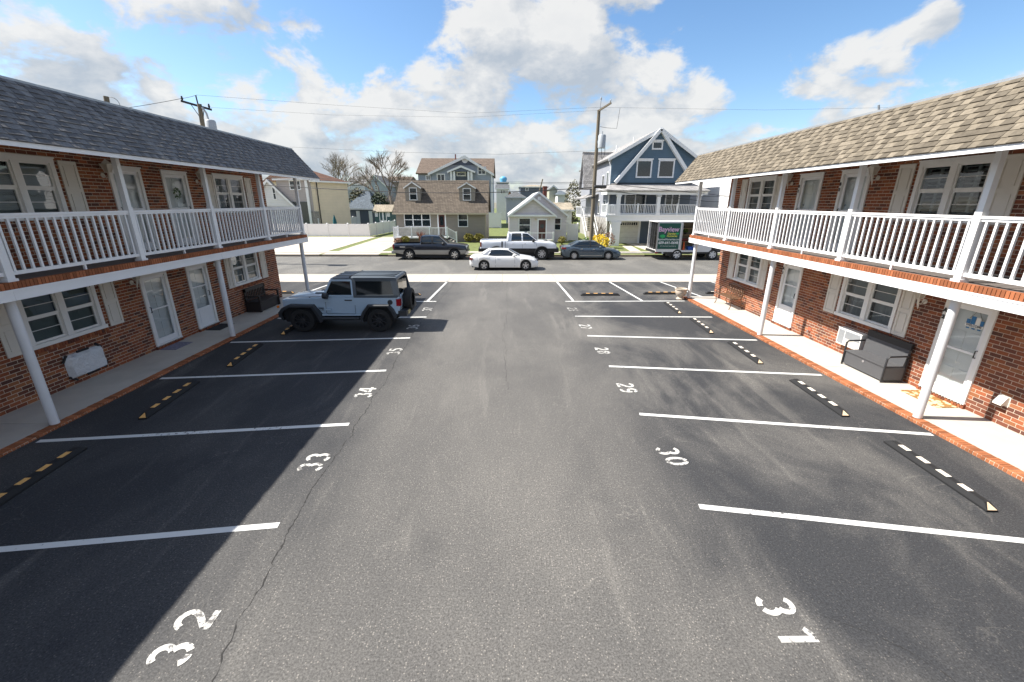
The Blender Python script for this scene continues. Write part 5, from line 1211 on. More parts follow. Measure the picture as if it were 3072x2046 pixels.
# ================================================================== box truck
def box_truck():
    YN = 32.95; rear = at(1968, 740, YN).x
    r = empty('box_truck', (rear, YN+1.05, -.1), 0, 'white nursery box truck with green sign panel and open side door', 'truck')
    ly = -1.05                                   # near side in local y
    X = lambda px, py: at(px, py, YN).x - rear
    Zt = at(2000, 664.5, YN).z + .1; Zb = at(2000, 751, YN).z + .1
    LB = 4.3; W = 2.15; x1, x2 = X(2046, 700), X(2046, 700)+1.75
    wh = MT['truckwhite']
    m = MB(); m.box(0,LB,ly,ly+W,Zb-.12,Zb); m.box(0,LB,ly,ly+W,Zt-.06,Zt); m.box(0,LB,ly+W-.05,ly+W,Zb,Zt-.06); m.box(LB-.05,LB,ly+.0,ly+W-.05,Zb,Zt-.06)
    m.box(.0,x1,ly,ly+.05,Zb,Zt-.06); m.box(x2,LB-.05,ly,ly+.05,Zb,Zt-.06); m.build('cargo_box', wh, r)
    MB().box(.0,.06,ly-.01,ly+.08,Zb,Zt-.02).build('corner_post', MT['alloy'], r); MB().box(x1-.04,x1+.05,ly-.012,ly+.06,Zb,Zt-.02).build('corner_post', MT['alloy'], r)
    # open rear with racks and tools
    m = MB(); m.box(.2,.24,ly+.055,ly+W-.055,Zb,Zt-.06); m.build('rear_dark_sheet', MT['black'], r)  # black sheet added behind the racks to make the open back look dark
    for k in range(4): MB().bar((.12,ly+.3+k*.5,Zb),(.12,ly+.3+k*.5,Zt-.1),.05).build('rack_bar', MT['wire'], r)
    for z in (.45,1.05,1.6): MB().bar((.07,ly+.08,Zb+z),(.07,ly+W-.08,Zb+z),.025).build('rack_bar', MT['wire'], r)
    MB().tube([(.12,ly+.8,Zb),(.12,ly+.9,Zb+1.3)], .06, 8).build('hand_tool', MT['black'], r)
    # sign panel
    g = MB(); sx0, sx1 = X(1972+4, 700), X(2040, 700); sz0, sz1 = Zb+.10, Zt-.12
    g.box(sx0,sx1,ly-.016,ly-.002,sz0,sz1); sg = g.build('sign_panel', M('sign_green', (.012,.085,.062), .4, var=.03), r)
    cx = (sx0+sx1)/2; sw = sx1-sx0; sh = sz1-sz0
    def T(name, s_, fx, fz, size, mt_, sx=1.0, bold=0.0):
        M4 = Matrix.Translation((sx0+fx*sw, ly-.0185, sz0+fz*sh)) @ Matrix(((1,0,0,0),(0,0,-1,0),(0,1,0,0),(0,0,0,1))); text_mesh(name, s_, size, mt_, sg, M4, bold=bold, sx=sx)
    pink = M('sign_pink', (.72,.45,.62), .6); yel = M('sign_yellow', (.70,.66,.10), .6); wt = MT['whitepaint']; grn = M('sign_leaf', (.03,.42,.12), .6)
    T('sign_word', 'Bayview', .46, .68, .50, pink, .95, .012); T('sign_word', 'Garden', .62, .565, .20, yel, 1.1, .006); T('sign_word', 'Nurseries', .64, .475, .20, yel, 1.0, .006)
    T('sign_word', 'THE', .52, .82, .10, pink); T('sign_word', 'BayviewNurseries.com', .5, .345, .20, wt, .92, .003); T('sign_word', '609-641-0648', .5, .20, .27, wt, 1.0, .008); T('sign_word', '2711 Fire Road | Northfield, NJ', .5, .10, .10, wt, .95)
    m = MB(); rnd = random.Random(2)
    for c, rr, k in (((.20,.50),.17,16),((.88,.60),.10,12)):
        m.poly([(sx0+c[0]*sw+rr*(1+.12*math.sin(5*a_))*1.15*math.cos(a_), ly-.0195, sz0+c[1]*sh+rr*(.75+.1*math.sin(7*a_))*math.sin(a_)) for a_ in [2*math.pi*j/k for j in range(k)]])
    m.box(sx0+.19*sw,sx0+.215*sw,ly-.0195,ly-.019,sz0+.38*sh,sz0+.46*sh); m.build('sign_tree', grn, sg)
    # inside: shelves, pots, tools
    for z in (.55,1.08,1.55): MB().box(x1+.08,x2+.2,ly+.9,ly+1.5,Zb+z,Zb+z+.03).build('shelf', M('shelf_ply_%d' % int(z*100), (.42,.30,.17), .8), r)
    MB().box(x1+.05,LB-.06,ly+1.55,ly+1.58,Zb,Zt-.07).build('lining', M('ply_lining', (.36,.30,.22), .8), r)
    # chassis, lights, wheels, cab
    m = MB(); m.box(.25,LB+1.0,ly+.35,ly+W-.35,.55,Zb-.121); m.box(.0,LB,ly+.02,ly+.1,Zb-.26,Zb-.121); m.box(-.12,.0,ly+.1,ly+W-.1,.55,.72); m.build('chassis', MT['black'], r)
    wx = X(2030, 768); fx = X(2137, 768)
    for x in (wx, fx):
        for s_ in (-1, 1): wheel(r, x, s_*.92, .42, .26, s_, (6,.2,False), MT['truckwhite'])
    MB().box(wx-.75,wx-.45,ly+.05,ly+.4,.3,.85).build('mud_flap', MT['black'], r)
    MB().lathe([(.07,0),(.07,.02)], (X(1987,760),ly-.005,Zb-.2), 'y', 14).build('side_lamp', MT['lens'], r)
    MB().box(.0,.18,ly-.01,ly+.02,Zb-.24,Zb-.15).build('tail_light', MT['redlens'], r)
    m = MB(); m.box(X(2085,740),X(2085,740)+.75,ly-.02,ly+.5,.75,1.12); m.build('tool_box', wh, r)
    c = MB(); c0 = max(LB+.12, fx-.75); c.prism([(c0,.62),(c0,2.25),(c0+1.2,2.3),(c0+1.75,1.5),(c0+1.8,.62)], ly+.08, ly+W-.08, 'xz'); c.build('cab', carpaint('cab_dark', (.03,.035,.045), .2), r)
    for s_ in (-1, 1): MB().prism([(c0+.35,1.35),(c0+.35,2.05),(c0+1.15,2.08),(c0+1.5,1.45)], s_*.98-.005, s_*.98+.005, 'xz').build('cab_window', MT['carglass'], r)
    # items carried (things of their own)
    bx, by = rear, YN+1.05
    q = empty('traffic_cone', (bx+x1+.42, by+ly+.42, -.1+Zb), 0, 'orange traffic cone with white band inside the box truck', 'cone'); MB().lathe([(.14,.0),(.13,.03),(.10,.05),(.03,.62),(.0,.62)], n=16).build('cone', M('cone_orange', (.75,.12,.02), .6), q, smooth=40); MB().lathe([(.072,.26),(.052,.40)], n=16, cap=False).build('band', MT['white'], q)
    q = empty('plastic_crate', (bx+x1+.95, by+ly+.45, -.1+Zb), 0, 'blue plastic crate on the truck floor beside the cone', 'crate'); MB().box(-.22,.22,-.2,.2,0,.22).box(-.24,.24,-.22,.22,.2,.26).build('crate', M('crate_blue', (.02,.10,.40), .5), q)
    q = empty('potted_plant', (bx+x1+.75, by+ly+1.2, -.1+Zb+1.11), 0, 'small green potted plant on the truck shelf', 'plant'); MB().lathe([(.07,0),(.1,.16)], n=12).build('pot', MT['black'], q); leafball(q, (0,0,.30), .18, 90, MT['leafbright'], .07)
    for k, (dx, c) in enumerate(((.25,(.03,.03,.03)),(.62,(.25,.05,.04)))):
        q = empty('supply_sack', (bx+x1+dx+.1, by+ly+1.2, -.1+Zb+(.585 if k else 1.585)), 0, ('dark' if not k else 'red') + ' supply sack lying on a shelf in the box truck', 'sack'); MB().lathe([(.02,-.28),(.10,-.25),(.12,0),(.10,.24),(.02,.28)], (0,0,.115), 'x', 10).build('sack', M('sack_%d' % k, c, .8), q, smooth=50)
MT['truckwhite'] = M('truck_panel_white', (.72,.70,.68), .4, var=.05, dirt=.06)
def leafball(parent, c, rad, n, mat, sz, squash=1.0, seed=None, name='foliage'):
    rnd = random.Random(seed if seed is not None else int(abs(c[0]*1000)+n)); m = MB()
    for _ in range(n):
        while True:
            p = Vector((rnd.uniform(-1,1), rnd.uniform(-1,1), rnd.uniform(-1,1)))
            if p.length <= 1: break
        p = p.normalized()*(p.length**.45)*(1+.18*mnoise.noise(p*2.3+Vector((rad,0,0)))); c_ = Vector(c)+Vector((p.x*rad,p.y*rad,p.z*rad*squash))
        d = Vector((rnd.gauss(0,1), rnd.gauss(0,1), rnd.gauss(0,1))).normalized(); e = d.orthogonal().normalized(); s_ = sz*rnd.uniform(.6,1.3)
        m.poly([c_-d*s_, c_+e*s_*.5, c_+d*s_, c_-e*s_*.5])
    return m.build(name, mat, parent, recalc=False)
def leafmat_(name, col, var=.4): return M(name, col, .8, var=var, scale=3)
MT['leafbright'] = leafmat_('leaf_bright', (.10,.20,.03)); MT['leafdark'] = leafmat_('leaf_dark', (.030,.045,.018)); MT['leafolive'] = leafmat_('leaf_olive', (.075,.07,.028)); MT['leafyellow'] = leafmat_('leaf_yellow', (.62,.44,.015), .2); MT['leafbrown'] = leafmat_('leaf_brown', (.22,.12,.075)); MT['leafred'] = leafmat_('leaf_red', (.22,.075,.045))
box_truck()

# ================================================================== houses across the street
Z1 = lambda x, y: (780+x/5.227, 430+y/5.227); Z2 = lambda x, y: (1150+x/5.2275, 430+y/5.2275); Z3 = lambda x, y: (1450+x/5.2275, 430+y/5.2275); Z4 = lambda x, y: (1700+x/3.484, 350+y/3.484)
Z6 = lambda x, y: (1480+x/7.85, 530+y/7.85)
MT['trim'] = M('house_trim', (.74,.75,.76), .5, var=.03); MT['hglass'] = M('house_glass', (.016,.024,.028), .06, var=.1, spec=.8); MT['hglass2'] = M('house_glass_shade', (.05,.06,.06), .12, var=.1, spec=.7)
def xz(P, Y): q = at(*P, Y); return q.x, q.z
def hwin(parent, P0, P1, Y, tw=.09, rail=True, mull=0, trim=None, proud=.05, head=False):
    """house window facing the street: P0 top left, P1 bottom right photo pixels on the plane Y"""
    x0, z1 = xz(P0, Y); x1, z0 = xz(P1, Y)
    m = MB(); m.box(x0,x1,Y-proud,Y+.02,z1-tw,z1); m.box(x0,x1,Y-proud-.02,Y+.02,z0,z0+tw); m.box(x0,x0+tw,Y-proud,Y+.02,z0+tw,z1-tw); m.box(x1-tw,x1,Y-proud,Y+.02,z0+tw,z1-tw)
    if head: m.box(x0-.08,x1+.08,Y-proud-.03,Y+.02,z1,z1+.12)
    if rail: m.box(x0+tw,x1-tw,Y-proud+.015,Y+.02,(z0+z1)/2-.03,(z0+z1)/2+.03)
    for k in range(mull): q = x0+(x1-x0)*(k+1)/(mull+1); m.box(q-.05,q+.05,Y-proud+.002,Y+.02,z0+tw,z1-tw)
    o = m.build('window', trim or MT['trim'], parent); MB().box(x0+tw*.9,x1-tw*.9,Y-.022,Y-.012,z0+tw*.9,z1-tw*.9).build('pane', MT['hglass'], o); return o
def gable_roof(parent, x0, x1, xm, ze, zr, Y0, Y1, th, mat, over=.25, fascia=None, name='roof', ze2=None):
    """two slopes with the ridge along Y"""
    ze2 = ze if ze2 is None else ze2
    m = MB(); s1 = (zr-ze)/(xm-x0); s2 = (zr-ze2)/(x1-xm)
    m.slab([(x0-over,Y0,ze-over*s1),(xm,Y0,zr),(xm,Y1,zr),(x0-over,Y1,ze-over*s1)], th); m.slab([(xm,Y0,zr),(x1+over,Y0,ze2-over*s2),(x1+over,Y1,ze2-over*s2),(xm,Y1,zr)], th)
    o = m.build(name, mat, parent)
    if fascia:
        f = MB(); w_ = fascia
        f.prism([(x0-over,ze-over*s1+.02),(xm,zr+.02),(xm,zr-w_*1.25),(x0-over,ze-over*s1-w_)], Y0-.06, Y0-.005, 'xz'); f.prism([(xm,zr+.02),(x1+over,ze2-over*s2+.02),(x1+over,ze2-over*s2-w_),(xm,zr-w_*1.25)], Y0-.06, Y0-.005, 'xz'); f.build('rake_board', MT['trim'], o)
    return o
POSTED = set()
def rail_run(parent, a, b, z0, z1, n, mat=None, posts=True, bt=.035):
    a = Vector(a); b = Vector(b); m = MB(); mat = mat or MT['trim']
    m.bar((a.x,a.y,a.z+z1),(b.x,b.y,b.z+z1),.08,.06); m.bar((a.x,a.y,a.z+z0+.08),(b.x,b.y,b.z+z0+.08),.05,.06)
    o = m.build('railing', mat, parent); me = MB().box(-bt/2,bt/2,-bt/2,bt/2,z0+.09,z1-.02).mesh('baluster', mat)
    for k in range(n): q = obj('baluster', me, o); q.location = a.lerp(b, (k+.5)/n)
    if posts:
        for p in (a, b):
            ky = (round(p.x,2), round(p.y,2))
            if ky in POSTED: continue
            POSTED.add(ky); MB().box(p.x-.07,p.x+.07,p.y-.07,p.y+.07,p.z+z0-.05,p.z+z1+.1).build('rail_post', mat, o)
    return o
# ---- tan cape house with two dormers
def cape_house():
    YF = 46.6; x0, ze = xz(Z2(190,1052), YF); x1, _ = xz(Z2(1608,1052), YF); YR_ = YF+4.0; zr = at(*Z2(900,587), YR_).z
    r = empty('cape_house', ((x0+x1)/2, YF, 0), 0, 'tan sided cape house with brown shingle roof and two dormers', 'house'); r0 = Vector(r.location); 
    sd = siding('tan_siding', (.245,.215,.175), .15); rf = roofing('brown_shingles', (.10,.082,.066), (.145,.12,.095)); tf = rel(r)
    class B_(MB):
        def __init__(s): super().__init__(tf)
    m = B_(); m.prism([(YF,.0),(YF,ze),(YR_,zr-.1),(YF+8.0,ze),(YF+8.0,.0)], x0, x1, 'yz'); m.build('wall', sd, r)
    m = B_(); yo = .35; s_ = (zr-ze)/4.0; m.slab([(x0-.25,YF-yo,ze-yo*s_+.05),(x1+.25,YF-yo,ze-yo*s_+.05),(x1+.25,YR_,zr+.05),(x0-.25,YR_,zr+.05)], .14); m.slab([(x0-.25,YF+8.35,ze-yo*s_+.05),(x1+.25,YF+8.35,ze-yo*s_+.05),(x1+.25,YR_,zr+.05),(x0-.25,YR_,zr+.05)], .14); ro = m.build('roof', rf, r)
    m = B_(); m.box(x0-.26,x1+.26,YF-yo-.10,YF-yo-.01,ze-yo*s_-.12,ze-yo*s_+.04); m.build('gutter', M('gutter_tan', (.48,.41,.31), .5), r)
    for (a, b, ap, ev, bo, wn) in ((350,585,605,690,905,((400,693),(537,893))), (1192,1438,618,695,905,((1243,703),(1377,897)))):
        # dormer face stands on the slope where its foot meets the roof
        d = ray(*Z2((a+b)/2, bo)); k = (ze-.0+.05-HC - (YF)*0)/1
        # solve ray with the slope plane z = ze + s_*(Y-YF) + .05
        t = (ze+.05 - s_*YF - HC)/(d.z - s_*d.y); Yd = d.y*t
        xa, zz = xz(Z2(a,bo), Yd); xb, _ = xz(Z2(b,bo), Yd); za = at(*Z2((a+b)/2,ap), Yd).z; zv = at(*Z2(a,ev), Yd).z; xm = (xa+xb)/2; Yb = YF + (za-ze)/s_
        m = B_(); m.prism([(xa,zz-.1),(xa,zv),(xm,za),(xb,zv),(xb,zz-.1)], Yd, Yd+(YR_-Yd)*.85, 'xz'); dm = m.build('dormer', sd, r)
        m = B_(); s1 = (za-zv)/(xm-xa); o_ = .14
        m.slab([(xa-o_,Yd-.12,zv-o_*s1+.04),(xm,Yd-.12,za+.04),(xm,YR_,za+.04),(xa-o_,YR_,zv-o_*s1+.04)], .07); m.slab([(xm,Yd-.12,za+.04),(xb+o_,Yd-.12,zv-o_*s1+.04),(xb+o_,YR_,zv-o_*s1+.04),(xm,YR_,za+.04)], .07); m.build('dormer_roof', rf, dm)
        f = B_(); f.prism([(xa-o_,zv-o_*s1+.05),(xm,za+.05),(xm,za-.10),(xa-o_,zv-o_*s1-.07)], Yd-.16, Yd-.121, 'xz'); f.prism([(xm,za+.05),(xb+o_,zv-o_*s1+.05),(xb+o_,zv-o_*s1-.07),(xm,za-.10)], Yd-.16, Yd-.121, 'xz'); f.build('dormer_trim', MT['trim'], dm)
        w_ = hwin(None, Z2(*wn[0]), Z2(*wn[1]), Yd, .07); w_.parent = r; w_.matrix_parent_inverse = Matrix.Translation(-r0)
    for a, b, mu in (((320,1085),(748,1310),2),((1166,1092),(1330,1312),0)):
        w_ = hwin(None, Z2(*a), Z2(*b), YF, .07, True, mu); w_.parent = r; w_.matrix_parent_inverse = Matrix.Translation(-r0)
    xa, zt = xz(Z2(842,1098), YF); xb, zb = xz(Z2(995,1440), YF)
    m = B_(); m.box(xa,xa+.14,YF-.05,YF,zb,zt); m.box(xb-.14,xb,YF-.05,YF,zb,zt); m.box(xa+.14,xb-.14,YF-.05,YF,zt-.14,zt); do = m.build('door', MT['trim'], r); m = B_(); m.box(xa+.14,xb-.14,YF-.02,YF+.03,zb,zt-.14); m.build('door_leaf', M('door_red', (.075,.018,.016), .4), do); m = B_(); m.box(xa+.28,xb-.28,YF-.03,YF-.018,zb+1.0,zt-.3); m.build('pane', MT['hglass'], do)
    m = B_(); m.lathe([(.16,0),(.05,.12)], (xz(Z2(785,1110),YF)[0],YF-.2,xz(Z2(785,1115),YF)[1]), n=12); m.build('porch_light', MT['trim'], r)
    m = B_(); q = x1-.12; m.box(q,q+.13,YF-.02,YF+.0-.001,0,ze-.1); m.build('corner_board', M('corner_tan', (.33,.29,.22), .5), r)
    # porch with railing and steps
    YP = 44.7; xp0, zd = xz(Z2(155,1472), YP); xp1, _ = xz(Z2(1010,1472), YP); zrt = at(*Z2(500,1325), YP).z
    m = B_(); m.box(xp0,xp1,YP,YF,zd-.12,zd); m.build('porch_deck', MT['trim'], r); m = B_(); m.box(xp0+.06,xp1-.06,YP+.06,YF,0,zd-.12); m.build('porch_base', M('porch_brick', (.13,.10,.085), .9, var=.5, scale=9), r)
    pr = empty('tmp'); L_ = []
    def rr(a, b, n): 
        o = rail_run(r, Vector(a)-r0, Vector(b)-r0, 0, zrt-zd, n); return o
    xs_ = [xp0+.1, xz(Z2(440,1400),YP)[0], xz(Z2(722,1400),YP)[0], xp1-.05]
    for a, b, n in zip(xs_, xs_[1:], (15,15,13)): rr((a,YP+.08,zd), (b,YP+.08,zd), n)
    rr((xp0+.1,YP+.08,zd), (xp0+.1,YF-.1,zd), 7)
    xe, zeb = xz(Z2(1150,1560), YP); m = B_(); 
    for k in range(4): m.box(xp1+k*.28,xp1+(k+1)*.28,YP+.05,YF-.3,0,zd-.12-(k+1)*.16)
    m.build('porch_steps', M('step_concrete', (.4,.37,.33), .9), r)
    m = MB(); a = Vector((xp1,YP+.08,zd+zrt-zd))-r0; b = Vector((xe,YP+.08,max(.2,zd-.8)+zrt-zd))-r0; m.bar(a, b, .07, .06); m.bar(a-Vector((0,0,.78)), b-Vector((0,0,.78)), .05, .05); so = m.build('stair_railing', MT['trim'], r)
    for k in range(7): p = a.lerp(b,(k+.7)/7.4); MB().box(p.x-.018,p.x+.018,p.y-.018,p.y+.018,p.z-.78,p.z).build('baluster', MT['trim'], so)
    MB().box(b.x-.06,b.x+.06,b.y-.06,b.y+.06,b.z-1.0,b.z+.12).build('rail_post', MT['trim'], so)
    bpy.data.objects.remove(pr)
cape_house()
# ---- little grey cottage
def cottage():
    YF = 45.6; YB = 46.5
    xa, ze = xz(Z3(405,1128), YF); xb, _ = xz(Z3(1128,1128), YF); xm, za = xz(Z3(780,862), YF); x2, ze2 = xz(Z3(1312,1128), YB); xm2, za2 = xz(Z3(872,775), YB); x20, _ = xz(Z3(402,1128), YB)
    r = empty('cottage', (0,0,0), 0, 'small pale grey cottage with double front gable and brick chimney', 'house')
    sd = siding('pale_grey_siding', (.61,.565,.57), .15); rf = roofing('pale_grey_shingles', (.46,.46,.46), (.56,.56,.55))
    MB().prism([(xa,0),(xa,ze),(xm,za),(xb,ze),(xb,0)], YF, YB+.3, 'xz').build('front_wall', sd, r)
    MB().prism([(x20,0),(x20,ze2),(xm2,za2),(x2,ze2),(x2,0)], YB, YB+10, 'xz').build('wall', sd, r)
    gable_roof(r, xa, xb, xm, ze+.05, za+.12, YF-.3, YB+1.5, .12, rf, .15, .18); gable_roof(r, x20, x2, xm2, ze2+.05, za2+.12, YB-.25, YB+10.3, .12, rf, .15, .16)
    MB().box(xa,xb,YF-.28,YF-.002,ze-.12,ze+.06).build('beam', MT['trim'], r)
    cb = M('chimney_brick', (.17,.055,.04), .9, var=.3, scale=12); cx, cz = xz(Z3(972,690), 49.0); c1 = at(*Z3(1000,690), 49.0).x; MB().box(at(*Z3(942,700),49.0).x,c1,49.0,49.6,2.5,cz).box(at(*Z3(938,700),49.0).x,c1+.03,48.97,49.63,cz,cz+.12).build('chimney', cb, r)
    hwin(r, Z3(555,1168), Z3(740,1390), YF, .07); hwin(r, Z3(1092,1168), Z3(1215,1362), YF+.001 if False else YB-.0, .07)
    xd, zt = xz(Z3(850,1182), YF); xe, _ = xz(Z3(1000,1182), YF)
    m = MB(); m.box(xd,xd+.13,YF-.05,YF,.3,zt); m.box(xe-.13,xe,YF-.05,YF,.3,zt); m.box(xd+.13,xe-.13,YF-.05,YF,zt-.13,zt); do = m.build('door', MT['trim'], r); MB().box(xd+.13,xe-.13,YF-.02,YF+.02,.3,zt-.13).build('door_leaf', M('door_brown', (.07,.025,.02), .4), do)
    MB().lathe([(.0,0),(.22,.0)], ((xd+xe)/2, YF-.03, zt-.75), 'y', 12, cap=False).build('oval_pane', MT['hglass2'], do)
    for px in (820,1030): MB().lathe([(.12,0),(.04,.1)], (at(*Z3(px,1195),YF).x, YF-.15, at(*Z3(px,1195),YF).z), n=10).build('porch_light', M('lamp_brass', (.6,.5,.3), .4), r)
    MB().box(*[at(*Z3(852,880),YB).x, at(*Z3(905,880),YB).x], YB-.05, YB-.001, at(*Z3(870,890),YB).z, at(*Z3(870,835),YB).z).build('gable_vent', MT['trim'], r)
    # stoop rail
    zt_ = at(*Z3(900,1418),44.4).z; xs0 = at(*Z3(740,1418),44.4).x; xs1 = at(*Z3(1100,1418),44.4).x
    MB().box(xs0,xs1,44.4,YF,0,.45).build('stoop', MT['concrete'], r); rail_run(r, (xs0,44.45,.45), (xs1,44.45,.45), 0, max(.7,zt_-.45), 5, None, True, .03)
cottage()
# ---- big blue house with porch
def blue_house():
    YG = 44.8; YP = 42.3; r = empty('blue_house', (0,0,0), 0, 'tall blue house with white A-shaped gable boards and columned porch', 'house')
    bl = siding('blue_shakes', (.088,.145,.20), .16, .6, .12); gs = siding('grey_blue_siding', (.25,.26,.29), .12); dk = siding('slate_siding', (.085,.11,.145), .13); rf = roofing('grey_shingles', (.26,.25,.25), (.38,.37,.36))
    XL, zl_ = xz(Z4(478,420), YG); XR, zrr = xz(Z4(1345,430), YG); xm, za = xz(Z4(975,135), YG); zf = at(*Z4(700,700), YG).z; DEP = 17
    m = MB(); m.prism([(XL,zf-.3),(XL,zl_),(xm,za),(XR,zl_),(XR,zf-.3)], YG, YG+.3, 'xz'); m.build('gable_wall', bl, r)
    m = MB(); m.prism([(XL,2.6),(XL,zl_),(xm,za),(XR,zl_),(XR,2.6)], YG+.3, YG+DEP, 'xz'); m.build('side_wall', gs, r)
    m = MB(); m.box(XL+.15,XR,YG-.0,YG+.31,2.6,zf-.3); m.build('porch_wall', dk, r)
    MB().box(XL,XR,YG+.2,YG+DEP,0,2.6).build('basement_wall', M('stucco', (.30,.29,.275), .9, var=.15), r)
    gable_roof(r, XL, XR, xm, zl_+.1, za+.15, YG-.35, YG+DEP+.3, .16, rf, .45, .28)
    # A boards over a slightly proud triangle
    bx, bz = xz(Z4(500,690), YG); cx_, cz_ = xz(Z4(1310,690), YG)
    MB().prism([(bx+.1,bz),(xm,za-.15),(cx_-.1,bz)], YG-.22, YG-.001, 'xz').build('gable_panel', bl, r)
    ab = MB()
    for ex, ez in ((bx,bz),(cx_,cz_)): ab.bar((xm,YG-.36,za-.02),(ex,YG-.36,ez),.30,.42,up=(0,1,0))
    ab.build('gable_board', MT['trim'], r)
    for a, b, hd in (((735,450),(880,640),True),((965,450),(1112,640),True),((897,255),(1000,345),True)): hwin(r, Z4(*a), Z4(*b), YG-.22, .13, False, 0, None, .06, hd)
    # porch: skirt roof, columns, deck, rails, piers
    xa, ze = xz(Z4(418,768), YP-.2); xb, _ = xz(Z4(1505,768), YP-.2)
    m = MB(); m.slab([(xa,YP-.2,ze),(xb,YP-.2,ze),(XR+.2,YG-.02,zf),(XL+.1,YG-.02,zf)], .12); m.slab([(xa,YP-.2,ze),(XL+.1,YG-.02,zf),(XL+.1,YG+3.0,zf),(xa,YG+3.0,ze)], .12); m.build('porch_roof', rf, r)
    MB().box(xa+.1,xb-.1,YP,YP+.25,ze-.38,ze-.02).box(xa+.1,xa+.3,YP+.25,YG,ze-.38,ze-.02).build('porch_beam', MT['trim'], r)
    zd = at(*Z4(700,1022), YP).z; zt = at(*Z4(700,920), YP).z
    MB().box(xa+.15,xb-.2,YP,YG,zd-.16,zd).build('porch_deck', MT['trim'], r); MB().box(xa+.25,xb-.3,YP+.05,YP+.4,zd-.62,zd-.161).build('porch_fascia', MT['trim'], r)
    cols = [at(*Z4(548,900),YP).x, at(*Z4(965,900),YP).x, at(*Z4(1385,900),YP).x]
    for c in cols: MB().box(c-.16,c+.16,YP+.06,YP+.38,zd,ze-.381).box(c-.22,c+.22,YP+.0,YP+.44,ze-.55,ze-.40).box(c-.21,c+.21,YP+.01,YP+.43,zd,zd+.18).build('porch_column', MT['trim'], r)
    mids = [cols[0], at(*Z4(748,960),YP).x, cols[1], at(*Z4(1160,960),YP).x, cols[2]]
    for a, b in zip(mids, mids[1:]): rail_run(r, (a,YP+.15,zd), (b,YP+.15,zd), 0, zt-zd, 12, None, True, .04)
    rail_run(r, (xa+.3,YP+.15,zd), (cols[0],YP+.15,zd), 0, zt-zd, 4, None, True, .2); rail_run(r, (xa+.3,YP+.15,zd), (xa+.3,YG,zd), 0, zt-zd, 9)
    for px in (512, 935, 1360):
        c = at(*Z4(px,1200),YP).x; MB().box(c-.42,c+.42,YP+.05,YP+.7,0,zd-.63).box(c-.5,c+.5,YP+.02,YP+.75,zd-.85,zd-.64).build('porch_pier', MT['trim'], r)
    # glass doors behind the porch
    for a, b in (((610,792),(815,1020)),((1035,792),(1160,1020))): hwin(r, Z4(*a), Z4(*b), YG-.001, .12, False, 1)
    # garage
    YD = YG+.15; x0, z1 = xz(Z4(552,1090), YD); x1, _ = xz(Z4(755,1090), YD)
    m = MB(); m.box(x0-.2,x0,YD-.06,YD+.2,0,z1+.15); m.box(x1,x1+.2,YD-.06,YD+.2,0,z1+.15); m.box(x0,x1,YD-.06,YD+.2,z1,z1+.15); g = m.build('garage_door', MT['trim'], r)
    pn = M('garage_cream', (.62,.60,.55), .5); hh = (z1-.1)/4
    for k in range(4): MB().box(x0,x1,YD-.03,YD+.1,.1+k*hh+.01,.1+(k+1)*hh-.01).build('panel', pn, g)
    for k in range(8): q = x0+.12+k*(x1-x0-.24)/8; MB().box(q+.03,q+(x1-x0-.24)/8-.03,YD-.045,YD-.029,z1-.42,z1-.14).build('pane', MT['hglass'], g)
    MB().box(XL+.3,x0-.2,YG+.1,YG+.2,0,2.6).box(x1+.2,XR,YG+.1,YG+.2,0,2.6).build('garage_wall', dk, r)
    # long side: windows, steep dormer, side stair
    for (ya, z0, z1_) in ((45.6,5.5,7.1),(47.6,5.3,6.9),(46.2,2.9,4.4),(49.0,2.9,4.4),(52.5,2.9,4.6)):
        m = MB(); m.box(XL-.06,XL-.001,ya,ya+.9,z0,z1_); o = m.build('window', MT['trim'], r); MB().box(XL-.07,XL-.05,ya+.1,ya+.8,z0+.1,z1_-.1).build('pane', MT['hglass'], o)
    yd0, yd1 = 52.4, 55.4; ym_ = (yd0+yd1)/2; zp = at(*Z4(222,378), 53.9).z
    MB().prism([(yd0,zl_-2.6),(yd0+.2,zl_-2.0),(ym_,zp),(yd1-.2,zl_-2.0),(yd1,zl_-2.6)], XL-1.1, XL+3.5, 'yz').build('steep_dormer', gs, r)
    m = MB(); m.slab([(XL-1.4,yd0-.3,zl_-2.7),(XL+4,yd0-.3,zl_-2.7),(XL+4,ym_,zp+.12),(XL-1.4,ym_,zp+.12)], .14); m.slab([(XL-1.4,ym_,zp+.12),(XL+4,ym_,zp+.12),(XL+4,yd1+.3,zl_-2.7),(XL-1.4,yd1+.3,zl_-2.7)], .14); m.build('dormer_roof', rf, r)
    m = MB(); m.slab([(XL-1.5,50.0,4.6),(XL+.1,50.0,5.1),(XL+.1,58.0,5.1),(XL-1.5,58.0,4.6)], .12); m.build('side_canopy', rf, r)
    MB().box(XL-1.5,XL,52,56,2.45,2.6).build('side_landing', MT['trim'], r); rail_run(r, (XL-1.45,52.05,2.6), (XL-.1,52.05,2.6), 0, 1.0, 9); rail_run(r, (XL-1.45,52.05,2.6), (XL-1.45,56,2.6), 0, 1.0, 12)
    st = MB()
    for k in range(13): st.box(XL-1.35,XL-.25,52-(k+1)*.27,52-k*.27,2.45-(k+1)*.185,2.5-(k+1)*.185+.0)
    st.build('side_stairs', M('stair_tread', (.45,.40,.33), .8), r)
    for e in (XL-1.42, XL-.18): 
        m = MB(); m.bar((e,52,2.45),(e,48.5,.12),.05,.25); m.bar((e,52,3.45),(e,48.5,1.12),.06,.06); m.build('stair_stringer', MT['trim'], r)
    MB().tube([(XL-.02,YG+.2,zl_-.1),(XL-.2,YG+.15,zl_-.5),(XL-.05,YG+.12,zl_-.9),(XL-.05,YG+.12,.2)], .05, 6).build('downpipe', MT['trim'], r)
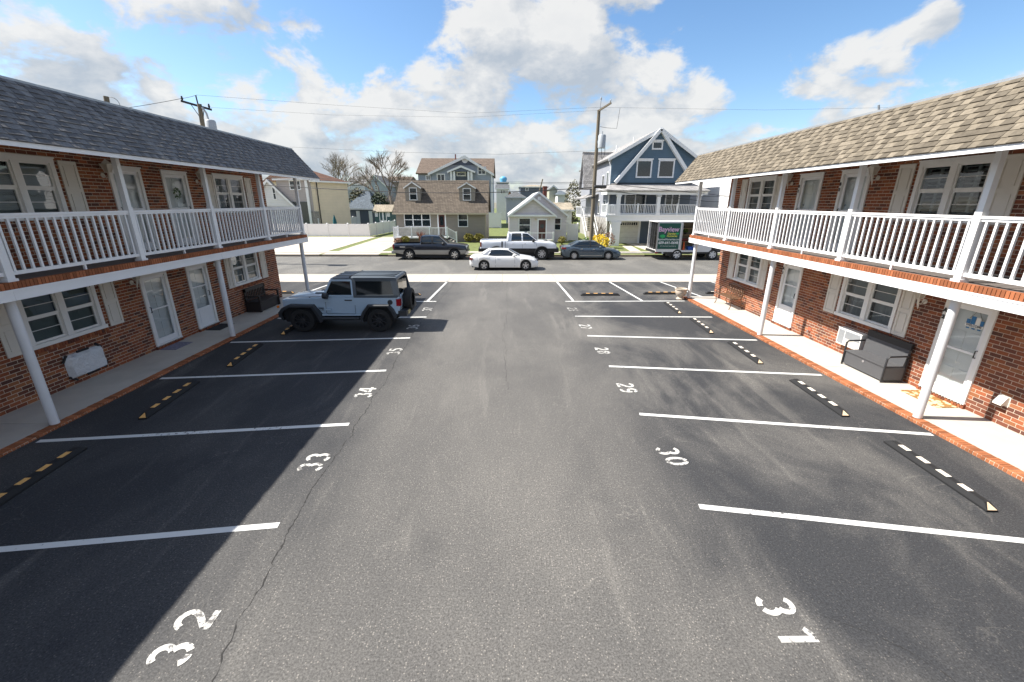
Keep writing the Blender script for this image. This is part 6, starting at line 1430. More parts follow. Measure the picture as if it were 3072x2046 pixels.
    for px, py in ((700,225),(520,310)): q = at(*Z4(px,py+25), YG+5); MB().tube([(q.x,q.y,q.z-.3),(q.x,q.y,q.z+.35)], .06, 6).build('roof_vent', MT['trim'], r)
blue_house()
# ---- generic far houses: wall prism with gable or hip roof, windows as parts
def far_house(name, label, x0p, x1p, eavey, Y, rise, depth, wall, roof, style='hip', wins=(), base=0.0, over=.3):
    x0 = at(x0p, eavey, Y).x; x1 = at(x1p, eavey, Y).x; ze = at((x0p+x1p)/2, eavey, Y).z
    r = empty(name, ((x0+x1)/2, Y, base), 0, label, 'house'); tf = rel(r); zr = ze+rise; m = MB(tf)
    if style == 'front': m.prism([(x0,base),(x0,ze),((x0+x1)/2,zr),(x1,ze),(x1,base)], Y, Y+depth, 'xz')
    else: m.box(x0,x1,Y,Y+depth,base,ze)
    m.build('wall', wall, r); m = MB(tf); o = over; xm = (x0+x1)/2; ym = Y+depth/2
    if style == 'front':
        s1 = rise/(xm-x0); m.slab([(x0-o,Y-o,ze-o*s1+.1),(xm,Y-o,zr+.1),(xm,Y+depth,zr+.1),(x0-o,Y+depth,ze-o*s1+.1)], .15); m.slab([(xm,Y-o,zr+.1),(x1+o,Y-o,ze-o*s1+.1),(x1+o,Y+depth,ze-o*s1+.1),(xm,Y+depth,zr+.1)], .15)
    elif style == 'side':
        m.prism([(Y-o,ze),(ym,zr),(Y+depth+o,ze)], x0-o, x1+o, 'yz')
    else:
        h = min(depth/2, (x1-x0)/2*.8); a = [(x0-o,Y-o,ze),(x1+o,Y-o,ze),(x1+o,Y+depth+o,ze),(x0-o,Y+depth+o,ze)]; i = [m.pt(q) for q in a]; j = [m.pt((x0+h,ym,zr)), m.pt((x1-h,ym,zr))]
        m.face((i[0],i[1],j[1],j[0])); m.face((i[1],i[2],j[1])); m.face((i[2],i[3],j[0],j[1])); m.face((i[3],i[0],j[0])); m.face(i[::-1])
    ro = m.build('roof', roof, r); m = MB(tf)
    if style == 'front':
        s1 = rise/(xm-x0); m.prism([(x0-o,ze-o*s1+.1),(xm,zr+.12),(xm,zr-.25),(x0-o,ze-o*s1-.15)], Y-o-.05, Y-o-.005, 'xz'); m.prism([(xm,zr+.12),(x1+o,ze-o*s1+.1),(x1+o,ze-o*s1-.15),(xm,zr-.25)], Y-o-.05, Y-o-.005, 'xz')
    else: m.box(x0-o-.03,x1+o+.03,Y-o-.06,Y-o-.005,ze-.16,ze+.06)
    m.build('fascia', MT['trim'], ro)
    for (a, b, c, d) in wins:
        w_ = hwin(None, (a,b), (c,d), Y, .10); w_.parent = r; w_.matrix_parent_inverse = Matrix.Translation(-Vector(r.location))
    return r
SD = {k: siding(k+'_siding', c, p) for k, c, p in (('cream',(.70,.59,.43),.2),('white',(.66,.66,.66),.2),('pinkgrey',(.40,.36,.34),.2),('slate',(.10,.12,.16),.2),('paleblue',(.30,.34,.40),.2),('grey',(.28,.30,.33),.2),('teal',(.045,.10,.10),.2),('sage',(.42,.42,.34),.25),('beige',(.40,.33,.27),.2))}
RF = {k: roofing(k+'_roof', c, tuple(q*1.35 for q in c)) for k, c in (('red',(.13,.07,.05)),('grey',(.20,.20,.20)),('dark',(.10,.105,.11)),('brown',(.13,.10,.08)),('blue',(.10,.12,.14)),('tan',(.30,.26,.2)))}
f = lambda Z, x, y: Z(x, y)
def fpx(Z, *v): return [c for k in range(0, len(v), 2) for c in Z(v[k], v[k+1])]
# cream house with brown hip roof and carport
def cream_house():
    A = at(*Z1(772,585), 58.6); B = at(*Z1(1362,605), 64.0); dv = Vector((B.x-A.x, B.y-A.y)); Ln = dv.length; ze = A.z
    r = empty('cream_house', (A.x, A.y, 0), math.atan2(dv.y, dv.x), 'cream sided house with low brown roof behind the white fence', 'house')
    MB().box(0,Ln,0,9,0,ze).build('wall', SD['cream'], r)
    m = MB(); o_ = .35; a = [m.pt(p) for p in ((-o_,-o_,ze),(Ln+o_,-o_,ze),(Ln+o_,9+o_,ze),(-o_,9+o_,ze))]; b = [m.pt((-o_,4.5,ze+1.9)), m.pt((Ln-3.5,4.5,ze+1.9))]
    m.face((a[0],a[1],b[1],b[0])); m.face((a[1],a[2],b[1])); m.face((a[2],a[3],b[0],b[1])); m.face((a[3],a[0],b[0])); m.face(a[::-1]); ro = m.build('roof', RF['red'], r)
    MB().box(-o_,Ln+o_,-o_-.08,-o_-.005,ze-.16,ze+.05).build('fascia', MT['trim'], ro)
    t0 = (at(*Z1(835,955),59.2).x-A.x)/dv.x*Ln; t1 = (at(*Z1(955,955),60.3).x-A.x)/dv.x*Ln; MB().box(t0,t1,-.07,-.01,0,2.9).build('garage_opening', MT['hglass2'], r)
    t2 = (at(*Z1(960,900),60.4).x-A.x)/dv.x*Ln; MB().tube([(t2,-.1,ze-.1),(t2,-.1,.2)], .06, 6).build('downpipe', MT['black'], r)
cream_house()
h = far_house('grey_wing_house', 'greige sided house wing with dark windows beside the cream house', Z1(245,580)[0], Z1(772,580)[0], Z1(0,560)[1], 58.5, .6, 9, SD['pinkgrey'], RF['red'], 'hip', [fpx(Z1,450,580,650,730)])
q0 = at(*Z1(510,915),58.5); q1 = at(*Z1(770,915),58.5); MB(rel(h)).box(q0.x,q1.x,58.42,58.49,0,q0.z).build('carport_opening', MT['hglass2'], h)
MB(rel(h)).box(at(*Z1(770,900),58.5).x-.15,at(*Z1(770,900),58.5).x+.15,58.2,58.41,0,at(*Z1(770,585),58.5).z).build('corner_post', MT['trim'], h)
far_house('white_gable_house', 'white sided house with steep front gable and single window', 747, 886, 619, 58.3, at(816,540,58.3).z-at(816,619,58.3).z, .35, SD['white'], RF['grey'], 'front', [fpx(Z1,178,682,270,885)])
# slate house and teal shed behind the fence
h = far_house('slate_bungalow', 'dark slate bungalow with solar panels on pale blue roof', Z1(1365,985)[0], Z1(1765,1020)[0], Z1(0,1025)[1], 70, 2.8, 9, SD['slate'], RF['blue'], 'hip')
for k, (a, b) in enumerate(((1440,930),(1500,930))): 
    q = at(*Z1(a+25,b+10), 71.5); MB(rel(h)).cbox(q, (1.0,1.6,.05), Matrix.Rotation(R(30),3,'X')).build('solar_panel', MT['hglass'], h)
for px in (1540,1735): q = at(*Z1(px,1100),70); MB(rel(h)).box(q.x-.25,q.x+.25,69.8,69.99,0,at(*Z1(px,1060),70).z).build('porch_column', MT['trim'], h)
def shed():
    Y = 64; x0, ze = xz(Z1(1790,1065), Y); x1, _ = xz(Z1(2055,1065), Y); r = empty('garden_shed', ((x0+x1)/2,Y,0), 0, 'teal garden shed with white trimmed arched doors', 'shed'); tf = rel(r)
    MB(tf).box(x0,x1,Y,Y+2.6,0,ze).build('wall', SD['teal'], r); m = MB(tf); m.slab([(x0-.2,Y-.3,ze-.05),(x1+.2,Y-.3,ze-.05),(x1+.2,Y+1.3,ze+.9),(x0-.2,Y+1.3,ze+.9)], .1); m.slab([(x0-.2,Y+2.9,ze-.05),(x1+.2,Y+2.9,ze-.05),(x1+.2,Y+1.3,ze+.9),(x0-.2,Y+1.3,ze+.9)], .1); m.build('roof', RF['tan'], r)
    for a, b in ((1800,1850),(1990,2040)): w_ = hwin(None, Z1(a,1080), Z1(b,1150), Y, .12, True, 1); w_.parent = r; w_.matrix_parent_inverse = Matrix.Translation(-Vector(r.location))
    xa, xb = at(*Z1(1865,1070),Y).x, at(*Z1(1980,1070),Y).x; m = MB(tf)
    for k in range(2):
        a = xa+(xb-xa)*k/2; b = a+(xb-xa)/2; m.box(a,a+.1,Y-.06,Y-.001,0,ze); m.box(b-.1,b,Y-.06,Y-.001,0,ze); m.box(a+.1,b-.1,Y-.06,Y-.001,ze-.12,ze); m.box(a+.1,b-.1,Y-.06,Y-.001,ze*.48,ze*.56)
    m.build('door', MT['trim'], r)
shed()
# large grey house behind the cape
def grey_house():
    Y = 74; x0, ze = xz(Z2(752,455), Y); x1, _ = xz(Z2(1690,400), Y); xm, za = xz(Z2(1278,195), Y); r = empty('large_grey_house', (0,0,0), 0, 'large blue grey house with wide front gable rising behind the cape house', 'house')
    ze = at(*Z2(720,460),Y).z; MB().prism([(x0,0),(x0,ze),(xm,za-.2),(x1,ze),(x1,0)], Y, Y+14, 'xz').build('wall', SD['paleblue'], r)
    gable_roof(r, x0, x1, xm, ze+.1, za, Y-.5, Y+8, .2, RF['brown'], .5, .35)
    q = MB(); zz = at(*Z2(1278,342),Y).z; xw0 = at(*Z2(1000,342),Y).x; xw1 = at(*Z2(1560,342),Y).x; q.prism([(xw0,zz),(xm,za-.35),(xw1,zz)], Y-.12, Y-.001, 'xz'); q.build('gable_panel', SD['slate'], r)
    # cross roof behind
    xa, zt = xz(Z2(600,232), Y+7); xb, _ = xz(Z2(1745,222), Y+7); zb = at(*Z2(560,468),Y+1).z
    m = MB(); m.slab([(xa,Y+.8,zb),(xb,Y+.8,zb),(xb,Y+7,zt),(xa,Y+7,zt)], .2); m.slab([(xa,Y+13,zb),(xb,Y+13,zb),(xb,Y+7,zt),(xa,Y+7,zt)], .2); m.build('cross_roof', RF['brown'], r); MB().box(xa+.3,xb-.3,Y+1.2,Y+12.5,0,zb-.1).build('rear_wall', SD['paleblue'], r)
    for a in (((835,475),(972,600),0,1),((1475,365),(1612,495),1,1),((660,495),(745,585),0,1)): hwin(r, Z2(*a[0]), Z2(*a[1]), Y if a[0][0] > 700 else Y+1.2, .16, bool(a[2]), a[3])
    # entry porch gable
    Yp = Y-1.6; xa, ze2 = xz(Z2(1010,435), Yp); xb, _ = xz(Z2(1430,435), Yp); xc, zp = xz(Z2(1215,345), Yp); gable_roof(r, xa, xb, xc, ze2, zp, Yp, Y, .15, RF['brown'], .1, .25, 'porch_roof')
    MB().prism([(xa+.3,ze2-.05),(xc,zp-.3),(xb-.3,ze2-.05)], Yp+.1, Yp+.4, 'xz').build('porch_gable', SD['slate'], r)
    MB().box(at(*Z2(1120,500),Y).x,at(*Z2(1330,500),Y).x,Y-.1,Y-.002,4,at(*Z2(1200,420),Y).z).build('entry_wall', SD['slate'], r); hwin(r, Z2(1145,445), Z2(1298,517), Y-.1, .2, False)
    for px in (1065,1112,1335,1382): q = at(*Z2(px,500),Yp+.3); MB().box(q.x-.16,q.x+.16,Yp+.15,Yp+.45,0,ze2).build('porch_column', MT['trim'], r)
    MB().lathe([(.5,0),(.5,.1)], (xm,Y-.2,at(*Z2(1278,260),Y).z), 'y', 20).build('round_vent', MT['trim'], r)
    q = at(*Z2(1130,170),Y+6); MB().tube([(q.x,q.y,q.z-2.5),(q.x,q.y,q.z)], .12, 6).build('flue_pipe', M('flue', (.15,.05,.05), .7), r)
    q = at(*Z2(1700,700),Y); MB().box(q.x-.1,q.x+.15,Y-.1,Y-.003,0,ze).build('corner_board', MT['trim'], r)
grey_house()
far_house('white_far_house', 'tall white house with paired windows below the water tower', Z3(205,700)[0], Z3(392,700)[0], Z3(0,712)[1], 105, 1.15, 10, SD['white'], RF['dark'], 'side', [fpx(Z3,270,730,305,790), fpx(Z3,308,730,340,790)])
far_house('flat_top_house', 'pale house with grey roof parapet directly under the water tower', Z3(215,620)[0], Z3(385,620)[0], Z3(0,612)[1], 122, .35, 10, SD['paleblue'], RF['grey'], 'side')
far_house('dark_hip_house', 'low white house with dark hip roof left of the cottage ridge', Z6(300,490)[0], Z6(760,490)[0], Z6(0,488)[1], 88, 1.1, 9, SD['white'], RF['dark'], 'hip', [fpx(Z6,415,520,465,575), fpx(Z6,630,505,680,560)])
far_house('wide_slate_house', 'wide slate blue house with pale hip roof behind the chimney', Z6(640,240)[0], Z6(1300,240)[0], Z6(0,238)[1], 108, .65, 12, SD['slate'], RF['tan'], 'hip', [fpx(Z6,755,255,830,335)])
far_house('sage_house', 'sage green house with curved top right of the brick chimney', Z6(1320,300)[0], Z6(1510,300)[0], Z6(0,285)[1], 100, .7, 8, SD['sage'], RF['grey'], 'front')
far_house('blue_roof_house', 'low house with pale blue roof beside the sage house', Z6(1520,440)[0], Z6(1760,440)[0], Z6(0,420)[1], 95, .9, 10, SD['white'], RF['blue'], 'hip')
far_house('grey_roof_annex', 'low white annex with pale shingle roof behind the cottage', Z3(1160,1040)[0], Z3(1390,1040)[0], Z3(0,1045)[1], 62, 1.0, 7, SD['white'], RF['tan'], 'side')
far_house('brick_far_house', 'far house with salmon gable between two grey roofs', Z6(340,420)[0], Z6(430,420)[0], Z6(0,400)[1], 140, 1.0, 8, M('salmon', (.45,.22,.16), .8), RF['brown'], 'front')
far_house('far_grey_house', 'long far grey house with gables seen through the bare trees', Z1(1350,620)[0], Z1(1660,620)[0], Z1(0,640)[1], 135, 2.6, 12, SD['grey'], RF['grey'], 'side', [fpx(Z1,1400,650,1440,720), fpx(Z1,1500,650,1540,720)])
far_house('far_gable_house', 'far pale house with front gable behind the larger bare tree', Z1(1640,640)[0], Z1(1960,640)[0], Z1(0,655)[1], 128, 2.7, 12, SD['paleblue'], RF['grey'], 'front', [fpx(Z1,1690,660,1725,730), fpx(Z1,1800,660,1840,730)])
far_house('far_long_roof_house', 'far house with long brown roof left of the large grey house', Z1(1960,600)[0], Z1(2330,600)[0], Z1(0,600)[1], 140, 1.8, 14, SD['beige'], RF['brown'], 'side')
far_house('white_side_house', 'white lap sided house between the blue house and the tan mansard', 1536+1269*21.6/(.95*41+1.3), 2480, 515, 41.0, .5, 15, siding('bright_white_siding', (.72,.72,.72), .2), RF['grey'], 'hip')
# balcony on the far house
m = MB(); a = at(*Z1(1350,675),134); b = at(*Z1(1640,675),134)
o = rail_run(None, (a.x,134,a.z-1.2), (b.x,134,b.z-1.2), 0, 1.2, 20, None, False, .1); tag(o, 'white balcony railing on the far grey house', 'railing')

# ================================================================== fences
def fence(pts, zt, zb, label, group=None, pan=2.4):
    r = empty('vinyl_fence', (0,0,0), 0, label, 'fence', group); mt = MT['fence']
    for (a, b) in zip(pts, pts[1:]):
        a = Vector((*a, 0)); b = Vector((*b, 0)); n = max(1, round((b-a).length/pan)); d = (b-a).normalized()
        for k in range(n):
            p = a.lerp(b, k/n); q = a.lerp(b, (k+1)/n); m = MB(); m.bar(p+d*.08+Vector((0,0,(zt+zb)/2)), q-d*.08+Vector((0,0,(zt+zb)/2)), .04, zt-zb-.1); m.bar(p+d*.07+Vector((0,0,zt-.08)), q-d*.07+Vector((0,0,zt-.08)), .06, .14); m.bar(p+d*.07+Vector((0,0,zb+.12)), q-d*.07+Vector((0,0,zb+.12)), .06, .16); m.build('panel', mt, r)
        for k in range(n+1):
            p = a.lerp(b, k/n); ky = (round(p.x,1), round(p.y,1))
            if ky in POSTED: continue
            POSTED.add(ky); m = MB(); m.box(p.x-.08,p.x+.08,p.y-.08,p.y+.08,zb-.1,zt+.03); m.lathe([(.13,0),(.02,.09)], (p.x,p.y,zt+.03), n=4); m.build('post', mt, r)
MT['fence'] = M('fence_vinyl', (.72,.72,.72), .45, var=.03)
c0 = at(*Z1(690,1400),53.2); c1 = at(*Z1(1712,1400),53.2); c2 = at(*Z1(2120,1300),63)
fence([(c0.x-7,53.2),(c1.x,53.2),(c2.x,63)], at(*Z1(1200,1262),53.2).z, .1, 'white vinyl privacy fence along the concrete drive and back beside the cape house')
d0 = at(*Z1(965,1230),60.0); d1 = at(*Z1(1775,1120),76)
fence([(d0.x,59.0),(d1.x,76)], 1.9, .1, 'white vinyl fence running back past the green umbrella')
e0 = at(*Z2(1622,1170),72); e1 = at(*Z2(1842,1170),72)
fence([(e0.x,72),(e1.x,72)], at(*Z2(1700,1088),72).z, .1, 'white slatted fence closing the gap beside the cape house')
g0 = at(*Z3(1325,1350),48); g1 = at(*Z3(1480,1350),48)
fence([(g0.x,48),(g1.x,48)], at(*Z3(1400,1262),48).z, .1, 'white gate fence between the cottage and the side stairs')
# ---- folded umbrella
q = at(*Z1(1175,1250),55); r = empty('folded_umbrella', (q.x,55,.1), 0, 'folded teal garden umbrella standing behind the white fence', 'umbrella'); zt = at(*Z1(1160,1120),55).z
MB().lathe([(.30,1.1),(.26,1.4),(.20,1.9),(.10,zt-.35),(.03,zt-.1)], n=10).build('canopy', M('umbrella_teal', (.0,.075,.09), .8), r, smooth=40); MB().tube([(0,0,0),(0,0,1.2)], .03, 6).build('pole', MT['steel'], r)
# ---- water tower
q = at(*Z3(365,560), 420); r = empty('water_tower', (q.x-3.0,420,0), 0, 'pale blue water tower bulb far beyond the houses', 'water tower'); zt = at(*Z3(350,515),420).z; zb = at(*Z3(365,610),420).z; wr = (at(*Z3(408,560),420).x - at(*Z3(290,560),420).x)/2; hh = zt-zb
MB().lathe([(1.5,0),(1.5,zb-2),(3,zb),(wr*.8,zb+hh*.15),(wr,zb+hh*.5),(wr*.85,zb+hh*.8),(wr*.4,zt-.3),(0.1,zt)], n=24).build('tank', M('tower_blue', (.10,.36,.60), .5), r, smooth=50)

# ================================================================== planting
def bare_tree(x, y, h, spread, seed, label, mat, depth=6, tr=.22):
    rnd = random.Random(seed); r = empty('bare_tree', (x,y,0), 0, label, 'tree', 'bare winter trees'); T_, C_ = MB(), MB()
    def grow(p, d, ln, rad, lv, m):
        q = p + d*ln*.5 + Vector((rnd.gauss(0,.04),rnd.gauss(0,.04),0))*ln; e = p + d*ln
        m.tube([p, q, e], [rad, rad*.85, rad*.68], 5 if lv < 2 else 3, cap=False)
        if lv >= depth: return
        n = 3 if lv < 3 else (4 if lv < 5 else 3)
        for k in range(n):
            az = rnd.uniform(0, 6.283); tilt = rnd.uniform(.28,.62)*(1.25 if lv == 0 else 1.0)*spread; nd = (d + Vector((math.cos(az), math.sin(az), 0))*tilt).normalized(); nd.z = max(nd.z, .06); nd.normalize()
            grow(e - d*ln*rnd.uniform(0,.35), nd, ln*rnd.uniform(.62,.82), rad*.60, lv+1, C_)
    grow(Vector((0,0,0)), Vector((rnd.uniform(-.05,.05),0,1)), h*.27, tr, 0, T_)
    T_.build('trunk', MT['bark'], r, smooth=60, recalc=False); C_.build('crown', mat, r, recalc=False)
q = at(1180, 660, 76); bare_tree(q.x, 76, at(1180,462,76).z*1.36, 1.15, 5, 'large spreading bare tree behind the cape house', MT['bark'], 6, .34)
q = at(1008, 600, 92); bare_tree(q.x, 92, at(1010,468,92).z*1.38, 1.2, 12, 'smaller bare tree beyond the cream house', MT['bark'], 6, .3)
def evergreen(Zp, Y, rad, hgt, n, mat, label, name='evergreen_shrub', cat='shrub', sz=.16, sq=None, base=.07, group=None):
    q = at(*Zp, Y); r = empty(name, (q.x,Y,base), 0, label, cat, group); MB().tube([(0,0,0),(0,0,hgt*.6)], .06, 5).build('stem', MT['bark'], r); leafball(r, (0,0,hgt*.55), rad, n, mat, sz, (sq or hgt/2/rad)); return r
evergreen(Z1(1540,800), 74, 1.6, at(*Z1(1540,730),74).z, 900, MT['leafolive'], 'olive evergreen between the cream house and the bare tree', 'evergreen_tree', 'tree', .22)
evergreen(Z1(1870,900), 72, 1.5, at(*Z1(1870,790),72).z, 900, MT['leafdark'], 'dark glossy evergreen before the large bare tree', 'evergreen_tree', 'tree', .22)
evergreen(Z3(1420,690), 80, 1.6, at(*Z3(1420,640),80).z, 700, MT['leafolive'], 'olive treetop beside the blue house side wall', 'evergreen_tree', 'tree', .25)
def thicket(x0, x1, Y, h, n, seed):
    rnd = random.Random(seed); m = MB()
    for k in range(n):
        x = rnd.uniform(x0,x1); y = Y+rnd.uniform(0,5); hh = h*rnd.uniform(.5,1.1); p = Vector((x,y,0)); d = Vector((rnd.gauss(0,.25),rnd.gauss(0,.25),1)).normalized(); e = p+d*hh
        m.tube([p, p.lerp(e,.5)+Vector((rnd.gauss(0,.1),0,0)), e], [.05,.035,.012], 3, cap=False)
        for j in range(5):
            b = p.lerp(e, rnd.uniform(.3,.95)); dd = (d+Vector((rnd.gauss(0,.7),rnd.gauss(0,.7),.2))).normalized(); m.tube([b, b+dd*hh*.28], [.02,.008], 3, cap=False)
    return m
o = thicket(at(*Z1(1560,900),80).x, at(*Z1(2140,900),80).x, 80, at(*Z1(1700,800),80).z, 320, 4).build('thicket', MT['twig'], recalc=False); tag(o, 'brown leafless thicket behind the garden shed', 'thicket', kind='stuff')
# front gardens
gr_ = 'low clipped shrubs before the cape house'
for k, px in enumerate((1342, 1503)): evergreen(Z2(px,1530), 46.0, .50, .95, 420, MT.setdefault('leafgold', leafmat_('leaf_gold', (.17,.15,.02), .4)), ('round golden green shrub under the single front window of the cape house', 'round golden green shrub at the bare corner of the cape house')[k], 'clipped_shrub', 'shrub', .10, .8, .07, gr_)
evergreen(Z2(345,1530), 43.9, .45, .85, 350, MT['leafgold'], 'round golden shrub before the porch base left of the pickup', 'clipped_shrub', 'shrub', .09, .8)
evergreen(Z2(240,1550), 43.6, .42, .6, 260, MT['leafbrown'], 'low rust brown shrub at the porch corner', 'low_shrub', 'shrub', .09, .7)
evergreen(Z3(1640,1540), 41.5, .62, .8, 350, MT['leafbright'], 'low bright green clipped hedge near the utility pole', 'clipped_hedge', 'hedge', .10, .6)
evergreen(Z4(345,1320), 39.2, .85, 1.25, 800, MT['leafyellow'], 'bright yellow flowering forsythia bush behind the sedan', 'forsythia', 'shrub', .09, .75)
evergreen(Z4(430,1320), 40.0, .62, 1.5, 420, MT['leafbrown'], 'pale brown ornamental shrub beside the porch pier', 'brown_shrub', 'shrub', .08, 1.1)
evergreen(Z3(1235,1520), 43.5, .40, .85, 260, MT['leafgold'], 'small golden green shrub at the cottage corner', 'clipped_shrub', 'shrub', .09, .9)
def bare_shrub(x, y, h, n, seed, label, mat=None):
    rnd = random.Random(seed); r = empty('bare_shrub', (x,y,.07), 0, label, 'shrub'); m = MB()
    for k in range(n):
        a = rnd.uniform(0,6.283); d = Vector((math.cos(a)*.35*rnd.random()*1.4, math.sin(a)*.35*rnd.random(), 1)).normalized(); ln = h*rnd.uniform(.5,.75); e = d*ln; m.tube([(0,0,0), d*ln*.5, e], [.028,.022,.014], 4, cap=False)
        for j in range(4):
            dd = (d+Vector((rnd.gauss(0,.5),rnd.gauss(0,.5),.1))).normalized(); b = d*ln*rnd.uniform(.45,1); m.tube([b, b+dd*h*.32], [.014,.006], 3, cap=False)
    m.build('branches', mat or MT['twig'], r, recalc=False)
q = at(*Z4(330,1200), 40.6); bare_shrub(q.x, 40.6, 3.0, 16, 8, 'multi-stemmed leafless shrub between the pole and the porch', MT['bark'])
q = at(*Z2(597,1500), 43.6); bare_shrub(q.x, 43.6, 1.5, 18, 3, 'rust red leafless shrub behind the dark pickup', MT['leafred'])

# ================================================================== utility poles and wires
def pole(Pb, Pt, Y, label, arm=None, trans=None, r0=.17, mat=None, zb=0.0):
    t_ = at(*Pt, Y); b = at(*Pb, Y); k = (zb-t_.z)/(b.z-t_.z); bx = t_.x+(b.x-t_.x)*k
    r = empty('utility_pole', (bx,Y,zb), 0, label, 'utility pole'); top = Vector((t_.x-bx, 0, t_.z-zb))
    MB().tube([(0,0,0), top*.5, top], [r0, r0*.88, r0*.74], 12).build('shaft', mat or MT['woodgrey'], r, smooth=50)
    return r, top
main, mt_ = pole((1772,728), (1797,330), 37.0, 'leaning wooden utility pole with transformer beside the grey sedan')
m = MB(); m.bar(mt_+Vector((-.1,0,-.1)), mt_+Vector((.75,-.75,.35)), .11, .12); m.build('cross_arm', MT['woodgrey'], main)
m = MB(); m.tube([mt_+Vector((.05,0,-.1)), mt_+Vector((.12,0,.75))], .035, 6); m.lathe([(.05,0),(.06,.1),(.03,.2)], mt_+Vector((.12,0,.72)), n=8); m.lathe([(.05,0),(.06,.1),(.03,.18)], mt_+Vector((.70,-.7,.42)), n=8); m.build('insulator', MT['steel'], main)
q0 = at(1803, 427, 36.8); q = q0 - Vector(main.location); m = MB(); m.lathe([(.28,-.46),(.30,-.44),(.30,.44),(.26,.5),(.05,.52)], (q.x,q.y-.3,q.z), n=18); m.tube([(q.x,q.y-.3,q.z+.46),(q.x,q.y-.3,q.z+.75)], .05, 6); m.bar((q.x-.3,q.y-.1,q.z),(q.x,q.y-.2,q.z),.08,.2); m.build('transformer', M('transformer_grey', (.34,.37,.40), .5), main, smooth=40)
m = MB(); m.tube([(q.x+.2,q.y-.3,q.z-.5),(q.x+.25,q.y-.3,q.z+.1),(q.x+.3,q.y-.3,q.z-.9),(q.x+.1,q.y-.3,q.z-1.3),(q.x-.02,q.y-.3,q.z-.4)], .02, 4); m.tube([(q.x-.2,q.y-.2,q.z+1.1),(q.x+.3,q.y-.3,q.z+1.0),(q.x+1.1,q.y-.3,q.z+.95),(q.x+1.25,q.y-.3,q.z+2.4)], .014, 4); m.build('pole_wiring', MT['wire'], main)
q = at(1780,560,36.8)-Vector(main.location); m = MB(); m.lathe([(.10,-.5),(.13,-.45),(.13,.45),(.10,.5)], (q.x+.55,q.y-.1,q.z), 'x', 10); m.lathe([(.19,-.05),(.19,.05)], (0,0,at(1775,592,37).z-main.location.z), n=12); m.build('splice_case', MT['wire'], main)
lp, lt = pole((612,400), (598,312), 31.0, 'wooden utility pole with long cross arm rising behind the slate roof', mat=MT['wood'])
a = at(544,303,31.0)-Vector(lp.location); b = at(634,329,31.0)-Vector(lp.location); m = MB(); m.bar(a, b, .12, .13); m.build('cross_arm', MT['wire'], lp)
m = MB(); m.tube([lt+Vector((-.08,0,-.2)), at(587,286,31.0)-Vector(lp.location)], .04, 6); m.bar(a.lerp(b,.3), lt+Vector((.0,0,-1.0)), .03); m.bar(a.lerp(b,.75), lt+Vector((.05,0,-.9)), .03)
for p in (a.lerp(b,.04), a.lerp(b,.94)): m.lathe([(.03,0),(.07,.08),(.04,.25)], p+Vector((0,0,.06)), n=8)
m.build('insulator', MT['wire'], lp)
q = at(635,384,30.6)-Vector(lp.location); m = MB(); m.lathe([(.30,-.6),(.30,.38),(.24,.46),(.05,.5)], q, n=16); m.tube([q+Vector((-.1,0,.45)), q+Vector((-.15,0,.85)), q+Vector((-.35,0,1.2))], .06, 6); m.build('transformer', M('transformer_pale', (.42,.44,.46), .5), lp, smooth=40)
sp, st_ = pole((322,312), (318,289), 27.0, 'pole top with curled wire showing above the slate roof', mat=MT['wood'])
m = MB(); m.tube([st_+Vector((.2+.45*math.cos(R(t)), 0, -.45+.42*math.sin(R(t)))) for t in range(200,-60,-20)], .015, 4); m.build('wire_loop', MT['wire'], sp)
rp, rt_ = pole((2637,334), (2636,315), 29.0, 'distant pole top showing above the tan mansard', r0=.08, mat=MT['steel'])
fp_, ft_ = pole((1622,560), (1628,537), 90.0, 'thin dark pole rising beside the cottage chimney', r0=.16, mat=MT['wood'])
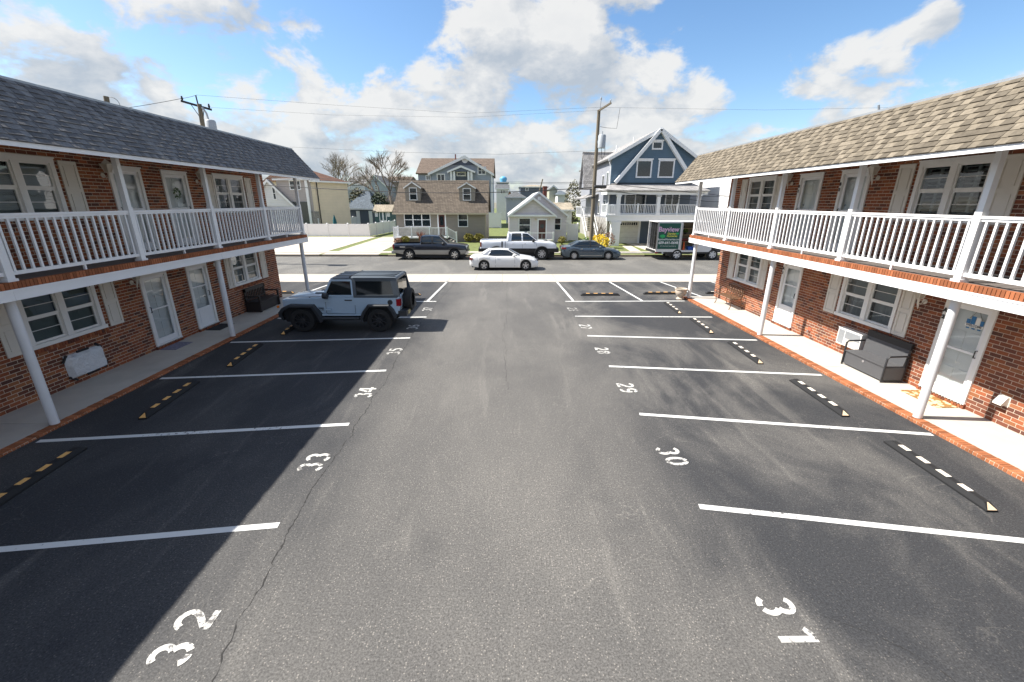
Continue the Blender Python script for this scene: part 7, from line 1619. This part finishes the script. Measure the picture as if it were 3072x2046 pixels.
def wire(label, pts, rad=.012, sag=.0, n=14, group='overhead wires'):
    P_ = []
    for (a, b) in zip(pts, pts[1:]):
        a = Vector(a); b = Vector(b)
        for k in range(n): t = k/n; P_.append(a.lerp(b,t) - Vector((0,0,sag*4*t*(1-t))))
    P_.append(Vector(pts[-1])); m = MB(); m.tube(P_, rad, 5); tag(m.build('overhead_wire', MT['wire'], smooth=60), label, 'wire', group)
YW = 36.9
wire('thick black cable sagging from the pole towards the cream house', [at(640,545,YW), at(1200,577,YW), at(1480,577,YW), at(1775,562,YW)], .030, .05)
wire('upper of two thin lines passing above the cottage ridge', [at(700,528,YW), at(1250,541,YW), at(1560,546,YW), at(1780,545,YW)], .014, .05)
wire('lower of two thin lines passing above the cottage ridge', [at(760,534,YW), at(1300,548,YW), at(1600,550,YW), at(1778,549,YW)], .012, .05)
wire('high line from the pole top to the left over the street', [at(300,288,31), at(587,284,31), at(1100,446,YW), at(1450,462,YW), at(1800,322,YW)] if False else [at(870,441,YW), at(1200,457,YW), at(1500,463,YW), at(1790,452,YW)], .007, .0)
wire('line from the left cross arm down behind the slate roof', [at(380,324,29), at(547,295,31), at(590,285,31)], .014, .02)
wire('thin high line from the left pole across the clouds', [at(590,285,31), at(1000,315,YW), at(1400,340,YW), at(1800,322,YW)], .006, .0)
wire('second thin high line below it across the clouds', [at(630,322,31), at(1000,345,YW), at(1400,352,YW), at(1820,330,YW)], .005, .0)
wire('high line from the pole over the blue house', [at(1800,322,YW), at(2300,330,YW), at(2700,322,YW)], .006, .0)
wire('line passing before the blue house porch roof', [at(1785,560,YW), at(1840,553,YW), at(2000,570,YW), at(2300,600,YW)], .022, .0)
wire('lower line passing before the blue house porch columns', [at(1785,562,YW), at(1900,582,YW), at(2050,590,YW), at(2300,588,YW)], .018, .0)
wire('line sagging before the white side house', [at(1785,570,YW), at(1980,590,YW), at(2120,604,YW), at(2300,612,YW)], .018, .0)
wire('service line from the cottage gable to the pole', [at(1634,606,46.2), at(1700,605,41), at(1776,592,37)], .012, .2)
wire('service line from the pole to the cottage eave', [at(1700,640,46.4), at(1730,600,42), at(1776,575,37)], .012, .15)
bpy.context.view_layer.update()
